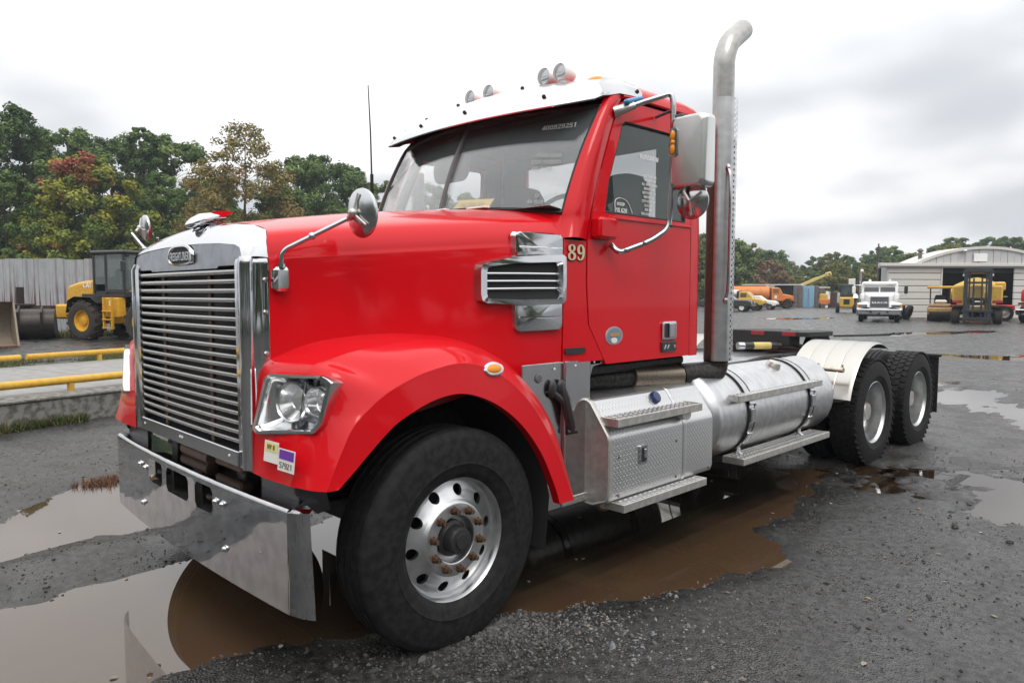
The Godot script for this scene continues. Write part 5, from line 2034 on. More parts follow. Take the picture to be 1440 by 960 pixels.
func truck_wheels(T: Node3D) -> void:
	var tm := sh()
	tyre(tm, 0.275, 0.525)
	var front_tyre := tm.mesh()
	var rm := sh()
	rim_barrel(rm, 0.20, 0.105)
	disc_with_holes(rm, [Vector2(0.108, 0.082), Vector2(0.112, 0.098), Vector2(0.118, 0.102), Vector2(0.168, 0.102), Vector2(0.176, 0.097), Vector2(0.186, 0.086), Vector2(0.21, 0.068), Vector2(0.24, 0.052), Vector2(0.265, 0.046), Vector2(0.281, 0.05)], 0.228, 0.027, 10)
	rm.lathe(Vector3.ZERO, V(0, 0, 1), [Vector2(0.108, 0.085), Vector2(0.106, 0.05), Vector2(0.0, 0.05)], 32)
	var front_rim := rm.mesh()
	var nut := sh()
	nut.lathe(V(0, 0, 0), V(0, 0, 1), [Vector2(0.021, 0.0), Vector2(0.021, 0.005), Vector2(0.0165, 0.006), Vector2(0.0165, 0.026), Vector2(0.013, 0.029)], 6)
	nut.lathe(V(0, 0, 0.02), V(0, 0, 1), [Vector2(0.011, 0), Vector2(0.011, 0.022), Vector2(0, 0.022)], 10)
	var nut_m := nut.mesh()
	var cap := sh()
	cap.lathe(Vector3.ZERO, V(0, 0, 1), [Vector2(0.088, 0.055), Vector2(0.086, 0.075), Vector2(0.070, 0.080), Vector2(0.066, 0.085), Vector2(0.064, 0.130), Vector2(0.058, 0.140), Vector2(0.036, 0.142), Vector2(0.034, 0.150), Vector2(0, 0.150)], 28)
	var cap_m := cap.mesh()
	var dark := sh()
	dark.lathe(Vector3.ZERO, V(0, 0, 1), [Vector2(0.29, -0.10), Vector2(0.20, -0.06), Vector2(0.0, -0.05)], 32)
	var dark_m := dark.mesh()
	for m: float in [1.0, -1.0]:
		var w := Node3D.new()
		w.name = "front_wheel" if m > 0 else "front_wheel_001"
		T.add_child(w)
		w.position = V(0, 0.512, 1.075 * m)
		w.rotation = V(0, 0.0 if m > 0 else PI, 0.12)
		put_mesh("tyre", front_tyre, M.rubber, w)
		put_mesh("rim", front_rim, M.aluminium, w)
		put_mesh("hub_cap", cap_m, M.black_plastic, w)
		put_mesh("brake_drum", dark_m, M.black, w)
		for k in 10:
			var a := TAU * (k + 0.5) / 10
			var nn := put_mesh("lug_nut", nut_m, M.lug_rust, w)
			nn.position = V(cos(a) * 0.1425, sin(a) * 0.1425, 0.101)
	var rt := sh()
	tyre(rt, 0.27, 0.518)
	var rear_tyre := rt.mesh()
	var tr := sh()
	lug_tread(tr, 0.27, 0.525)
	var tread_m := tr.mesh()
	var rr := sh()
	rim_barrel(rr, 0.17, 0.11)
	disc_with_holes(rr, [Vector2(0.11, -0.085), Vector2(0.17, -0.085), Vector2(0.19, -0.08), Vector2(0.23, -0.06), Vector2(0.262, -0.055), Vector2(0.281, -0.06)], 0.225, 0.026, 10)
	var rear_rim := rr.mesh()
	var hub := sh()
	hub.lathe(Vector3.ZERO, V(0, 0, 1), [Vector2(0.115, -0.09), Vector2(0.112, -0.03), Vector2(0.10, 0.0), Vector2(0.085, 0.03), Vector2(0.08, 0.05), Vector2(0, 0.052)], 28)
	var hub_m := hub.mesh()
	for x: float in [5.349, 6.671]:
		for m: float in [1.0, -1.0]:
			var w := Node3D.new()
			w.name = "rear_wheel" if not T.has_node("rear_wheel") else "rear_wheel_%03d" % (T.get_children().filter(func(c): return String(c.name).begins_with("rear_wheel")).size())
			T.add_child(w)
			w.position = V(x, 0.508, 1.085 * m)
			w.rotation.y = 0.0 if m > 0 else PI
			w.rotation.z = x
			put_mesh("tyre", rear_tyre, M.rubber, w)
			put_mesh("rim", rear_rim, M.aluminium, w)
			put_mesh("hub", hub_m, M.old_aluminium, w)
			put_mesh("brake_drum", dark_m, M.black, w)
			var t1 := put_mesh("tread", tread_m, M.rubber, w)
			t1.set_meta("kind", "stuff")
			for k in 10:
				var a := TAU * (k + 0.5) / 10
				var nn := put_mesh("lug_nut", nut_m, M.old_aluminium, w)
				nn.position = V(cos(a) * 0.1425, sin(a) * 0.1425, -0.086)
			var inner := put_mesh("inner_tyre", rear_tyre, M.rubber, w)
			inner.position = V(0, 0, -0.34)
		var s := sh()
		s.cyl(V(x, 0.52, -0.9), V(x, 0.52, 0.9), 0.085)
		s.ball(V(x, 0.52, 0.0), V(0.22, 0.24, 0.22), 16, 10)
		obj("drive_axle", s, M.chassis, T)

# ---------------------------------------------------------------- ground, puddles, gravel
var PUDDLES: Array[PackedVector2Array] = []
var lump := FastNoiseLite.new()

func puddle_outlines() -> void:
	# the large brown puddle under the truck
	PUDDLES.append(P2([-1.95, -0.95, -1.48, -0.76, -1.28, -0.71, -1.03, -0.76, -0.81, -0.76, -0.35, -0.85, 0.3, -0.95, 1.2, -1.2, 2.2, -1.0, 3.2, -0.3, 4.3, 0.5, 4.85, 1.0, 3.95, 1.13]))
	PUDDLES[0].append_array(P2([3.09, 1.33, 2.58, 1.32, 2.45, 1.55, 2.17, 1.73, 1.93, 1.70, 1.53, 1.58, 1.24, 1.45, 0.85, 1.34, 0.56, 1.18, 0.32, 1.08]))
	PUDDLES[0].append_array(P2([-0.36, 0.56, -0.65, 0.56, -0.93, 0.52, -1.21, 0.49, -1.5, 0.58, -1.9, 0.62, -2.4, 0.3, -2.6, -0.5]))
	# the pale one beyond the bumper's far end
	PUDDLES.append(P2([-1.94, -3.0, -1.22, -2.40, -0.78, -2.92, -0.49, -3.29, -0.23, -3.40, 0.1, -3.1, 0.3, -2.3, 0.1, -1.6, -0.14, -1.5, -0.41, -1.66, -0.94, -1.73, -1.35, -1.60, -1.82, -2.0]))
	PUDDLES.append(P2([4.6, 2.0, 5.19, 1.72, 5.68, 1.87, 5.6, 2.41, 5.2, 2.75, 4.3, 2.80, 4.05, 2.4]))
	PUDDLES.append(P2([4.45, 1.55, 5.1, 1.25, 5.6, 1.3, 5.1, 1.62, 4.5, 1.78]))
	PUDDLES.append(P2([11.3, 0.1, 12.24, 0.2, 12.27, 0.72, 10.54, 1.49, 9.87, 2.2, 8.4, 2.6, 8.9, 1.85, 9.4, 1.35, 10.6, 0.55]))
	PUDDLES.append(P2([11.9, -0.5, 12.5, -0.6, 13.3, -0.1, 12.6, 0.05]))
	PUDDLES.append(P2([30.0, -7.4, 37.0, -5.0, 36.0, -4.0, 29.5, -6.2]))
	PUDDLES.append(P2([20.0, -2.2, 22.0, -0.4, 20.6, 0.2, 19.4, -0.9]))
	PUDDLES.append(P2([44.0, -20.0, 50.0, -17.4, 48.0, -16.4, 43.0, -18.6]))

func puddle_depth(p: Vector2, k: int) -> float:   # signed distance, negative inside
	var a := PUDDLES[k]
	var best := 1e9
	var inside := false
	var n := a.size()
	var j := n - 1
	for i in n:
		var e := a[j] - a[i]
		var w := p - a[i]
		var d := w - e * clampf(w.dot(e) / e.length_squared(), 0.0, 1.0)
		best = minf(best, d.length_squared())
		if (a[i].y > p.y) != (a[j].y > p.y) and p.x < (a[j].x - a[i].x) * (p.y - a[i].y) / (a[j].y - a[i].y) + a[i].x:
			inside = not inside
		j = i
	return -sqrt(best) if inside else sqrt(best)

# height of the yard and how near water is (0 dry, 1 in the water)
func yard_at(x: float, z: float) -> Vector2:
	var h := 0.020 + 0.012 * lump.get_noise_2d(x * 0.7, z * 0.7)
	var near := Vector2(x - 0.5, z).length()
	if near < 22.0:
		h += 0.0035 * lump.get_noise_2d(x * 4.0 + 50.0, z * 4.0) + 0.0010 * lump.get_noise_2d(x * 15.0, z * 15.0 + 20.0)
	var wet := 0.0
	var p := Vector2(x, z)
	for k in PUDDLES.size():
		var b := boxes[k]
		if not b.has_point(p): continue
		var wob := (0.10 if k < 2 else 0.55) * lump.get_noise_2d(x * 1.7 + 9.0, z * 1.7) + (0.06 if k < 2 else 0.25) * lump.get_noise_2d(x * 6.0, z * 6.0 + 5.0)
		var sd := puddle_depth(p, k) + wob + (0.05 if k == 0 and x > 0.2 else (0.10 if k == 2 or k == 3 else 0.0))
		h -= 0.055 * smoothstep(0.30, -0.30, sd)
		wet = maxf(wet, smoothstep(0.50, -0.02, sd))
	# churned ridge between the two front puddles
	var a := Vector2(-2.2, -1.42)
	var e := Vector2(0.3, -1.12) - a
	var t := clampf((p - a).dot(e) / e.length_squared(), 0.0, 1.0)
	var d := (p - a - e * t).length()
	h += 0.035 * exp(-d * d / 0.06) * (1.0 + 0.6 * lump.get_noise_2d(x * 5.0, z * 5.0))
	return Vector2(h, wet)

var boxes: Array[Rect2] = []

func grown_lines(a: float, b: float, step: float, lo: float, hi: float, g: float) -> PackedFloat32Array:
	var o := PackedFloat32Array()
	var left := PackedFloat32Array()
	var s := step
	var x := a
	while x > lo:
		s *= g
		x -= s
		left.append(x)
	left.reverse()
	o.append_array(left)
	x = a
	while x < b:
		o.append(x)
		x += step
	s = step
	while x < hi:
		o.append(x)
		s *= g
		x += s
	o.append(hi)
	return o

func build_ground() -> void:
	lump.noise_type = FastNoiseLite.TYPE_SIMPLEX_SMOOTH
	lump.frequency = 0.7
	lump.fractal_octaves = 3
	lump.seed = 4
	puddle_outlines()
	for a in PUDDLES:
		var r := Rect2(a[0], Vector2.ZERO)
		for p in a: r = r.expand(p)
		boxes.append(r.grow(1.0))
	var xs := grown_lines(-2.8, 6.4, 0.042, -260.0, 620.0, 1.075)
	var zs := grown_lines(-4.4, 3.2, 0.042, -640.0, 60.0, 1.075)
	var nx := xs.size()
	var nz := zs.size()
	var pos := PackedVector3Array(); pos.resize(nx * nz)
	var col := PackedColorArray(); col.resize(nx * nz)
	for j in nz:
		for i in nx:
			var q := yard_at(xs[i], zs[j])
			pos[j * nx + i] = V(xs[i], q.x, zs[j])
			var tone := 1.0 + 0.28 * lump.get_noise_2d(xs[i] * 0.30 + 70.0, zs[j] * 0.30) + 0.10 * lump.get_noise_2d(xs[i] * 2.2, zs[j] * 2.2 + 30.0)
			var warm := smoothstep(0.1, 0.6, lump.get_noise_2d(xs[i] * 0.12 - 40.0, zs[j] * 0.12))
			# pale gravel apron towards the weighbridge and at the shed
			var apron := smoothstep(-3.6, -4.6, zs[j]) * smoothstep(5.0, 2.0, xs[i]) * 0.35 + smoothstep(44.0, 50.0, xs[i]) * 0.35
			tone *= 1.0 + apron
			tone *= lerpf(1.0, 0.42, q.y) * (1.0 + 0.22 * lump.get_noise_2d(xs[i] * 0.16 + 5.0, zs[j] * 1.5))
			col[j * nx + i] = Color(tone * (1.0 + 0.10 * warm), tone * (1.0 + 0.03 * warm), tone * (1.0 - 0.06 * warm))
	var nor := PackedVector3Array(); nor.resize(nx * nz)
	for j in nz:
		for i in nx:
			var i0 := maxi(i - 1, 0)
			var i1 := mini(i + 1, nx - 1)
			var j0 := maxi(j - 1, 0)
			var j1 := mini(j + 1, nz - 1)
			var dx := (pos[j * nx + i1].y - pos[j * nx + i0].y) / (xs[i1] - xs[i0])
			var dz := (pos[j1 * nx + i].y - pos[j0 * nx + i].y) / (zs[j1] - zs[j0])
			nor[j * nx + i] = V(-dx, 1, -dz).normalized()
	var idx := PackedInt32Array()
	for j in nz - 1:
		for i in nx - 1:
			var a := j * nx + i
			idx.append_array(PackedInt32Array([a, a + 1, a + nx + 1, a, a + nx + 1, a + nx]))
	var arr := []
	arr.resize(Mesh.ARRAY_MAX)
	arr[Mesh.ARRAY_VERTEX] = pos
	arr[Mesh.ARRAY_NORMAL] = nor
	arr[Mesh.ARRAY_COLOR] = col
	arr[Mesh.ARRAY_INDEX] = idx
	var am := ArrayMesh.new()
	am.add_surface_from_arrays(Mesh.PRIMITIVE_TRIANGLES, arr)
	var m := mat("wet_asphalt", lin(0.047, 0.046, 0.045), 1.0)
	m.vertex_color_use_as_albedo = true
	worn(m, 0.33, noise_tex(1024, 0.04, 7, Color(0.62, 0.62, 0.62), Color(1, 1, 1), 0.25, 0.72, FastNoiseLite.TYPE_SIMPLEX, 41),
		noise_tex(1024, 0.0045, 5, Color(0.20, 0.20, 0.20), Color(0.46, 0.46, 0.46), 0.32, 0.62, FastNoiseLite.TYPE_SIMPLEX_SMOOTH, 43),
		noise_tex(1024, 0.16, 4, Color.BLACK, Color.WHITE, 0, 1, FastNoiseLite.TYPE_SIMPLEX, 44, 7.0), 0.24, true)
	var g := put_mesh("ground", am, m)
	g.set_meta("kind", "structure")
	# standing water
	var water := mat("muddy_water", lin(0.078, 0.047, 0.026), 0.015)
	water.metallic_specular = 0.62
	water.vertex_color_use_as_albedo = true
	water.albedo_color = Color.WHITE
	for k in PUDDLES.size():
		var s := sh()
		s.tinted = true
		var r: Rect2 = boxes[k].grow(-0.5)
		var cell := 0.14 if k < 4 else 0.35
		for j in int(r.size.y / cell) + 1:
			for i in int(r.size.x / cell) + 1:
				var p := r.position + Vector2(i, j) * cell
				if puddle_depth(p + Vector2(cell, cell) * 0.5, k) > 0.45: continue
				# brown out in front, a darker brown under the truck
				var clear := 0.0  # share of the darker water colour
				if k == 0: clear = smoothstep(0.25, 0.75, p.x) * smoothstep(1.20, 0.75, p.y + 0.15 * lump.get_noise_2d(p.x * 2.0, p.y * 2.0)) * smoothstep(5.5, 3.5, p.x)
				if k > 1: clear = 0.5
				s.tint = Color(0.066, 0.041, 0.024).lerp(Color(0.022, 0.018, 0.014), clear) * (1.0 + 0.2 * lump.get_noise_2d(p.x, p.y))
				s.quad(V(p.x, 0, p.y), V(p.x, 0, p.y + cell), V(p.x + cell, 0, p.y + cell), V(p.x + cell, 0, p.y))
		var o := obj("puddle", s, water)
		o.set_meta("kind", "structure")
	build_gravel()

func pebble_mesh(sd: int) -> ArrayMesh:
	var rng := RandomNumberGenerator.new()
	rng.seed = sd
	var s := sh()
	s.ball(Vector3.ZERO, Vector3.ONE, 6, 4)
	for i in s.v.size():
		var p := s.v[i]
		var k := 1.0 + 0.28 * sin(p.x * 3.1 + sd) * cos(p.y * 2.7 + sd * 2.0) + 0.2 * sin(p.z * 4.0 + sd)
		s.v[i] = p * k * V(1.0, 0.66, 0.82)
	s.crease = 0.9
	return s.mesh()

func scatter(n: String, mesh: Mesh, m: Material, xf: Array, cols: Array) -> void:
	var mm := MultiMesh.new()
	mm.transform_format = MultiMesh.TRANSFORM_3D
	mm.use_colors = true
	mm.mesh = mesh
	mm.instance_count = xf.size()
	for i in xf.size():
		mm.set_instance_transform(i, xf[i])
		mm.set_instance_color(i, cols[i])
	var o := MultiMeshInstance3D.new()
	o.multimesh = mm
	o.material_override = m
	o.name = numbered(n)
	o.set_meta("kind", "stuff")
	add_child(o)

func build_gravel() -> void:
	var rng := RandomNumberGenerator.new()
	rng.seed = 77
	var m := mat("pebble", lin(1, 1, 1), 0.75)
	m.vertex_color_use_as_albedo = true
	for kind in 3:
		var xf := []
		var cols := []
		var count: int = [16000, 16000, 4000][kind]
		var tries := 0
		while xf.size() < count and tries < count * 4:
			tries += 1
			var p := Vector2.ZERO
			var size := 0.0
			if kind < 2:
				# around the camera's feet, thinning outwards
				var a := rng.randf() * TAU
				var d := 6.5 * pow(rng.randf(), 1.25)
				p = Vector2(0.2, 1.2) + Vector2(cos(a), sin(a)) * d
				size = 0.0030 * exp(rng.randfn(0.0, 0.5))
			else:
				p = Vector2(rng.randf_range(-4, 16), rng.randf_range(-6.2, 4.5))
				size = 0.0036 * exp(rng.randfn(0.0, 0.5))
			var q := yard_at(p.x, p.y)
			if q.x < -0.004: continue
			var clump := lump.get_noise_2d(p.x * 1.6 + 200.0, p.y * 1.6)
			if rng.randf() > smoothstep(-0.35, 0.35, clump) + 0.3: continue
			# a band of washed pale stones along the near shore
			var shore := exp(-pow((p - Vector2(0.75, 1.75)).length() / 0.55, 2.0))
			if rng.randf() < shore * 0.22: size *= 1.7
			var b := Basis(Vector3.UP, rng.randf() * TAU) * Basis(Vector3.RIGHT, rng.randf_range(-0.4, 0.4)) * Basis.from_scale(V(1, rng.randf_range(0.7, 1.1), 1) * size * 1.3)
			xf.append(Transform3D(b, V(p.x, q.x + size * 0.25, p.y)))
			var g := 0.034 + 0.09 * pow(rng.randf(), 2.6) + 0.20 * shore * rng.randf()
			var w := rng.randf_range(-0.1, 0.15)
			cols.append(Color(g * (1 + w), g, g * (1 - w)))
		scatter("gravel", pebble_mesh(kind + 1), m, xf, cols)

# grass and moss in the strips beside the weighbridge
func build_far_ground_cover() -> void:
	var rng := RandomNumberGenerator.new()
	rng.seed = 5
	var blade := sh()
	for k in 5:
		var a := k * 2.4
		var d := V(cos(a), 0, sin(a))
		var w := V(-d.z, 0, d.x) * 0.006
		blade.tri(d * 0.012 - w, d * 0.012 + w, d * (0.04 + 0.012 * k) + V(0, 0.10 - 0.012 * k, 0))
	var m := mat("grass", lin(1, 1, 1), 0.8)
	m.vertex_color_use_as_albedo = true
	m.backlight_enabled = true
	m.backlight = Color(0.35, 0.35, 0.2)
	var xf := []
	var cols := []
	for i in 42000:
		var p := Vector2.ZERO
		var s := 1.0
		var u := rng.randf()
		if i < 9000:      # along the foot of the wall
			p = Vector2(-6, -5.20) + Vector2(12.0, -3.05) * u + Vector2(rng.randfn(0, 0.05), absf(rng.randfn(0, 0.10)))
			s = rng.randf_range(0.6, 1.5)
			if lump.get_noise_2d(p.x * 2.0, 5.0) < -0.12: continue
		elif i < 26000:      # strip behind the far rail
			p = Vector2(-8, -11.4) + Vector2(20.0, -4.6) * u + Vector2(0, -3.6 * rng.randf())
			s = rng.randf_range(0.6, 1.5)
			if lump.get_noise_2d(p.x * 0.6, p.y * 0.9) < -0.12: continue
		else:      # by the machines and along the fence
			p = Vector2(-2, -27.3) + Vector2(18.0, 9.0) * 0.0
			p = Vector2(lerpf(-6.0, 16.0, u), lerpf(-36.5, -17.0, u)) + Vector2(-0.7, 0.7) * 3.4 * rng.randf() * -1.0 + Vector2(0, rng.randf() * 2.0)
			s = rng.randf_range(1.0, 2.6)
			if lump.get_noise_2d(p.x * 0.3, p.y * 0.3) < -0.15: continue
		var y := 0.02
		xf.append(Transform3D(Basis(Vector3.UP, rng.randf() * TAU) * Basis.from_scale(V(s, s * rng.randf_range(0.6, 1.2), s)), V(p.x, y, p.y)))
		var dry := rng.randf()
		cols.append(Color(0.05, 0.085, 0.02).lerp(Color(0.17, 0.14, 0.05), dry * dry) * rng.randf_range(0.7, 1.2))
	scatter("grass", blade.mesh(), m, xf, cols)
	# a wisp of reddish weed at the edge of the far puddle
	xf = []
	cols = []
	for i in 160:
		var p := Vector2(-0.33, -3.25) + Vector2(rng.randfn(0, 0.11), rng.randfn(0, 0.07))
		xf.append(Transform3D(Basis(Vector3.UP, rng.randf() * TAU) * Basis.from_scale(Vector3.ONE * rng.randf_range(0.3, 0.8)), V(p.x, 0.0, p.y)))
		cols.append(Color(0.16, 0.08, 0.05) * rng.randf_range(0.6, 1.3))
	scatter("dead_weed", blade.mesh(), m, xf, cols)
	# a few fallen leaves
	var leaf := sh()
	leaf.loft([pv([V(-0.022, 0.002, 0), V(-0.01, 0.006, 0.012), V(0.012, 0.004, 0.012), V(0.024, 0.001, 0)]), pv([V(-0.022, 0.002, 0), V(-0.01, 0.003, -0.012), V(0.012, 0.006, -0.011), V(0.024, 0.001, 0)])])
	xf = []
	cols = []
	for i in 90:
		var p := Vector2(rng.randf_range(-2.2, 8), rng.randf_range(-4, 3.5))
		var q := yard_at(p.x, p.y)
		xf.append(Transform3D(Basis(Vector3.UP, rng.randf() * TAU) * Basis.from_scale(Vector3.ONE * rng.randf_range(0.5, 1.0)), V(p.x, maxf(q.x, 0.0) + 0.003, p.y)))
		cols.append(Color(0.20, 0.13, 0.06).lerp(Color(0.35, 0.33, 0.28), rng.randf()) * rng.randf_range(0.6, 1.1))
	scatter("fallen_leaves", leaf.mesh(), m, xf, cols)

# ---------------------------------------------------------------- shared pieces for yard machines
func wheel_at(parent: Node, n: String, at: Vector3, r: float, w: float, tyre_mat: Material, rim_mat: Material, turn := 0.0, lugs := 0, rim_r := 0.55) -> Node3D:
	# a wheel whose axle lies along the parent's z; the outer face looks to +z when turn is 0
	var key := n
	var k := 0
	while parent.has_node(NodePath(key)):
		k += 1
		key = "%s_%03d" % [n, k]
	var o := Node3D.new()
	o.name = key
	parent.add_child(o)
	o.position = at
	o.rotation.y = turn
	var h := w / 2
	var s := sh()
	s.lathe(Vector3.ZERO, V(0, 0, 1), [Vector2(r * rim_r, -h * 0.8), Vector2(r * 0.8, -h), Vector2(r * 0.95, -h * 0.85), Vector2(r, -h * 0.6), Vector2(r, h * 0.6), Vector2(r * 0.95, h * 0.85), Vector2(r * 0.8, h), Vector2(r * rim_r * 1.04, h * 0.86), Vector2(r * rim_r, h * 0.7)], 32)
	for i in lugs:
		for e: float in [-1.0, 1.0]:
			var a := TAU * (i + (0.5 if e > 0 else 0.0)) / lugs
			s.box(Basis(V(0, 0, 1), a) * V(r * 0.99, 0, 0) + V(0, 0, e * w * 0.25), V(r * 0.09, r * 0.10, w * 0.52), 0.01, Basis(V(0, 0, 1), a) * Basis(V(1, 0, 0), 0.5 * e))
	obj("tyre", s, tyre_mat, o)
	s = sh()
	s.lathe(Vector3.ZERO, V(0, 0, 1), [Vector2(r * rim_r, h * 0.62), Vector2(r * rim_r * 1.02, h * 0.78), Vector2(r * rim_r * 0.94, h * 0.76), Vector2(r * rim_r * 0.86, h * 0.35), Vector2(r * rim_r * 0.5, h * 0.30), Vector2(r * rim_r * 0.42, h * 0.55), Vector2(r * rim_r * 0.2, h * 0.62), Vector2(0, h * 0.62)], 28)
	obj("rim", s, rim_mat, o)
	return o

func part_box(parent: Node, n: String, m: Material, c: Vector3, s: Vector3, bev := 0.02, b := Basis.IDENTITY) -> MeshInstance3D:
	var q := sh()
	q.box(c, s, bev, b)
	return obj(n, q, m, parent)

const FACE := -0.7743      # turn that points a thing's +z at the photographer's side of the yard

# ---------------------------------------------------------------- left: fence, weighbridge, loader, buckets
func build_left_yard() -> void:
	steel_fence()
	weighbridge()
	wheel_loader()
	loose_buckets()

func steel_fence() -> void:
	var f := thing("steel_fence", "tall fence of grey corrugated steel sheets streaked with rust, under the trees", "fence", V(0.2, 0, -34.0), -0.7743)
	var rng := RandomNumberGenerator.new()
	rng.seed = 31
	var img := Image.create(64, 128, false, Image.FORMAT_RGB8)
	var sheet_mats := []
	for v in 4:
		var im := Image.create(96, 128, false, Image.FORMAT_RGB8)
		var streak := FastNoiseLite.new()
		streak.seed = 50 + v
		streak.frequency = 0.06
		streak.fractal_octaves = 3
		for y in 128:
			for x in 96:
				var run := streak.get_noise_2d(x, 0.0) * 0.8 + 0.35 * streak.get_noise_2d(x * 2.2, y * 0.10)
				var low := smoothstep(0.35, 1.0, y / 128.0)
				var amt := smoothstep(0.06, 0.34, run + 0.14 * low + 0.04 * v) * (0.35 + 0.65 * low)
				var g := 0.40 + 0.07 * streak.get_noise_2d(x * 0.3, y * 0.3 + 90.0)
				im.set_pixel(x, y, Color(g * 0.97, g, g * 1.06).lerp(Color(0.13, 0.035, 0.028), amt).linear_to_srgb())
		var m := mat("fence_sheet_%s" % ["a", "b", "c", "d"][v], Color.WHITE, 0.5, 0.15)
		m.albedo_texture = ImageTexture.create_from_image(im)
		sheet_mats.append(m)
	for i in 26:
		var s := sh()
		var x0 := -7.0 + i * 0.78
		var top := 2.98 + rng.randf_range(-0.03, 0.03)
		var lo := pv([]); var hi := pv([])
		var lean := rng.randf_range(-0.015, 0.015)
		for k in 17:
			var x := x0 + 0.80 * k / 16.0
			var z := 0.018 * cos(k * PI) + 0.01 * (i % 2)
			lo.append(V(x, 1.12, z))
			hi.append(V(x + lean, top, z))
		s.loft([hi, lo], false, true)
		s.crease = 0.2
		obj("sheet", s, sheet_mats[(i * 7 + i / 3) % 4], f)
	for i in 26:
		var s := sh()
		var x0 := -7.0 + i * 0.78
		var lo := pv([]); var hi := pv([])
		for k in 13:
			var x := x0 + 0.79 * k / 12.0
			lo.append(V(x, 0.0, 0.016 * cos(k * PI) - 0.04))
			hi.append(V(x, 1.02, 0.016 * cos(k * PI) - 0.04))
		s.loft([hi, lo], false, true)
		obj("lower_sheet", s, sheet_mats[(i * 5) % 2], f)
	for i in 4:
		part_box(f, "rail", M.dark_red_rust, V(-4.4 + 5.2 * i, 1.06, 0.05), V(5.19, 0.17, 0.10), 0.01)
		part_box(f, "tie", M.shed_grey, V(-4.4 + 5.2 * i, 0.93, 0.07), V(5.19, 0.05, 0.05), 0.01)
	for i in 8:
		part_box(f, "post", M.dark_red_rust, V(-6.6 + 2.6 * i, 1.4, -0.12), V(0.12, 2.8, 0.12), 0.01)

func weighbridge() -> void:
	# local x runs along the bridge, z towards the truck
	var turn := atan2(0.31, 1.22)
	var o := V(0.04, 0, -6.65)
	var w := thing("weighbridge", "low concrete weighbridge with worn grey deck behind the truck's bumper", "weighbridge", o, turn)
	for i in 7:
		part_box(w, "wall_block", M.concrete, V(-9.0 + 3.0 * i, 0.165, -0.10), V(2.985, 0.33, 0.20), 0.015)
		part_box(w, "coping", M.concrete, V(-9.0 + 3.0 * i, 0.352, -0.16), V(2.985, 0.04, 0.36), 0.012)
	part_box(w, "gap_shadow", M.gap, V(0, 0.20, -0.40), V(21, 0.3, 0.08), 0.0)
	for i in 7:
		part_box(w, "deck_plate", M.worn_deck, V(-9.0 + 3.0 * i, 0.185, -1.42), V(2.98, 0.36, 1.90), 0.012)
		part_box(w, "deck_plate", M.worn_deck, V(-9.0 + 3.0 * i, 0.178, -3.46), V(2.98, 0.36, 2.10), 0.012)
	part_box(w, "far_wall", M.concrete, V(0, 0.16, -4.72), V(21, 0.32, 0.22), 0.015)
	# the two rails, yellow pipes on short posts
	var rails := [["yellow pipe guard rail on the near edge of the weighbridge", -0.50, 0.50, 2.9], ["yellow pipe guard rail on the far side of the weighbridge, with a gap in it", -4.45, 0.52, 0.6]]
	for k in 2:
		var r := thing("guard_rail", rails[k][0], "rail", o, turn, "yellow weighbridge rails")
		var z: float = rails[k][1]
		var y: float = rails[k][2]
		var spans := [[-9.0, 3.6]] if k == 0 else [[-9.0, 1.62], [1.72, 8.0]]
		for sp: Array in spans:
			var s := sh()
			s.tube(pv([V(sp[0], y, z), V(sp[0] + 0.02, y, z), V(sp[1] - 0.02, y, z), V(sp[1], y, z)]), [0.048, 0.052, 0.052, 0.048], 14)
			obj("pipe", s, M.yellow_pipe, r)
		for x: float in [-6.0, -3.0, 0.44, 3.2] if k == 0 else [-6.0, -3.0, 0.0, 3.0, 6.0]:
			part_box(r, "post", M.yellow_pipe, V(x, 0.42, z), V(0.07, 0.18, 0.07), 0.008)

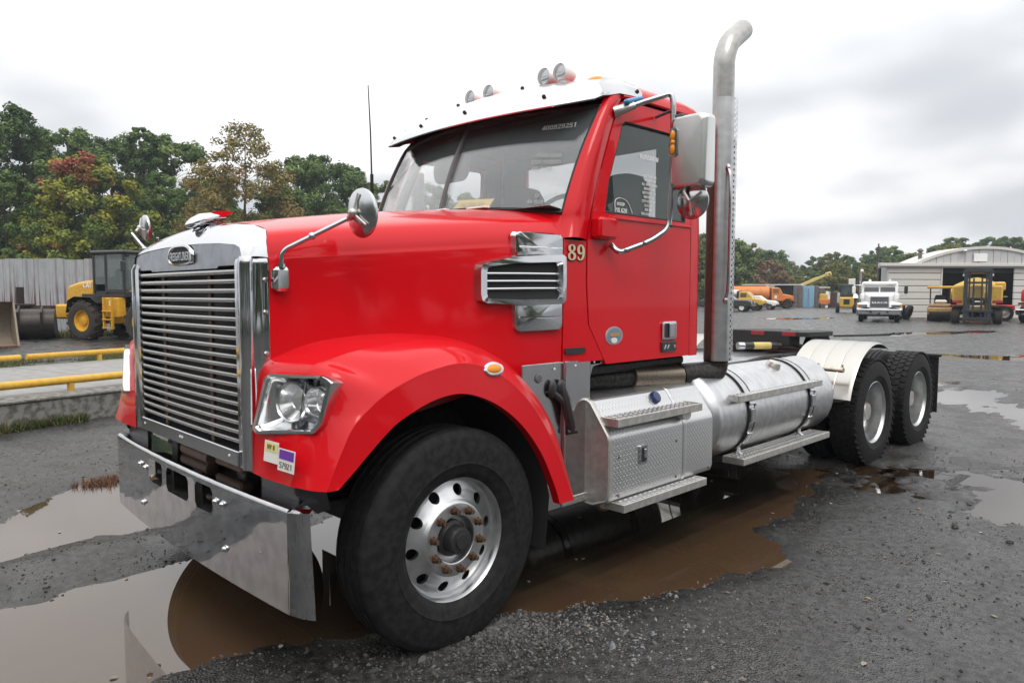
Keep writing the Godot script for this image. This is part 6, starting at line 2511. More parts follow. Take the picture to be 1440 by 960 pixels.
func wheel_loader() -> void:
	# x points to the loader's front
	var head := Vector2(0.406, 0.914)   # heading in (x, z): right and away
	var L := thing("wheel_loader", "yellow wheel loader with black cab parked before the steel fence", "loader", V(5.60, 0, -25.03), -atan2(head.y, head.x))
	var yel: Material = M.loader_yellow
	for z: float in [0.82, -0.82]:
		wheel_at(L, "rear_wheel", V(0, 0.68, z), 0.70, 0.50, M.dry_mud_rubber, yel, 0.0 if z > 0 else PI, 16, 0.52)
		wheel_at(L, "front_wheel", V(2.75, 0.68, z), 0.70, 0.50, M.dry_mud_rubber, yel, 0.0 if z > 0 else PI, 16, 0.52)
	# engine hood, sloping and rounded to the rear
	var s := sh()
	var sec := []
	for q: Array in [[-1.30, 1.05, 1.62, 0.50], [-1.28, 0.98, 1.75, 0.56], [-1.15, 0.95, 1.92, 0.60], [-0.7, 0.95, 2.03, 0.62], [-0.3, 0.95, 2.08, 0.63], [0.24, 0.95, 2.12, 0.63]]:
		var r := pv([])
		for p in rounded_rect(q[3] * 2, q[2] - q[1], 0.13, 4, Vector2(0, (q[2] + q[1]) / 2)): r.append(V(q[0], p.y, p.x))
		sec.append(r)
	s.loft(sec, true, true)
	s.fan(sec[0])
	var hood := obj("engine_hood", s, yel, L)
	for z: float in [0.637, -0.637]:
		letters(hood, "hood_lettering", "CAT", 0.17, M.white_paint, Transform3D(Basis.IDENTITY if z > 0 else Basis(V(0, 1, 0), PI), V(-0.16, 1.92, z)), 0.01, "Droid Sans", 700)
	part_box(L, "hood_vent", M.black_plastic, V(0.0, 1.45, 0.0), V(0.9, 0.35, 1.28), 0.02)
	part_box(L, "rear_grille", M.black_plastic, V(-1.29, 1.45, 0), V(0.05, 0.5, 0.8), 0.02)
	part_box(L, "counterweight", yel, V(-1.35, 0.98, 0), V(0.62, 0.52, 1.55), 0.06)
	part_box(L, "hitch", yel, V(-1.72, 0.86, 0), V(0.16, 0.22, 0.5), 0.03)
	part_box(L, "rear_frame", yel, V(-0.1, 0.78, 0), V(1.9, 0.42, 0.9), 0.03)
	part_box(L, "front_frame", yel, V(2.5, 0.85, 0), V(1.3, 0.7, 0.8), 0.04)
	for z: float in [0.78, -0.78]:
		var q := sh()
		q.loft([pv([V(-0.72, 0.95, z - 0.28), V(-0.72, 0.95, z + 0.28)]), pv([V(-0.62, 1.38, z - 0.28), V(-0.62, 1.38, z + 0.28)]), pv([V(-0.3, 1.52, z - 0.28), V(-0.3, 1.52, z + 0.28)]), pv([V(0.5, 1.50, z - 0.28), V(0.5, 1.50, z + 0.28)]), pv([V(0.80, 1.30, z - 0.28), V(0.80, 1.30, z + 0.28)])])
		obj("fender", q, M.black_plastic, L)
		part_box(L, "side_body", yel, V(1.18, 1.15, z - 0.12 * signf(z)), V(0.72, 0.68, 0.30), 0.03)
		# access ladder
		var lad := sh()
		for x: float in [0.98, 1.36]: lad.box(V(x, 0.95, z + 0.14 * signf(z)), V(0.05, 1.1, 0.10), 0.008)
		for y: float in [0.46, 0.74, 1.02]: lad.box(V(1.17, y, z + 0.14 * signf(z)), V(0.42, 0.04, 0.16), 0.008)
		obj("ladder", lad, yel, L)
		part_box(L, "warning_label", M.paper, V(1.17, 1.30, z + 0.045 * signf(z)), V(0.12, 0.18, 0.01), 0.002)
	# cab: black frame, four glass sides
	var cab := Node3D.new()
	cab.name = "cab"
	L.add_child(cab)
	cab.position.x = -0.5
	part_box(cab, "roof", M.black_plastic, V(1.42, 3.05, 0), V(1.66, 0.14, 1.46), 0.05)
	part_box(cab, "floor", M.black_plastic, V(1.45, 1.60, 0), V(1.50, 0.22, 1.30), 0.03)
	for x: float in [0.72, 1.30, 2.14]:
		for z: float in [0.64, -0.64]:
			part_box(cab, "pillar", M.black_plastic, V(x, 2.32, z), V(0.09, 1.4, 0.09), 0.015)
	part_box(cab, "rear_panel", M.black_plastic, V(0.72, 1.95, 0), V(0.06, 0.55, 1.25), 0.02)
	part_box(cab, "rear_pane", M.dark_glass, V(0.72, 2.60, 0), V(0.012, 0.78, 1.2), 0.0)
	for z: float in [0.655, -0.655]:
		part_box(cab, "door_pane", M.dark_glass, V(1.72, 2.36, z), V(0.76, 1.26, 0.012), 0.0)
		part_box(cab, "side_pane", M.dark_glass, V(1.01, 2.45, z), V(0.50, 1.0, 0.012), 0.0)
		part_box(cab, "door_sill", M.black_plastic, V(1.72, 1.72, z), V(0.8, 0.12, 0.05), 0.01)
		part_box(cab, "work_lamp", M.black_plastic, V(2.16, 2.95, z * 0.8), V(0.12, 0.12, 0.16), 0.03)
		var mir := sh()
		mir.tube(pv([V(2.14, 2.75, z), V(2.42, 2.72, z * 1.35)]), 0.02, 6)
		mir.box(V(2.44, 2.55, z * 1.40), V(0.05, 0.36, 0.2), 0.02)
		obj("mirror", mir, M.black_plastic, cab)
	part_box(cab, "front_pane", M.dark_glass, V(2.16, 2.36, 0), V(0.012, 1.26, 1.2), 0.0)
	part_box(cab, "seat", M.black_plastic, V(1.30, 2.1, 0), V(0.2, 0.8, 0.5), 0.06)
	part_box(cab, "seat_base", M.black_plastic, V(1.5, 1.85, 0), V(0.5, 0.2, 0.5), 0.06)
	# lift arms and headlamps beyond the cab
	for z: float in [0.42, -0.42]:
		var a := sh()
		a.tube(bent(pv([V(2.35, 1.75, z), V(3.3, 1.6, z), V(4.1, 0.7, z)]), 0.4), 0.13, 8)
		obj("lift_arm", a, yel, L)
	part_box(L, "work_light", M.dull_chrome, V(2.62, 1.85, 0.62), V(0.16, 0.16, 0.18), 0.04)

func bucket(n: String, label: String, at: Vector3, turn: float, w: float, k: float, m: Material, edge_m: Material) -> void:
	var b := thing(n, label, "bucket", at, turn, "loose loader buckets")
	# profile in (x, y): the open mouth looks to +x
	var prof := [Vector2(0.75, 0.03), Vector2(0.2, 0.03), Vector2(-0.12, 0.10), Vector2(-0.34, 0.30), Vector2(-0.40, 0.55), Vector2(-0.30, 0.80), Vector2(-0.08, 0.95), Vector2(0.18, 0.98)]
	var s := sh()
	var rows := []
	for z: float in [-w / 2, w / 2]:
		var r := pv([])
		for p: Vector2 in prof: r.append(V(p.x * k, p.y * k, z))
		rows.append(curve(r, 3))
	s.loft(rows)
	var rows2 := []
	for r: PackedVector3Array in rows:
		var q := pv([])
		for p in r: q.append(p * 0.965 + V(0.03 * k, 0.018 * k, p.z * 0.035))
		rows2.append(q)
	s.loft(rows2, false, true)
	obj("shell", s, m, b)
	for z: float in [-w / 2, w / 2]:
		var poly := PackedVector2Array()
		for p: Vector2 in prof: poly.append(p * k)
		s = sh()
		s.prism(poly, z - 0.025, z + 0.025)
		obj("side_plate", s, m, b)
	part_box(b, "cutting_edge", edge_m, V(0.72 * k, 0.03, 0), V(0.25 * k, 0.05, w + 0.06), 0.01)
	for z: float in [-0.25, 0.25]:
		s = sh()
		s.prism(P2([-0.42 * k, 0.35 * k, -0.30 * k, 0.85 * k, -0.05 * k, 1.06 * k, -0.16 * k, 1.10 * k, -0.5 * k, 0.9 * k]), z * w - 0.03, z * w + 0.03)
		obj("hook_plate", s, m, b)

func loose_buckets() -> void:
	bucket("loader_bucket", "black steel loader bucket lying behind the yellow loader's rear wheel", V(3.45, 0, -25.9), 1.25, 1.35, 1.10, M.bucket_steel, M.bucket_steel)
	bucket("plough_bucket", "pale rusted bucket with an orange cutting edge at the picture's left edge", V(1.35, 0, -23.3), -1.62, 2.2, 1.40, M.pale_rust, M.rust_steel)
	var p := thing("steel_pipe", "black steel pipe standing upright between the buckets and the fence", "pipe", V(3.35, 0, -27.4))
	var s := sh()
	s.cyl(V(0, 0, 0), V(0.05, 1.85, 0), 0.15, 0.13, 16)
	obj("tube", s, M.bucket_steel, p)
	part_box(p, "foot", M.bucket_steel, V(0, 1.2, 0), V(0.9, 0.10, 0.5), 0.02)
	part_box(p, "stand", M.bucket_steel, V(0, 0.58, 0), V(0.7, 1.15, 0.4), 0.03)

# ---------------------------------------------------------------- right: shed and everything parked by it
func build_right_yard() -> void:
	shed()
	white_tractor()
	forklift()
	small_machines()
	tank_truck()
	parked_row()

func shed() -> void:
	# local x runs along the front, to the right in the picture; z points out of the front
	var S := thing("arched_shed", "pale metal shed with an arched roof and a wide open doorway at the right", "shed", V(57.37, 0, -9.41), FACE)
	var front := -7.05
	for i in 8:      # horizontal cladding left of the door
		part_box(S, "cladding_board", M.shed_white, V(-5.0, 0.23 + 0.452 * i, 0.0), V(3.74, 0.415, 0.10), 0.03)
	part_box(S, "wall_backing", M.weathered_grey, V(-5.0, 1.8, -0.06), V(3.7, 3.6, 0.04), 0.0)
	part_box(S, "wall_backing", M.weathered_grey, V(5.0, 1.8, -0.06), V(5.9, 3.6, 0.04), 0.0)
	part_box(S, "wall_edge", M.shed_white, V(-3.10, 1.83, 0.03), V(0.10, 3.66, 0.14), 0.01)
	part_box(S, "corner_post", M.shed_grey, V(-6.92, 1.83, 0.02), V(0.12, 3.66, 0.14), 0.01)
	for i in 8:
		part_box(S, "cladding_board", M.shed_white, V(5.0, 0.23 + 0.452 * i, 0.0), V(6.0, 0.415, 0.10), 0.03)
	part_box(S, "side_wall", M.shed_grey, V(-6.88, 1.83, -0.45), V(0.06, 3.66, 0.8), 0.0)
	part_box(S, "right_wall", M.shed_grey, V(8.0, 1.83, -2.6), V(0.10, 3.66, 5.2), 0.0)
	part_box(S, "fascia", M.shed_white, V(0.2, 3.76, 0.18), V(15.6, 0.22, 0.36), 0.02)
	part_box(S, "eave_trim", M.shed_grey, V(0.2, 3.60, 0.10), V(15.6, 0.10, 0.24), 0.01)
	# arched gable of upright sheets, and the vault behind it
	var half := 5.0
	var rise := 1.15
	var arch := func(x: float) -> float: return 3.87 + rise * (1.0 - pow(x / half, 2.0))
	for i in 20:
		var x0 := -half + 0.5 * i
		var s := sh()
		s.prism(P2([x0 + 0.015, 3.86, x0 + 0.485, 3.86, x0 + 0.485, maxf(arch.call(x0 + 0.485), 3.88), x0 + 0.015, maxf(arch.call(x0 + 0.015), 3.88)]), -0.04, 0.02 + 0.02 * (i % 2))
		obj("gable_sheet", s, M.shed_grey, S)
	var a0 := pv([]); var a1 := pv([]); var a2 := pv([]); var a3 := pv([])
	for i in 25:
		var x := -half - 0.1 + (2 * half + 0.2) * i / 24.0
		var y: float = arch.call(x)
		a0.append(V(x, y - 0.14, 0.14))
		a1.append(V(x, y + 0.05, 0.14))
		a2.append(V(x, y + 0.05, -2.4))
		a3.append(V(x, y - 0.10, 0.02))
	var v := sh()
	v.loft([a3, a0, a1, a2])
	obj("vault", v, M.shed_white, S)
	part_box(S, "flat_roof", M.dark_trim, V(1.6, 3.70, -2.7), V(12.8, 0.08, 5.3), 0.0)
	part_box(S, "lintel", M.dark_trim, V(-0.4, 3.40, -0.5), V(5.6, 0.36, 0.3), 0.0)
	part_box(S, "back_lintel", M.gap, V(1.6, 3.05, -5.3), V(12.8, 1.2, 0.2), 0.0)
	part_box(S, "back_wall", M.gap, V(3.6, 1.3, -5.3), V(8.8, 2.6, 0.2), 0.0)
	for x: float in [-1.7, -0.6]:
		part_box(S, "inner_lamp", M.white_paint, V(x, 2.40, -5.0), V(0.28, 0.12, 0.2), 0.02)
	part_box(S, "inner_rack", M.orange_paint, V(-2.2, 1.05, -4.4), V(1.5, 0.9, 0.8), 0.02)
	part_box(S, "notice_board", M.white_paint, V(-0.45, 4.28, 0.10), V(0.95, 0.55, 0.04), 0.01)
	var l := sh()
	l.ball(V(-1.65, 4.72, 0.24), V(0.16, 0.13, 0.16), 12, 8)
	l.cyl(V(-1.65, 4.72, 0.0), V(-1.65, 4.72, 0.2), 0.05)
	obj("yard_lamp", l, M.dull_chrome, S)
	l = sh()
	l.cyl(V(-4.25, 3.6, -0.7), V(-4.25, 4.75, -0.7), 0.13)
	l.lathe(V(-4.25, 4.75, -0.7), V(0, 1, 0), [Vector2(0.22, 0.0), Vector2(0.22, 0.06), Vector2(0.05, 0.2), Vector2(0, 0.2)], 14)
	obj("flue", l, M.weathered_grey, S)

func white_tractor() -> void:
	var W := thing("white_tractor_unit", "white tractor unit facing the camera across the yard", "truck", V(44.0, 0, -11.85), -1.235)
	var wh: Material = M.white_paint
	for x: float in [-0.98, 0.98]:
		wheel_at(W, "front_wheel", V(x, 0.5, -0.55), 0.50, 0.28, M.rubber, M.old_aluminium, PI / 2 * signf(x))
		wheel_at(W, "rear_wheel", V(x * 0.92, 0.5, -5.2), 0.50, 0.55, M.rubber, M.old_aluminium, PI / 2 * signf(x))
	part_box(W, "bumper", M.chrome, V(0, 0.62, 0.10), V(2.42, 0.36, 0.22), 0.05)
	var bm := W.get_node("bumper")
	for x: float in [-0.45, 0.0, 0.45]:
		part_box(bm, "tow_opening", M.black, V(x, 0.62 - (0.10 if x == 0.0 else 0.0), 0.205), V(0.12, 0.10, 0.02), 0.0)
	# hood narrowing to the front, fenders either side
	var s := sh()
	var rows := []
	for q: Array in [[0.06, 0.52, 0.80, 1.55], [0.03, 0.58, 0.80, 1.62], [-0.4, 0.70, 0.85, 1.70], [-1.5, 0.86, 0.95, 1.84]]:
		var r := pv([])
		for p in rounded_rect(q[1] * 2, q[3] - q[2], 0.14, 4, Vector2(0, (q[3] + q[2]) / 2)): r.append(V(p.x, p.y, q[0]))
		rows.append(r)
	s.loft(rows, true)
	s.fan(rows[0], true)
	obj("hood", s, wh, W)
	part_box(W, "grille", M.header_steel, V(0, 1.22, 0.09), V(0.98, 0.66, 0.05), 0.02)
	var gr := W.get_node("grille")
	for i in 7: part_box(gr, "slat", M.dark_trim, V(0, 0.96 + 0.085 * i, 0.118), V(0.92, 0.02, 0.012), 0.0)
	letters(gr, "grille_lettering", "MACK", 0.115, M.white_paint, Transform3D(Basis.from_scale(V(1.9, 1, 1)), V(0, 1.18, 0.128)), 0.02, "Droid Sans", 700)
	for x: float in [-1.0, 1.0]:
		s = sh()
		var fr := []
		for q: Array in [[-1.15, 0.62], [-1.0, 1.02], [-0.6, 1.16], [-0.1, 1.12], [0.10, 0.98], [0.14, 0.80]]:
			fr.append(pv([V(x * 0.52, q[1] + 0.12, q[0]), V(x * 0.95, q[1] + 0.05, q[0]), V(x * 1.20, q[1] - 0.02, q[0]), V(x * 1.22, q[1] - 0.12, q[0])]))
		s.loft(fr, false, x < 0)
		obj("fender", s, wh, W)
		part_box(W, "headlight", M.dull_chrome, V(x * 0.88, 0.98, 0.13), V(0.46, 0.20, 0.06), 0.02)
		part_box(W, "turn_signal", M.amber, V(x * 1.14, 0.98, 0.09), V(0.13, 0.22, 0.08), 0.02)
		part_box(W, "step_box", M.old_aluminium, V(x * 1.1, 0.6, -1.7), V(0.3, 0.5, 0.8), 0.03)
		part_box(W, "air_cleaner", wh, V(x * 0.95, 1.55, -0.75), V(0.24, 0.36, 0.3), 0.06)
	# cab
	s = sh()
	rows = []
	for q: Array in [[-1.30, 0.98, 1.02, 1.80], [-1.42, 1.02, 1.0, 2.30], [-1.62, 1.0, 1.0, 2.44], [-2.3, 1.0, 1.0, 2.48], [-2.95, 1.0, 1.0, 2.42]]:
		var r := pv([])
		for p in rounded_rect(q[1] * 2, q[3] - q[2], 0.12, 4, Vector2(0, (q[3] + q[2]) / 2)): r.append(V(p.x, p.y, q[0]))
		rows.append(r)
	s.loft(rows, true)
	s.fan(rows[0], true)
	s.fan(rows[-1])
	obj("cab", s, wh, W)
	for x: float in [-1.0, 1.0]:
		s = sh()
		s.quad(V(minf(x * 0.04, x * 0.86), 1.83, -1.285), V(maxf(x * 0.04, x * 0.86), 1.83, -1.285), V(maxf(x * 0.04, x * 0.84), 2.24, -1.40), V(minf(x * 0.04, x * 0.84), 2.24, -1.40))
		obj("windscreen_pane", s, M.dusty_glass if x > 0 else M.dusty_glass, W)
		s = sh()
		s.quad(V(minf(x * 0.04, x * 0.86), 1.83, -1.296), V(maxf(x * 0.04, x * 0.86), 1.83, -1.296), V(maxf(x * 0.04, x * 0.84), 2.24, -1.411), V(minf(x * 0.04, x * 0.84), 2.24, -1.411))
		obj("windscreen_backing", s, M.dark_trim, W)
		part_box(W, "side_window", M.dark_glass, V(x * 1.012, 2.02, -2.0), V(0.012, 0.5, 0.7), 0.0)
		var a := sh()
		a.tube(pv([V(x * 1.0, 2.25, -1.6), V(x * 1.42, 2.25, -1.45), V(x * 1.42, 1.62, -1.45), V(x * 1.0, 1.60, -1.6)]), 0.018, 6)
		obj("mirror_arm", a, M.dull_chrome, W)
		part_box(W, "mirror", M.black_plastic if x > 0 else wh, V(x * 1.44, 1.95, -1.44), V(0.20, 0.46, 0.10), 0.03)
		a = sh()
		a.cyl(V(x * 0.55, 2.53, -1.75), V(x * 0.55, 2.53, -1.45), 0.05, 0.085)
		obj("air_horn", a, wh, W)
	part_box(W, "sun_visor", wh, V(0, 2.36, -1.28), V(1.86, 0.14, 0.26), 0.03, Basis(V(1, 0, 0), 0.3))
	s = sh()
	s.cyl(V(-1.12, 0.9, -3.1), V(-1.12, 3.1, -3.1), 0.075)
	obj("exhaust_stack", s, M.stainless, W)
	part_box(W, "frame", M.chassis, V(0, 0.75, -4.0), V(0.85, 0.25, 6.6), 0.0)
	part_box(W, "axle", M.chassis, V(0, 0.42, -0.55), V(1.7, 0.16, 0.16), 0.0)
	# tyres leaning together beside it
	var first := thing("spare_tyre", "worn tyre leaning nearest the white tractor unit's wheel", "tyre", V(49.55, 0.48, -12.75), FACE + 0.9, "spare tyres by the shed wall")
	s = sh()
	tyre(s, 0.27, 0.50)
	obj("carcass", s, M.mud_rubber, first)
	first.rotation.x = 0.20
	var c := copy_of(first, V(49.85, 0.48, -12.45), FACE + 0.9, "worn tyre in the middle of the leaning trio by the shed wall")
	c.rotation.x = 0.22
	c = copy_of(first, V(50.1, 0.47, -12.1), FACE + 0.75, "worn tyre at the shed end of the leaning trio")
	c.rotation.x = 0.30
	var b := thing("bollard", "rusty steel post with a square foot by the shed wall", "post", V(50.4, 0, -10.6))
	s = sh()
	s.cyl(V(0, 0, 0), V(0, 1.45, 0), 0.07, -1, 10)
	obj("shaft", s, M.dark_red_rust, b)
	part_box(b, "foot", M.dark_red_rust, V(0, 0.28, 0), V(0.24, 0.55, 0.24), 0.02)

func forklift() -> void:
	var F := thing("forklift", "big yellow forklift with a tall dark mast before the shed doorway", "forklift", V(45.4, 0, -7.1), -1.33)
	for x: float in [-1.02, 1.02]:
		wheel_at(F, "front_wheel", V(x, 0.46, -0.55), 0.48, 0.42, M.mud_rubber, M.tan_paint, PI / 2 * signf(x))
		wheel_at(F, "rear_wheel", V(x, 0.42, -2.7), 0.42, 0.36, M.mud_rubber, M.tan_paint, PI / 2 * signf(x))
		part_box(F, "mast_channel", M.dark_paint, V(x * 0.56, 1.60, 0.0), V(0.20, 3.0, 0.22), 0.02)
		part_box(F, "inner_channel", M.dark_paint, V(x * 0.40, 1.62, -0.02), V(0.09, 2.9, 0.14), 0.01)
		part_box(F, "fork", M.dark_paint, V(x * 0.45, 0.16, 0.55), V(0.14, 0.06, 1.1), 0.01)
		part_box(F, "fork_shank", M.dark_paint, V(x * 0.45, 0.5, 0.06), V(0.14, 0.75, 0.07), 0.01)
		part_box(F, "front_fender", M.dark_red_rust, V(x * 0.98, 1.02, -0.5), V(0.66, 0.12, 0.9), 0.03)
		part_box(F, "marker_lamp", M.red_lens, V(x * 0.95, 1.28, -0.1), V(0.5, 0.18, 0.10), 0.03)
		part_box(F, "chassis_side", M.mud_rubber, V(x * 0.9, 0.75, -1.2), V(0.5, 0.45, 1.1), 0.04)
		part_box(F, "side_body", M.yellow_paint, V(x * 0.92, 1.75, -1.7), V(0.60, 0.9, 1.5), 0.08)
		for z: float in [-0.5, -1.55]: part_box(F, "cab_post", M.dark_paint, V(x * 0.62, 2.1, z), V(0.09, 1.7, 0.09), 0.01)
	part_box(F, "mast_head", M.dark_paint, V(0, 3.02, 0), V(1.36, 0.20, 0.26), 0.02)
	part_box(F, "mast_tie", M.dark_paint, V(0, 2.35, -0.06), V(1.1, 0.12, 0.1), 0.01)
	part_box(F, "carriage", M.dark_paint, V(0, 0.75, 0.10), V(1.5, 0.14, 0.08), 0.01)
	part_box(F, "carriage", M.dark_paint, V(0, 0.30, 0.10), V(1.5, 0.14, 0.08), 0.01)
	part_box(F, "cross_plate", M.paper, V(0, 1.02, -0.12), V(0.66, 0.07, 0.04), 0.01)
	part_box(F, "number_plate", M.paper, V(0.08, 1.28, -0.12), V(0.4, 0.08, 0.04), 0.01)
	for x: float in [-0.2, 0.2]:
		var s := sh()
		s.cyl(V(x, 0.3, -0.05), V(x, 2.6, -0.05), 0.045, -1, 10)
		obj("lift_ram", s, M.dark_paint, F)
	part_box(F, "guard_roof", M.dark_paint, V(0, 2.95, -1.0), V(1.5, 0.10, 1.4), 0.02)
	part_box(F, "front_pane", M.dusty_glass, V(0, 2.05, -0.5), V(1.14, 1.3, 0.02), 0.0)
	part_box(F, "seat", M.yellow_paint, V(0, 1.75, -1.3), V(0.7, 0.9, 0.35), 0.08)
	part_box(F, "dashboard", M.dark_trim, V(0, 1.35, -0.7), V(1.1, 0.3, 0.3), 0.05)
	part_box(F, "body", M.yellow_paint, V(0, 1.05, -1.9), V(1.7, 0.7, 2.0), 0.08)
	part_box(F, "counterweight", M.yellow_paint, V(0, 1.35, -3.1), V(2.0, 1.2, 0.7), 0.15)
	for x: float in [-0.9, 0.9]: part_box(F, "head_lamp", M.white_paint, V(x * 0.72, 2.78, -0.35), V(0.2, 0.12, 0.1), 0.02)

func small_machines() -> void:
	# road roller
	var R := thing("road_roller", "small tan road roller under a flat canopy by the shed doorway", "roller", V(48.3, 0, -9.75), -1.29)
	var s := sh()
	s.cyl(V(-0.52, 0.48, 0), V(0.52, 0.48, 0), 0.46, -1, 28)
	obj("drum", s, M.bucket_steel, R)
	part_box(R, "drum_frame", M.tan_paint, V(0, 0.72, 0.28), V(1.34, 0.30, 0.34), 0.06)
	for x: float in [-0.62, 0.62]:
		part_box(R, "drum_arm", M.tan_paint, V(x, 0.60, -0.1), V(0.12, 0.36, 1.0), 0.04)
		wheel_at(R, "rear_wheel", V(x * 0.8, 0.45, -1.75), 0.45, 0.34, M.mud_rubber, M.tan_paint, PI / 2 * signf(x))
		for z: float in [-0.55, -1.7]: part_box(R, "canopy_post", M.dark_trim, V(x * 0.85, 1.55, z), V(0.06, 1.1, 0.06), 0.01)
	part_box(R, "body", M.tan_paint, V(0, 0.95, -0.95), V(1.2, 0.30, 1.5), 0.06)
	part_box(R, "water_tank", M.paper, V(0.05, 1.24, -0.45), V(0.66, 0.22, 0.3), 0.08)
	part_box(R, "seat", M.dark_trim, V(0, 1.35, -1.3), V(0.55, 0.6, 0.4), 0.08)
	part_box(R, "canopy", M.yellow_pipe, V(0, 2.13, -1.1), V(1.46, 0.16, 1.7), 0.05)
	var st := sh()
	st.tube(pv([V(0.0, 1.1, -0.7), V(0, 1.45, -0.85)]), 0.03, 6)
	obj("steering_column", st, M.dark_trim, R)
	# yellow concrete drum truck behind the forklift
	var C := thing("drum_mixer", "yellow drum mixer standing behind the forklift in the shed doorway", "mixer", V(52.2, 0, -8.5), -1.15)
	s = sh()
	s.lathe(V(-1.7, 1.75, 0), V(1, 0.10, 0), [Vector2(0.0, 0.0), Vector2(0.35, 0.0), Vector2(0.55, 0.35), Vector2(0.85, 1.1), Vector2(0.88, 1.6), Vector2(0.70, 2.2), Vector2(0.50, 2.5), Vector2(0, 2.55)], 28)
	obj("drum", s, M.yellow_paint, C)
	part_box(C, "chassis", M.bright_red, V(0, 0.85, 0), V(3.6, 0.35, 1.2), 0.05)
	part_box(C, "hopper", M.yellow_paint, V(1.0, 2.2, 0), V(0.6, 0.6, 1.0), 0.1)
	part_box(C, "rib", M.tan_paint, V(0.5, 1.55, 0.87), V(1.6, 0.06, 0.06), 0.01)
	for x: float in [-1.2, 1.2]: wheel_at(C, "wheel", V(x, 0.5, 0.7), 0.5, 0.34, M.mud_rubber, M.old_aluminium, 0.0)
	# red truck cut by the right edge of the picture
	var T := thing("red_truck", "red truck cut off by the right edge, parked beyond the forklift", "truck", V(50.0, 0, -4.7), -1.75)
	s = sh()
	var rows := []
	for q: Array in [[0.9, 0.85, 0.85, 1.75], [0.8, 0.95, 0.85, 2.0], [-0.4, 1.1, 0.85, 2.15], [-0.7, 1.18, 0.85, 2.75], [-1.1, 1.2, 0.85, 2.9], [-2.6, 1.2, 0.85, 2.9]]:
		var r := pv([])
		for p in rounded_rect(q[1] * 2, q[3] - q[2], 0.2, 4, Vector2(0, (q[3] + q[2]) / 2)): r.append(V(p.x, p.y, q[0]))
		rows.append(r)
	s.loft(rows, true)
	s.fan(rows[0], true)
	s.fan(rows[-1])
	obj("cab", s, M.bright_red, T)
	part_box(T, "stripe", M.paper, V(-1.1, 1.95, 0.2), V(0.22, 0.05, 1.2), 0.0, Basis(V(0, 1, 0), 0.12))
	part_box(T, "bumper", M.chrome, V(0, 0.65, 0.9), V(2.3, 0.35, 0.2), 0.05)
	part_box(T, "headlight", M.dull_chrome, V(-0.85, 1.15, 0.86), V(0.4, 0.25, 0.1), 0.03)
	for x: float in [-1.05, 1.05]:
		wheel_at(T, "wheel", V(x, 0.5, 0.0), 0.5, 0.3, M.rubber, M.old_aluminium, PI / 2 * signf(x))
		wheel_at(T, "wheel", V(x, 0.5, -2.2), 0.5, 0.3, M.rubber, M.old_aluminium, PI / 2 * signf(x))
	part_box(T, "windscreen", M.dark_glass, V(0, 2.45, -0.57), V(1.8, 0.6, 0.05), 0.0, Basis(V(1, 0, 0), -0.4))
	# small yellow machine half hidden by the white truck
	var Y := thing("yellow_loader", "small yellow machine peeping out left of the white tractor unit", "machine", V(65.4, 0, -22.0), -1.2)
	part_box(Y, "body", M.yellow_paint, V(0.1, 0.95, 0), V(1.2, 0.95, 2.0), 0.1)
	part_box(Y, "grille", M.dark_trim, V(0.1, 1.0, 1.01), V(0.5, 0.45, 0.03), 0.02)
	part_box(Y, "cab_frame", M.dark_paint, V(0.1, 2.0, -0.6), V(1.1, 1.2, 1.0), 0.08)
	part_box(Y, "cab_pane", M.dark_glass, V(0.1, 2.05, -0.08), V(0.9, 0.8, 0.02), 0.0)
	part_box(Y, "panel", M.paper, V(0.5, 2.55, -0.3), V(0.55, 1.1, 0.1), 0.03)
	for x: float in [-0.62, 0.78]:
		wheel_at(Y, "wheel", V(x, 0.45, 0.6), 0.45, 0.34, M.mud_rubber, M.yellow_paint, PI / 2 * signf(x))
		wheel_at(Y, "wheel", V(x, 0.45, -0.9), 0.45, 0.34, M.mud_rubber, M.yellow_paint, PI / 2 * signf(x))
	# poles
	var p := thing("utility_pole", "tall bare timber pole rising behind the white tractor unit", "pole", V(77.4, 0, -23.4))
	s = sh()
	s.cyl(V(0, 0, 0), V(0, 6.9, 0), 0.11, 0.075, 12)
	obj("shaft", s, M.timber, p)
	part_box(p, "bracket", M.weathered_grey, V(0.0, 6.6, 0), V(0.3, 0.08, 0.08), 0.01)
	p = thing("lamp_post", "short grey post with a white lamp head left of the white tractor unit", "lamp post", V(60.6, 0, -18.9))
	s = sh()
	s.cyl(V(0, 0, 0), V(0, 3.5, 0), 0.07, 0.06, 10)
	obj("shaft", s, M.weathered_grey, p)
	s = sh()
	s.lathe(V(0, 3.5, 0), V(0, 1, 0), [Vector2(0.06, 0), Vector2(0.13, 0.05), Vector2(0.12, 0.2), Vector2(0.04, 0.26), Vector2(0, 0.26)], 12)
	obj("lamp_head", s, M.white_paint, p)

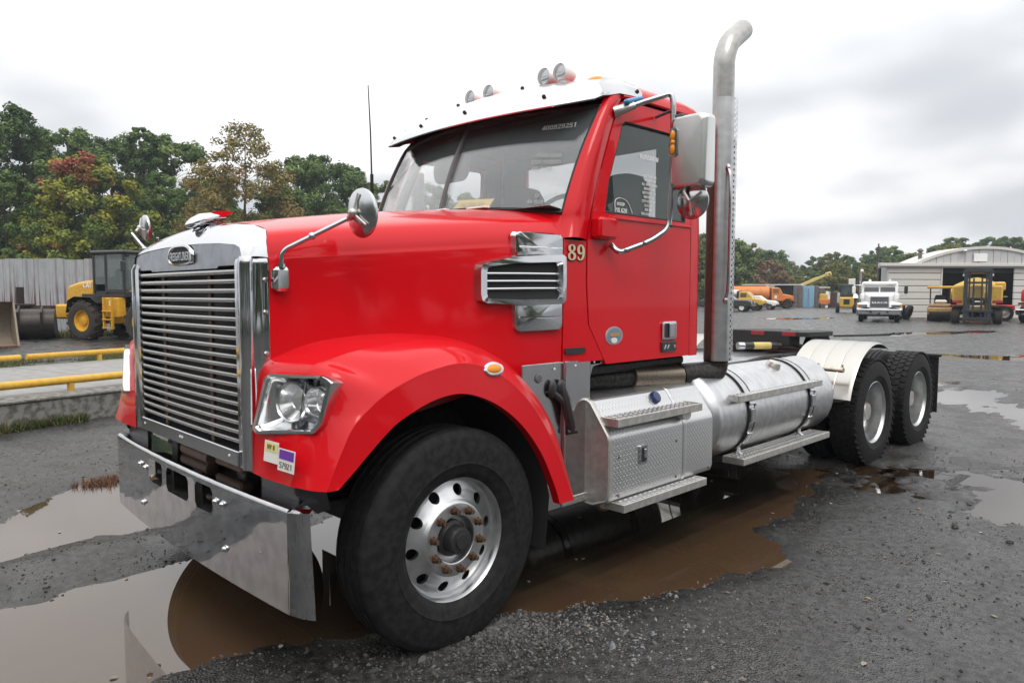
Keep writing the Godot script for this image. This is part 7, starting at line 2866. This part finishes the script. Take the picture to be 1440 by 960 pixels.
func tank_truck() -> void:
	# x runs to the truck's front, to the right in the picture
	var T := thing("tank_truck", "old orange tank truck facing right, before the long pale trailer", "truck", V(77.6, 0, -37.0), -0.98)
	var s := sh()
	s.lathe(V(-3.6, 1.75, 0), V(1, 0.0, 0), [Vector2(0, 0), Vector2(0.7, 0.02), Vector2(0.86, 0.10), Vector2(0.90, 0.22), Vector2(0.90, 5.0), Vector2(0.86, 5.12), Vector2(0.7, 5.2), Vector2(0, 5.22)], 24)
	for x: float in [-2.4, -0.9, 0.6]: s.lathe(V(x, 1.75, 0), V(1, 0, 0), [Vector2(0.90, -0.05), Vector2(0.925, -0.04), Vector2(0.925, 0.04), Vector2(0.90, 0.05)], 24)
	var tk := obj("tank", s, M.orange_paint, T)
	part_box(tk, "walkway", M.rust_steel, V(-1.0, 2.68, 0), V(4.4, 0.07, 0.5), 0.01)
	part_box(T, "frame", M.chassis, V(-0.2, 0.78, 0), V(7.4, 0.22, 0.9), 0.0)
	part_box(T, "under_box", M.chassis, V(0.9, 0.65, 0.7), V(0.9, 0.4, 0.5), 0.03)
	s = sh()
	var rows := []
	for q: Array in [[1.75, 1.0, 0.85, 2.42], [2.35, 1.0, 0.85, 2.45], [2.62, 0.98, 0.85, 2.38], [2.95, 0.95, 0.85, 1.78]]:
		var r := pv([])
		for p in rounded_rect(q[1] * 2, q[3] - q[2], 0.12, 4, Vector2(0, (q[3] + q[2]) / 2)): r.append(V(q[0], p.y, p.x))
		rows.append(r)
	s.loft(rows, true, true)
	s.fan(rows[0])
	s.fan(rows[-1], true)
	var cab := obj("cab", s, M.orange_paint, T)
	part_box(cab, "side_window", M.dark_glass, V(2.22, 2.02, 1.0), V(0.62, 0.48, 0.03), 0.0)
	part_box(cab, "door_mark", M.paper, V(2.2, 1.35, 1.005), V(0.28, 0.35, 0.01), 0.0)
	part_box(cab, "windscreen", M.dusty_glass, V(2.83, 2.08, 0), V(0.03, 0.55, 1.6), 0.0, Basis(V(0, 0, 1), 0.5))
	s = sh()
	rows = []
	for q: Array in [[2.85, 0.72, 0.85, 1.74], [3.6, 0.66, 0.85, 1.62], [4.15, 0.62, 0.80, 1.50], [4.22, 0.55, 0.85, 1.40]]:
		var r := pv([])
		for p in rounded_rect(q[1] * 2, q[3] - q[2], 0.14, 4, Vector2(0, (q[3] + q[2]) / 2)): r.append(V(q[0], p.y, p.x))
		rows.append(r)
	s.loft(rows, true, true)
	s.fan(rows[-1], true)
	obj("hood", s, M.orange_paint, T)
	for z: float in [0.9, -0.9]:
		s = sh()
		var fr := []
		for k in 9:
			var a := PI * k / 8.0
			fr.append(pv([V(3.55 - cos(a) * 0.66, 0.55 + sin(a) * 0.66, z - 0.22), V(3.55 - cos(a) * 0.66, 0.55 + sin(a) * 0.66, z + 0.22)]))
		s.loft(fr)
		obj("fender", s, M.orange_paint, T)
		wheel_at(T, "front_wheel", V(3.55, 0.52, z), 0.52, 0.3, M.mud_rubber, M.dark_red_rust, 0.0 if z > 0 else PI)
		wheel_at(T, "rear_wheel", V(-1.9, 0.52, z), 0.52, 0.5, M.mud_rubber, M.dark_red_rust, 0.0 if z > 0 else PI)
		wheel_at(T, "rear_wheel", V(-0.7, 0.52, z), 0.52, 0.5, M.mud_rubber, M.dark_red_rust, 0.0 if z > 0 else PI)
	part_box(T, "bumper", M.rust_steel, V(4.3, 0.72, 0), V(0.14, 0.22, 2.0), 0.03)

func car_body(parent: Node, m: Material, prof: Array, w: float, cabin: Array, glass: Material) -> void:
	var s := sh()
	var rows := []
	for q: Array in prof:      # [x, bottom, top, half width share]
		var r := pv([])
		for p in rounded_rect(w * q[3], q[2] - q[1], 0.10, 3, Vector2(0, (q[1] + q[2]) / 2)): r.append(V(q[0], p.y, p.x))
		rows.append(r)
	s.loft(rows, true, true)
	s.fan(rows[0])
	s.fan(rows[-1], true)
	obj("body", s, m, parent)
	s = sh()
	rows = []
	for q: Array in cabin:
		var r := pv([])
		for p in rounded_rect(w * q[3], maxf(q[2] - q[1], 0.05), minf(0.08, (q[2] - q[1]) * 0.4), 3, Vector2(0, (q[1] + q[2]) / 2)): r.append(V(q[0], p.y, p.x))
		rows.append(r)
	s.loft(rows, true, true)
	s.fan(rows[0])
	s.fan(rows[-1], true)
	obj("cabin", s, glass, parent)

func parked_row() -> void:
	# dark pickup in front, yellow truck behind it, both facing right
	var P := thing("dark_pickup", "dark grey four wheel drive pickup nearest the exhaust stack", "pickup", V(61.0, 0, -31.2), -1.30)
	car_body(P, M.dark_paint, [[-2.5, 0.5, 1.05, 0.9], [-2.3, 0.45, 1.12, 1.0], [0.4, 0.45, 1.14, 1.0], [1.9, 0.48, 1.10, 0.98], [2.3, 0.5, 0.98, 0.9]], 1.8, [[-1.2, 1.1, 1.15, 0.9], [-0.9, 1.1, 1.66, 0.82], [0.1, 1.1, 1.68, 0.82], [0.75, 1.1, 1.15, 0.9]], M.dark_glass)
	part_box(P, "roof", M.weathered_grey, V(-0.4, 1.69, 0), V(1.2, 0.06, 1.45), 0.02)
	part_box(P, "bumper", M.weathered_grey, V(2.36, 0.62, 0), V(0.14, 0.2, 1.7), 0.03)
	for z: float in [0.82, -0.82]:
		part_box(P, "headlight", M.paper, V(2.28, 0.86, z * 0.8), V(0.1, 0.16, 0.26), 0.02)
		for x: float in [-1.5, 1.45]: wheel_at(P, "wheel", V(x, 0.40, z), 0.40, 0.26, M.mud_rubber, M.paper, 0.0 if z > 0 else PI)
	var Y := thing("yellow_truck", "yellow flatbed truck carrying two white drums, behind the dark pickup", "truck", V(66.3, 0, -32.6), -1.30)
	car_body(Y, M.yellow_paint, [[-0.2, 0.55, 1.25, 1.0], [0.9, 0.55, 1.28, 1.0], [2.0, 0.55, 1.15, 0.95], [2.3, 0.6, 1.0, 0.85]], 1.8, [[-0.15, 1.2, 1.9, 0.9], [0.6, 1.2, 1.92, 0.88], [1.2, 1.2, 1.28, 0.92]], M.yellow_paint)
	part_box(Y, "windscreen", M.dusty_glass, V(0.96, 1.60, 0), V(0.04, 0.6, 1.35), 0.0, Basis(V(0, 0, 1), 0.62))
	part_box(Y, "side_window", M.dark_glass, V(0.3, 1.58, 0.82), V(0.6, 0.42, 0.02), 0.0)
	part_box(Y, "flatbed", M.dark_trim, V(-1.7, 0.95, 0), V(3.0, 0.2, 1.9), 0.02)
	part_box(Y, "headboard", M.dark_trim, V(-0.3, 1.5, 0), V(0.1, 1.0, 1.7), 0.02)
	for x: float in [-0.85, -2.1]:
		var s := sh()
		s.cyl(V(x - 0.55, 1.75, 0), V(x + 0.5, 1.75, 0), 0.36, -1, 18)
		var d := thing("white_drum", "white drum lying on the yellow flatbed, %s" % ("next to the cab" if x > -1 else "at the tail end"), "drum", Y.position, Y.rotation.y)
		obj("shell", s, M.paper if x > -1 else M.pale_rust, d)
	for z: float in [0.82, -0.82]:
		for x: float in [-2.0, 1.45]: wheel_at(Y, "wheel", V(x, 0.42, z), 0.42, 0.26, M.mud_rubber, M.dark_trim, 0.0 if z > 0 else PI)
	part_box(Y, "bumper", M.dark_trim, V(2.36, 0.66, 0), V(0.14, 0.22, 1.7), 0.03)
	var K := thing("white_van", "low white car nose between the yellow truck and the tank truck", "car", V(71.6, 0, -33.4), -1.3)
	car_body(K, M.white_paint, [[-2.0, 0.4, 1.0, 0.95], [0.6, 0.4, 1.05, 1.0], [1.6, 0.42, 0.95, 0.95], [1.9, 0.45, 0.8, 0.85]], 1.7, [[-1.5, 1.0, 1.1, 0.9], [-1.1, 1.0, 1.5, 0.82], [0.1, 1.0, 1.5, 0.82], [0.7, 1.0, 1.06, 0.9]], M.white_paint)
	part_box(K, "bumper", M.dark_trim, V(1.92, 0.5, 0), V(0.1, 0.2, 1.5), 0.03)
	for z: float in [0.78, -0.78]:
		for x: float in [-1.3, 1.2]: wheel_at(K, "wheel", V(x, 0.33, z), 0.33, 0.2, M.mud_rubber, M.weathered_grey, 0.0 if z > 0 else PI)
	# long pale trailer with an open dark side
	var R := thing("long_trailer", "long pale box trailer with an open dark bay, behind the tank truck", "trailer", V(91.0, 0, -41.0), -1.0)
	part_box(R, "roof", M.shed_white, V(-0.4, 2.92, 0), V(7.6, 0.14, 2.4), 0.02)
	part_box(R, "side", M.shed_grey, V(-2.2, 1.75, 1.1), V(4.0, 2.2, 0.08), 0.0)
	part_box(R, "bay", M.gap, V(1.7, 1.85, 0.7), V(3.2, 2.0, 0.08), 0.0)
	part_box(R, "end", M.shed_grey, V(3.3, 1.8, 0), V(0.1, 2.2, 2.3), 0.0)
	part_box(R, "floor", M.chassis, V(-0.4, 0.75, 0), V(7.4, 0.2, 2.3), 0.0)
	for x: float in [-3.0, -2.0, 2.6]: wheel_at(R, "wheel", V(x, 0.5, 0.95), 0.5, 0.3, M.mud_rubber, M.weathered_grey)
	# containers in a row: grey, blue, grey
	var base := V(87.9, 0, -37.0)
	var dir := V(0.715, 0, 0.699)
	var looks := [["weathered_grey", 1.15, "grey shipping container end standing left of the blue one"], ["steel_blue", 1.45, "sky blue shipping container between two grey ones"], ["weathered_grey", 1.35, "grey shipping container end right of the blue one"]]
	var at := 0.0
	for q: Array in looks:
		var w: float = q[1]
		var c := thing("shipping_container", q[2], "container", base + dir * (at + w / 2), -1.13, "shipping containers")
		part_box(c, "box", M[q[0]], V(0, 1.38, -1.6), V(w - 0.05, 2.72, 3.2), 0.02)
		for i in 4: part_box(c, "rib", M[q[0]], V(-w / 2 + w * (i + 0.5) / 4, 1.38, 0.02), V(0.06, 2.4, 0.05), 0.01)
		part_box(c, "lock_rod", M.dark_trim, V(0, 1.3, 0.06), V(0.03, 2.3, 0.03), 0.0)
		at += w
	# crane with its boom up to the right
	var C := thing("crane", "yellow telescopic crane boom pointing up right over the containers", "crane", V(95.0, 0, -41.5), -0.95)
	for q: Array in [[0.3, 2.0, 4.3, 3.9, 0.42], [2.6, 3.1, 5.6, 4.45, 0.32]]:
		var a := V(q[0], q[1], 0)
		var b := V(q[2], q[3], 0)
		part_box(C, "boom_section", M.pale_yellow_paint, (a + b) / 2, V((b - a).length(), q[4], q[4] * 0.9), 0.04, Basis(V(0, 0, 1), atan2(b.y - a.y, b.x - a.x)))
	part_box(C, "boom_head", M.pale_yellow_paint, V(5.65, 4.45, 0), V(0.75, 0.55, 0.5), 0.08, Basis(V(0, 0, 1), 0.3))
	part_box(C, "head_sheave", M.rust_steel, V(5.72, 4.45, 0.27), V(0.2, 0.2, 0.04), 0.03)
	part_box(C, "carrier", M.pale_yellow_paint, V(-0.6, 1.1, 0), V(4.5, 0.8, 2.2), 0.1)
	part_box(C, "turret", M.pale_yellow_paint, V(0.2, 2.0, 0), V(1.6, 1.2, 1.6), 0.1)
	for x: float in [-2.2, 0.9]: wheel_at(C, "wheel", V(x, 0.55, 1.0), 0.55, 0.4, M.mud_rubber, M.weathered_grey)
	# clutter between the containers and the white truck
	var D := thing("orange_sweeper", "small orange machine right of the shipping containers", "machine", V(86.7, 0, -32.6), -1.15)
	part_box(D, "body", M.orange_paint, V(0, 0.75, 0), V(1.2, 0.8, 1.6), 0.12)
	part_box(D, "hood", M.yellow_paint, V(-0.1, 1.4, 0), V(0.9, 0.7, 1.2), 0.12)
	part_box(D, "roof", M.paper, V(0, 2.5, 0), V(1.2, 0.1, 1.2), 0.03)
	for x: float in [-0.5, 0.5]:
		part_box(D, "roof_post", M.weathered_grey, V(x, 2.0, 0.4), V(0.07, 1.0, 0.07), 0.0)
		wheel_at(D, "wheel", V(x, 0.3, 0.7), 0.3, 0.2, M.mud_rubber, M.weathered_grey, PI / 2 * signf(x))
	var pan := [["white upright panel standing beside the small orange machine", "white_paint", 89.2, -33.2, 0.5, 2.05], ["maroon upright panel in the row of scrap panels", "dark_red_rust", 89.7, -32.7, 0.75, 1.9], ["grey upright panel at the right end of the scrap panels", "shed_grey", 90.2, -32.2, 0.45, 1.9]]
	for q: Array in pan:
		var w := thing("scrap_panel", q[0], "panel", V(q[2], 0, q[3]), -1.15, "scrap panels leaning in a row")
		part_box(w, "sheet", M[q[1]], V(0, q[5] / 2, 0), V(q[4], q[5], 0.06), 0.01, Basis(V(1, 0, 0), -0.06))
		part_box(w, "brace", M.weathered_grey, V(0, q[5] * 0.45, -0.25), V(0.06, q[5] * 0.9, 0.06), 0.0, Basis(V(1, 0, 0), 0.22))
	var H := thing("rusty_hopper", "rusty hopper under a white tarpaulin behind the white tractor unit", "hopper", V(86.6, 0, -29.7), -1.15)
	var s := sh()
	s.loft([pv([V(-0.5, 0.1, 0.5), V(0.5, 0.1, 0.5), V(0.5, 0.1, -0.5), V(-0.5, 0.1, -0.5)]), pv([V(-0.95, 1.3, 0.9), V(0.95, 1.3, 0.9), V(0.95, 1.3, -0.9), V(-0.95, 1.3, -0.9)])], true)
	obj("bin", s, M.dark_red_rust, H)
	s = sh()
	s.loft(smooth_rows([pv([V(-1.0, 1.25, 0.95), V(0, 1.30, 1.0), V(1.0, 1.22, 0.95)]), pv([V(-0.9, 1.75, 0.3), V(0, 1.95, 0.3), V(0.9, 1.7, 0.3)]), pv([V(-1.0, 1.3, -0.9), V(0, 1.35, -0.9), V(1.0, 1.3, -0.9)])], 3, 3))
	obj("tarpaulin", s, M.white_paint, H)

func build_small_things() -> void:
	pass

# ---------------------------------------------------------------- trees
func crown_mesh(sd: int, h: float, base: float, rad: float, lobes: int, per: int, leaf: float, tone: Callable, taper := 0.5, sparse_top := 0.0) -> ArrayMesh:
	var rng := RandomNumberGenerator.new()
	rng.seed = sd
	var pos := PackedVector3Array()
	var nor := PackedVector3Array()
	var col := PackedColorArray()
	for l in lobes:
		var t := pow(rng.randf(), 0.85)
		var y := lerpf(base, h, t)
		# widest a third of the way up, narrowing to the top
		var env := rad * pow(clampf(1.0 - pow(absf(t - 0.35) / 0.68, 2.0), 0.0, 1.0), taper)
		var a := rng.randf() * TAU
		var d := env * sqrt(rng.randf_range(0.25, 1.0))
		var lr := rad * rng.randf_range(0.14, 0.30) * lerpf(1.0, 0.6, t)
		var c := V(cos(a) * d, y - lr * 0.5, sin(a) * d)
		var lobe_tint: Color = tone.call(rng, t, a)
		var n := int(per * lr / (rad * 0.25))
		if t > 0.6 and sparse_top > 0.0: n = int(n * lerpf(1.0, 1.0 - sparse_top, (t - 0.6) / 0.4))
		for i in n:
			var v := V(rng.randfn(), rng.randfn() * 0.9 + 0.25, rng.randfn()).normalized()
			var rr := lr * pow(rng.randf(), 0.4) * (1.0 + 0.25 * sin(v.x * 5.0 + l) * cos(v.z * 5.0))
			var p := c + v * rr * V(1.0, 0.75, 1.0)
			var u := V(rng.randfn(), rng.randfn() * 0.6, rng.randfn()).normalized()
			var nn := (v * 0.9 + V(rng.randfn(), rng.randfn() + 0.6, rng.randfn()) * 0.55).normalized()
			u = (u - nn * u.dot(nn)).normalized()
			var w := nn.cross(u)
			var s := leaf * rng.randf_range(0.6, 1.25)
			var q0 := p - u * s * 0.62
			var q1 := p + w * s * 0.34 - u * s * 0.05
			var q2 := p + u * s * 0.62
			var q3 := p - w * s * 0.34 + u * s * 0.08
			pos.append_array(PackedVector3Array([q0, q1, q2, q0, q2, q3]))
			var k := lobe_tint * rng.randf_range(0.72, 1.28)
			k.a = 1.0
			for e in 6:
				nor.append(nn)
				col.append(k)
	var arr := []
	arr.resize(Mesh.ARRAY_MAX)
	arr[Mesh.ARRAY_VERTEX] = pos
	arr[Mesh.ARRAY_NORMAL] = nor
	arr[Mesh.ARRAY_COLOR] = col
	var am := ArrayMesh.new()
	am.add_surface_from_arrays(Mesh.PRIMITIVE_TRIANGLES, arr)
	return am

func trunk_shape(sd: int, h: float, r: float, spread: float) -> Shape:
	var rng := RandomNumberGenerator.new()
	rng.seed = sd
	var s := sh()
	var top := V(rng.randf_range(-0.3, 0.3), h * 0.92, rng.randf_range(-0.3, 0.3))
	s.tube(curve(pv([V(0, -0.1, 0), V(rng.randf_range(-0.1, 0.1), h * 0.3, 0.05), V(top.x * 0.6, h * 0.6, top.z * 0.6), top]), 3), [r * 1.35, r, r * 0.95, r * 0.88, r * 0.8, r * 0.7, r * 0.6, r * 0.45, r * 0.3, r * 0.12], 8)
	for k in 14:
		var t := rng.randf_range(0.25, 0.85)
		var a := rng.randf() * TAU
		var b := V(top.x * t * 0.6, h * t * 0.92, top.z * t * 0.6)
		var l := spread * rng.randf_range(0.5, 0.95) * (1.15 - t)
		var e := b + V(cos(a) * l, l * rng.randf_range(0.4, 0.9), sin(a) * l)
		s.tube(pv([b, b.lerp(e, 0.5) + V(0, 0.1 * l, 0), e]), [r * 0.34 * (1.2 - t), r * 0.22 * (1.2 - t), r * 0.06], 5)
	return s

func make_tree(n: String, sd: int, h: float, base: float, rad: float, lobes: int, per: int, leaf: float, tone: Callable, taper := 0.5, sparse := 0.0) -> Node3D:
	var t := thing(n, "", "tree")
	obj("trunk", trunk_shape(sd, h, h * (0.009 if n == "birch_tree" else 0.016), rad), M.bark, t)
	put_mesh("crown", crown_mesh(sd * 7 + 1, h, base, rad, lobes, per, leaf, tone, taper, sparse), M.leaves, t)
	return t

func ordinal(n: int) -> String:
	return "%d%s" % [n, "th" if n % 100 / 10 == 1 else {1: "st", 2: "nd", 3: "rd"}.get(n % 10, "th")]

func build_trees() -> void:
	var m := mat("leaves", lin(1, 1, 1), 0.65)
	m.vertex_color_use_as_albedo = true
	m.backlight_enabled = true
	m.backlight = Color(0.4, 0.4, 0.4)
	m.metallic_specular = 0.3
	var dark := func(r: RandomNumberGenerator, t: float, a: float) -> Color: return Color(0.046, 0.086, 0.027).lerp(Color(0.120, 0.180, 0.052), r.randf())
	var mid := func(r: RandomNumberGenerator, t: float, a: float) -> Color: return Color(0.066, 0.115, 0.030).lerp(Color(0.155, 0.215, 0.062), r.randf())
	var maple := func(r: RandomNumberGenerator, t: float, a: float) -> Color:
		var g := Color(0.10, 0.16, 0.035).lerp(Color(0.30, 0.29, 0.045), r.randf())
		if t + r.randf_range(-0.22, 0.22) + 0.10 * sin(a * 2.0) > 0.98: g = Color(0.32, 0.09, 0.06).lerp(Color(0.20, 0.11, 0.03), r.randf())
		elif r.randf() < 0.05: g = Color(0.30, 0.18, 0.06)
		return g
	var birch := func(r: RandomNumberGenerator, t: float, a: float) -> Color: return Color(0.16, 0.155, 0.04).lerp(Color(0.28, 0.19, 0.075), r.randf())
	var gold := func(r: RandomNumberGenerator, t: float, a: float) -> Color: return Color(0.11, 0.14, 0.035).lerp(Color(0.23, 0.20, 0.05), r.randf())
	var rust := func(r: RandomNumberGenerator, t: float, a: float) -> Color: return Color(0.14, 0.085, 0.05).lerp(Color(0.19, 0.13, 0.06), r.randf())
	# one of each kind; copies are moved and turned
	var kinds := {
		"oak": make_tree("broadleaf_tree", 1, 10.4, 0.9, 3.7, 120, 430, 0.17, dark, 0.5),
		"oak2": make_tree("broadleaf_tree", 2, 10.0, 0.9, 3.3, 110, 430, 0.17, mid, 0.55),
		"tall": make_tree("slender_tree", 3, 11.0, 1.2, 2.3, 90, 380, 0.165, dark, 0.85),
		"maple": make_tree("maple_tree", 4, 7.4, 0.3, 3.1, 120, 380, 0.15, maple, 0.6),
		"birch": make_tree("birch_tree", 5, 9.4, 0.4, 3.2, 140, 360, 0.125, birch, 0.8, 0.80),
		"far_green": make_tree("hill_tree", 6, 9.0, 0.2, 3.8, 110, 170, 0.30, mid, 0.42),
		"far_dark": make_tree("hill_tree", 7, 10.0, 0.2, 3.8, 110, 170, 0.30, dark, 0.42),
		"far_gold": make_tree("hill_tree", 8, 9.0, 0.2, 3.5, 100, 170, 0.30, gold, 0.5),
		"far_rust": make_tree("hill_shrub", 9, 5.0, 0.0, 3.6, 56, 150, 0.28, rust, 0.5),
	}
	var used := {}
	var put := func(kind: String, x: float, z: float, scale_: float, turn: float, label: String, group := "", y := 0.0):
		var o: Node3D = kinds[kind]
		if used.has(kind): o = copy_of(o, V(x, y, z), turn, label)
		else:
			used[kind] = true
			o.position = V(x, y, z)
			o.rotation.y = turn
			o.set_meta("label", label)
		o.scale = Vector3.ONE * scale_
		if group: o.set_meta("group", group)
	var edge := "trees behind the steel fence"
	# left: a belt of trees behind the fence, each at its own place
	for q: Array in LEFT_TREES:
		put.call(q[0], q[1], q[2], q[3], q[4], q[5], edge)
	var rng := RandomNumberGenerator.new()
	rng.seed = 12
	var words := {
		"far_green": "mid green bushy tree",
		"far_dark": "dark green tall tree",
		"far_gold": "yellowing tree",
		"far_rust": "brown withered thicket",
	}
	# a wood on rising ground behind the yard: two ranks whose tops follow the skyline
	var sky := [0.0, 10.6, 0.07, 10.2, 0.13, 9.8, 0.2, 8.6, 0.26, 7.0, 0.33, 5.8, 0.39, 7.0, 0.43, 8.0, 0.5, 8.3, 0.55, 8.8, 0.6, 8.0, 0.67, 8.0, 0.71, 9.2, 0.77, 10.2, 0.86, 9.6, 1.0, 10.3, 1.3, 11.0]
	var top_at := func(u: float) -> float:
		for i in range(0, sky.size() - 2, 2):
			if u <= sky[i + 2]: return lerpf(sky[i + 1], sky[i + 3], clampf((u - sky[i]) / (sky[i + 2] - sky[i]), 0, 1))
		return sky[-1]
	var hgt := {"far_green": 9.0, "far_dark": 10.0, "far_gold": 9.0, "far_rust": 5.0}
	for i in 34:
		var u := -0.06 + 1.22 * i / 33.0 + rng.randf_range(-0.012, 0.012)
		var p := Vector2(120.0, -71.5) + Vector2(46.5, 44.5) * u + Vector2(rng.randf_range(-4, 4), rng.randf_range(-4, 4))
		var kind: String = ["far_dark", "far_green", "far_dark", "far_gold"][rng.randi() % 4]
		var want: float = (top_at.call(u) - 1.66) * 1.30 + 1.66 + rng.randf_range(-0.9, 0.5)
		var k := rng.randf_range(0.85, 1.1)
		put.call(kind, p.x, p.y, k, rng.randf() * TAU, "%s, %s from the left in the back rank of the wooded slope" % [words[kind], ordinal(i + 1)], "trees of the wooded slope", want - k * hgt[kind])
	for i in 36:
		var u := -0.05 + 1.20 * i / 35.0 + rng.randf_range(-0.015, 0.015)
		var p := Vector2(92.0, -54.5) + Vector2(36.0, 34.6) * u + Vector2(rng.randf_range(-2, 2), rng.randf_range(-2, 2))
		var kind: String = ["far_green", "far_gold", "far_green", "far_dark", "far_gold"][rng.randi() % 5]
		if u > 0.17 and u < 0.28: kind = "far_rust"
		var want: float = top_at.call(u) * rng.randf_range(0.62, 0.92)
		if u < 0.12: want = top_at.call(u) * rng.randf_range(0.9, 1.03)
		put.call(kind, p.x, p.y, want / hgt[kind], rng.randf() * TAU, "%s, %s from the left in the front rank of the wooded slope" % [words[kind], ordinal(i + 1)], "trees of the wooded slope")
	# unseen trees added behind the camera to darken reflections in chrome and paint
	for i in 15:
		var a := deg_to_rad(62.0 + 11.5 * i)
		var d := rng.randf_range(27.0, 34.0)
		var kind: String = ["far_dark", "far_green", "far_dark"][i % 3]
		put.call(kind, -2.0 + cos(a) * d, 4.0 + sin(a) * d, rng.randf_range(1.1, 1.5), rng.randf() * TAU, "%s unseen tree added behind the camera to darken reflections" % ordinal(i + 1), "unseen trees added behind the camera")
	# the slope they stand on
	var hill := sh()
	var rows := []
	for j in 5:
		var r := pv([])
		for i in 25:
			var u := -0.6 + 2.2 * i / 24.0
			var base := Vector2(100.0, -62.0) + Vector2(40.0, 38.5) * u + Vector2(0.7, -0.715) * (j * 16.0 - 6.0)
			r.append(V(base.x, [-0.3, 1.5, 3.4, 4.6, 2.0][j] + 0.5 * sin(i * 1.3 + j), base.y))
		rows.append(r)
	hill.loft(rows)
	setting("wooded_slope", hill, worn(mat("slope_cover", lin(0.045, 0.06, 0.02), 0.95), 0.3, null))

var LEFT_TREES := [
	["oak", 5.9, -69.0, 1.60, 0.3, "dark broadleaf tree at the left edge of the picture, the biggest behind the fence"],
	["oak", 9.6, -67.5, 1.62, 1.1, "dark broadleaf tree rising highest over the left end of the steel fence"],
	["tall", 12.5, -71.5, 1.45, 2.0, "narrow dark tree with a ragged tip left of the reddening maple"],
	["oak2", 8.5, -59.7, 1.04, 4.0, "lower dark green tree in front of the tall ones at the far left"],
	["oak2", 16.3, -76.6, 1.74, 0.5, "round dark green tree standing behind the reddening maple"],
	["oak", 20.3, -77.3, 1.70, 3.3, "broad dark tree whose crown shows right above the red top of the maple"],
	["tall", 21.0, -69.8, 1.57, 1.2, "tall slim tree with a loose top between the maple and the brown birch"],
	["oak2", 23.7, -69.4, 1.66, 2.6, "green tree just left of the thin brown birch"],
	["oak2", 19.4, -60.3, 1.04, 5.1, "low dark tree between maple and birch, above the front grille"],
	["maple", 13.6, -58.1, 1.63, 0.9, "young maple turning yellow with red branch ends on top"],
	["maple", 10.4, -57.9, 0.89, 3.9, "small yellowing bush at the foot of the maple, over the fence"],
	["birch", 24.3, -55.5, 1.69, 0.4, "thin brown and gold birch with an almost bare top"],
	["birch", 21.1, -54.1, 1.09, 2.9, "shorter gold birch merging with the bare topped one"],
	["oak2", 34.2, -63.7, 1.53, 2.2, "green tree right of the birch above the hood"],
	["oak", 37.6, -64.8, 1.55, 5.5, "green round tree above the middle of the hood"],
	["tall", 41.4, -65.6, 1.41, 0.2, "slim green tree by the far mirror with a pointed tip"],
	["oak2", 28.5, -71.0, 1.34, 1.9, "green tree standing right behind the brown birch"],
	["oak", 24.6, -63.8, 1.06, 4.4, "low dark tree closing the gap at the foot of the birch"],
	["oak", 36.5, -71.8, 1.18, 0.9, "dark tree behind the low green one right of the birch"],
	["oak2", 42.1, -69.4, 1.15, 3.0, "low green tree left of the slim pointed one"],
	["oak2", 15.0, -64.0, 1.26, 2.3, "dark green tree right behind the yellowing maple"],
	["oak2", 28.2, -56.2, 1.12, 1.4, "low green tree filling the gap right of the birch"],
	["oak2", 45.8, -65.8, 1.45, 0.0, "first from the left of the green trees seen through the cab's glass"],
	["oak", 51.0, -65.1, 1.39, 1.3, "second from the left of the green trees seen through the cab's glass"],
	["oak2", 56.8, -64.0, 1.39, 2.6, "third from the left of the green trees seen through the cab's glass"],
	["oak", 65.6, -64.3, 1.28, 3.9, "fourth from the left of the green trees seen through the cab's glass"],
	["oak2", 75.2, -63.8, 1.31, 5.2, "fifth from the left of the green trees seen through the cab's glass"],
	["oak", 88.0, -64.8, 1.36, 6.5, "sixth from the left of the green trees seen through the cab's glass"],
	["oak2", 103.5, -67.5, 1.44, 7.8, "seventh from the left of the green trees seen through the cab's glass"],
]
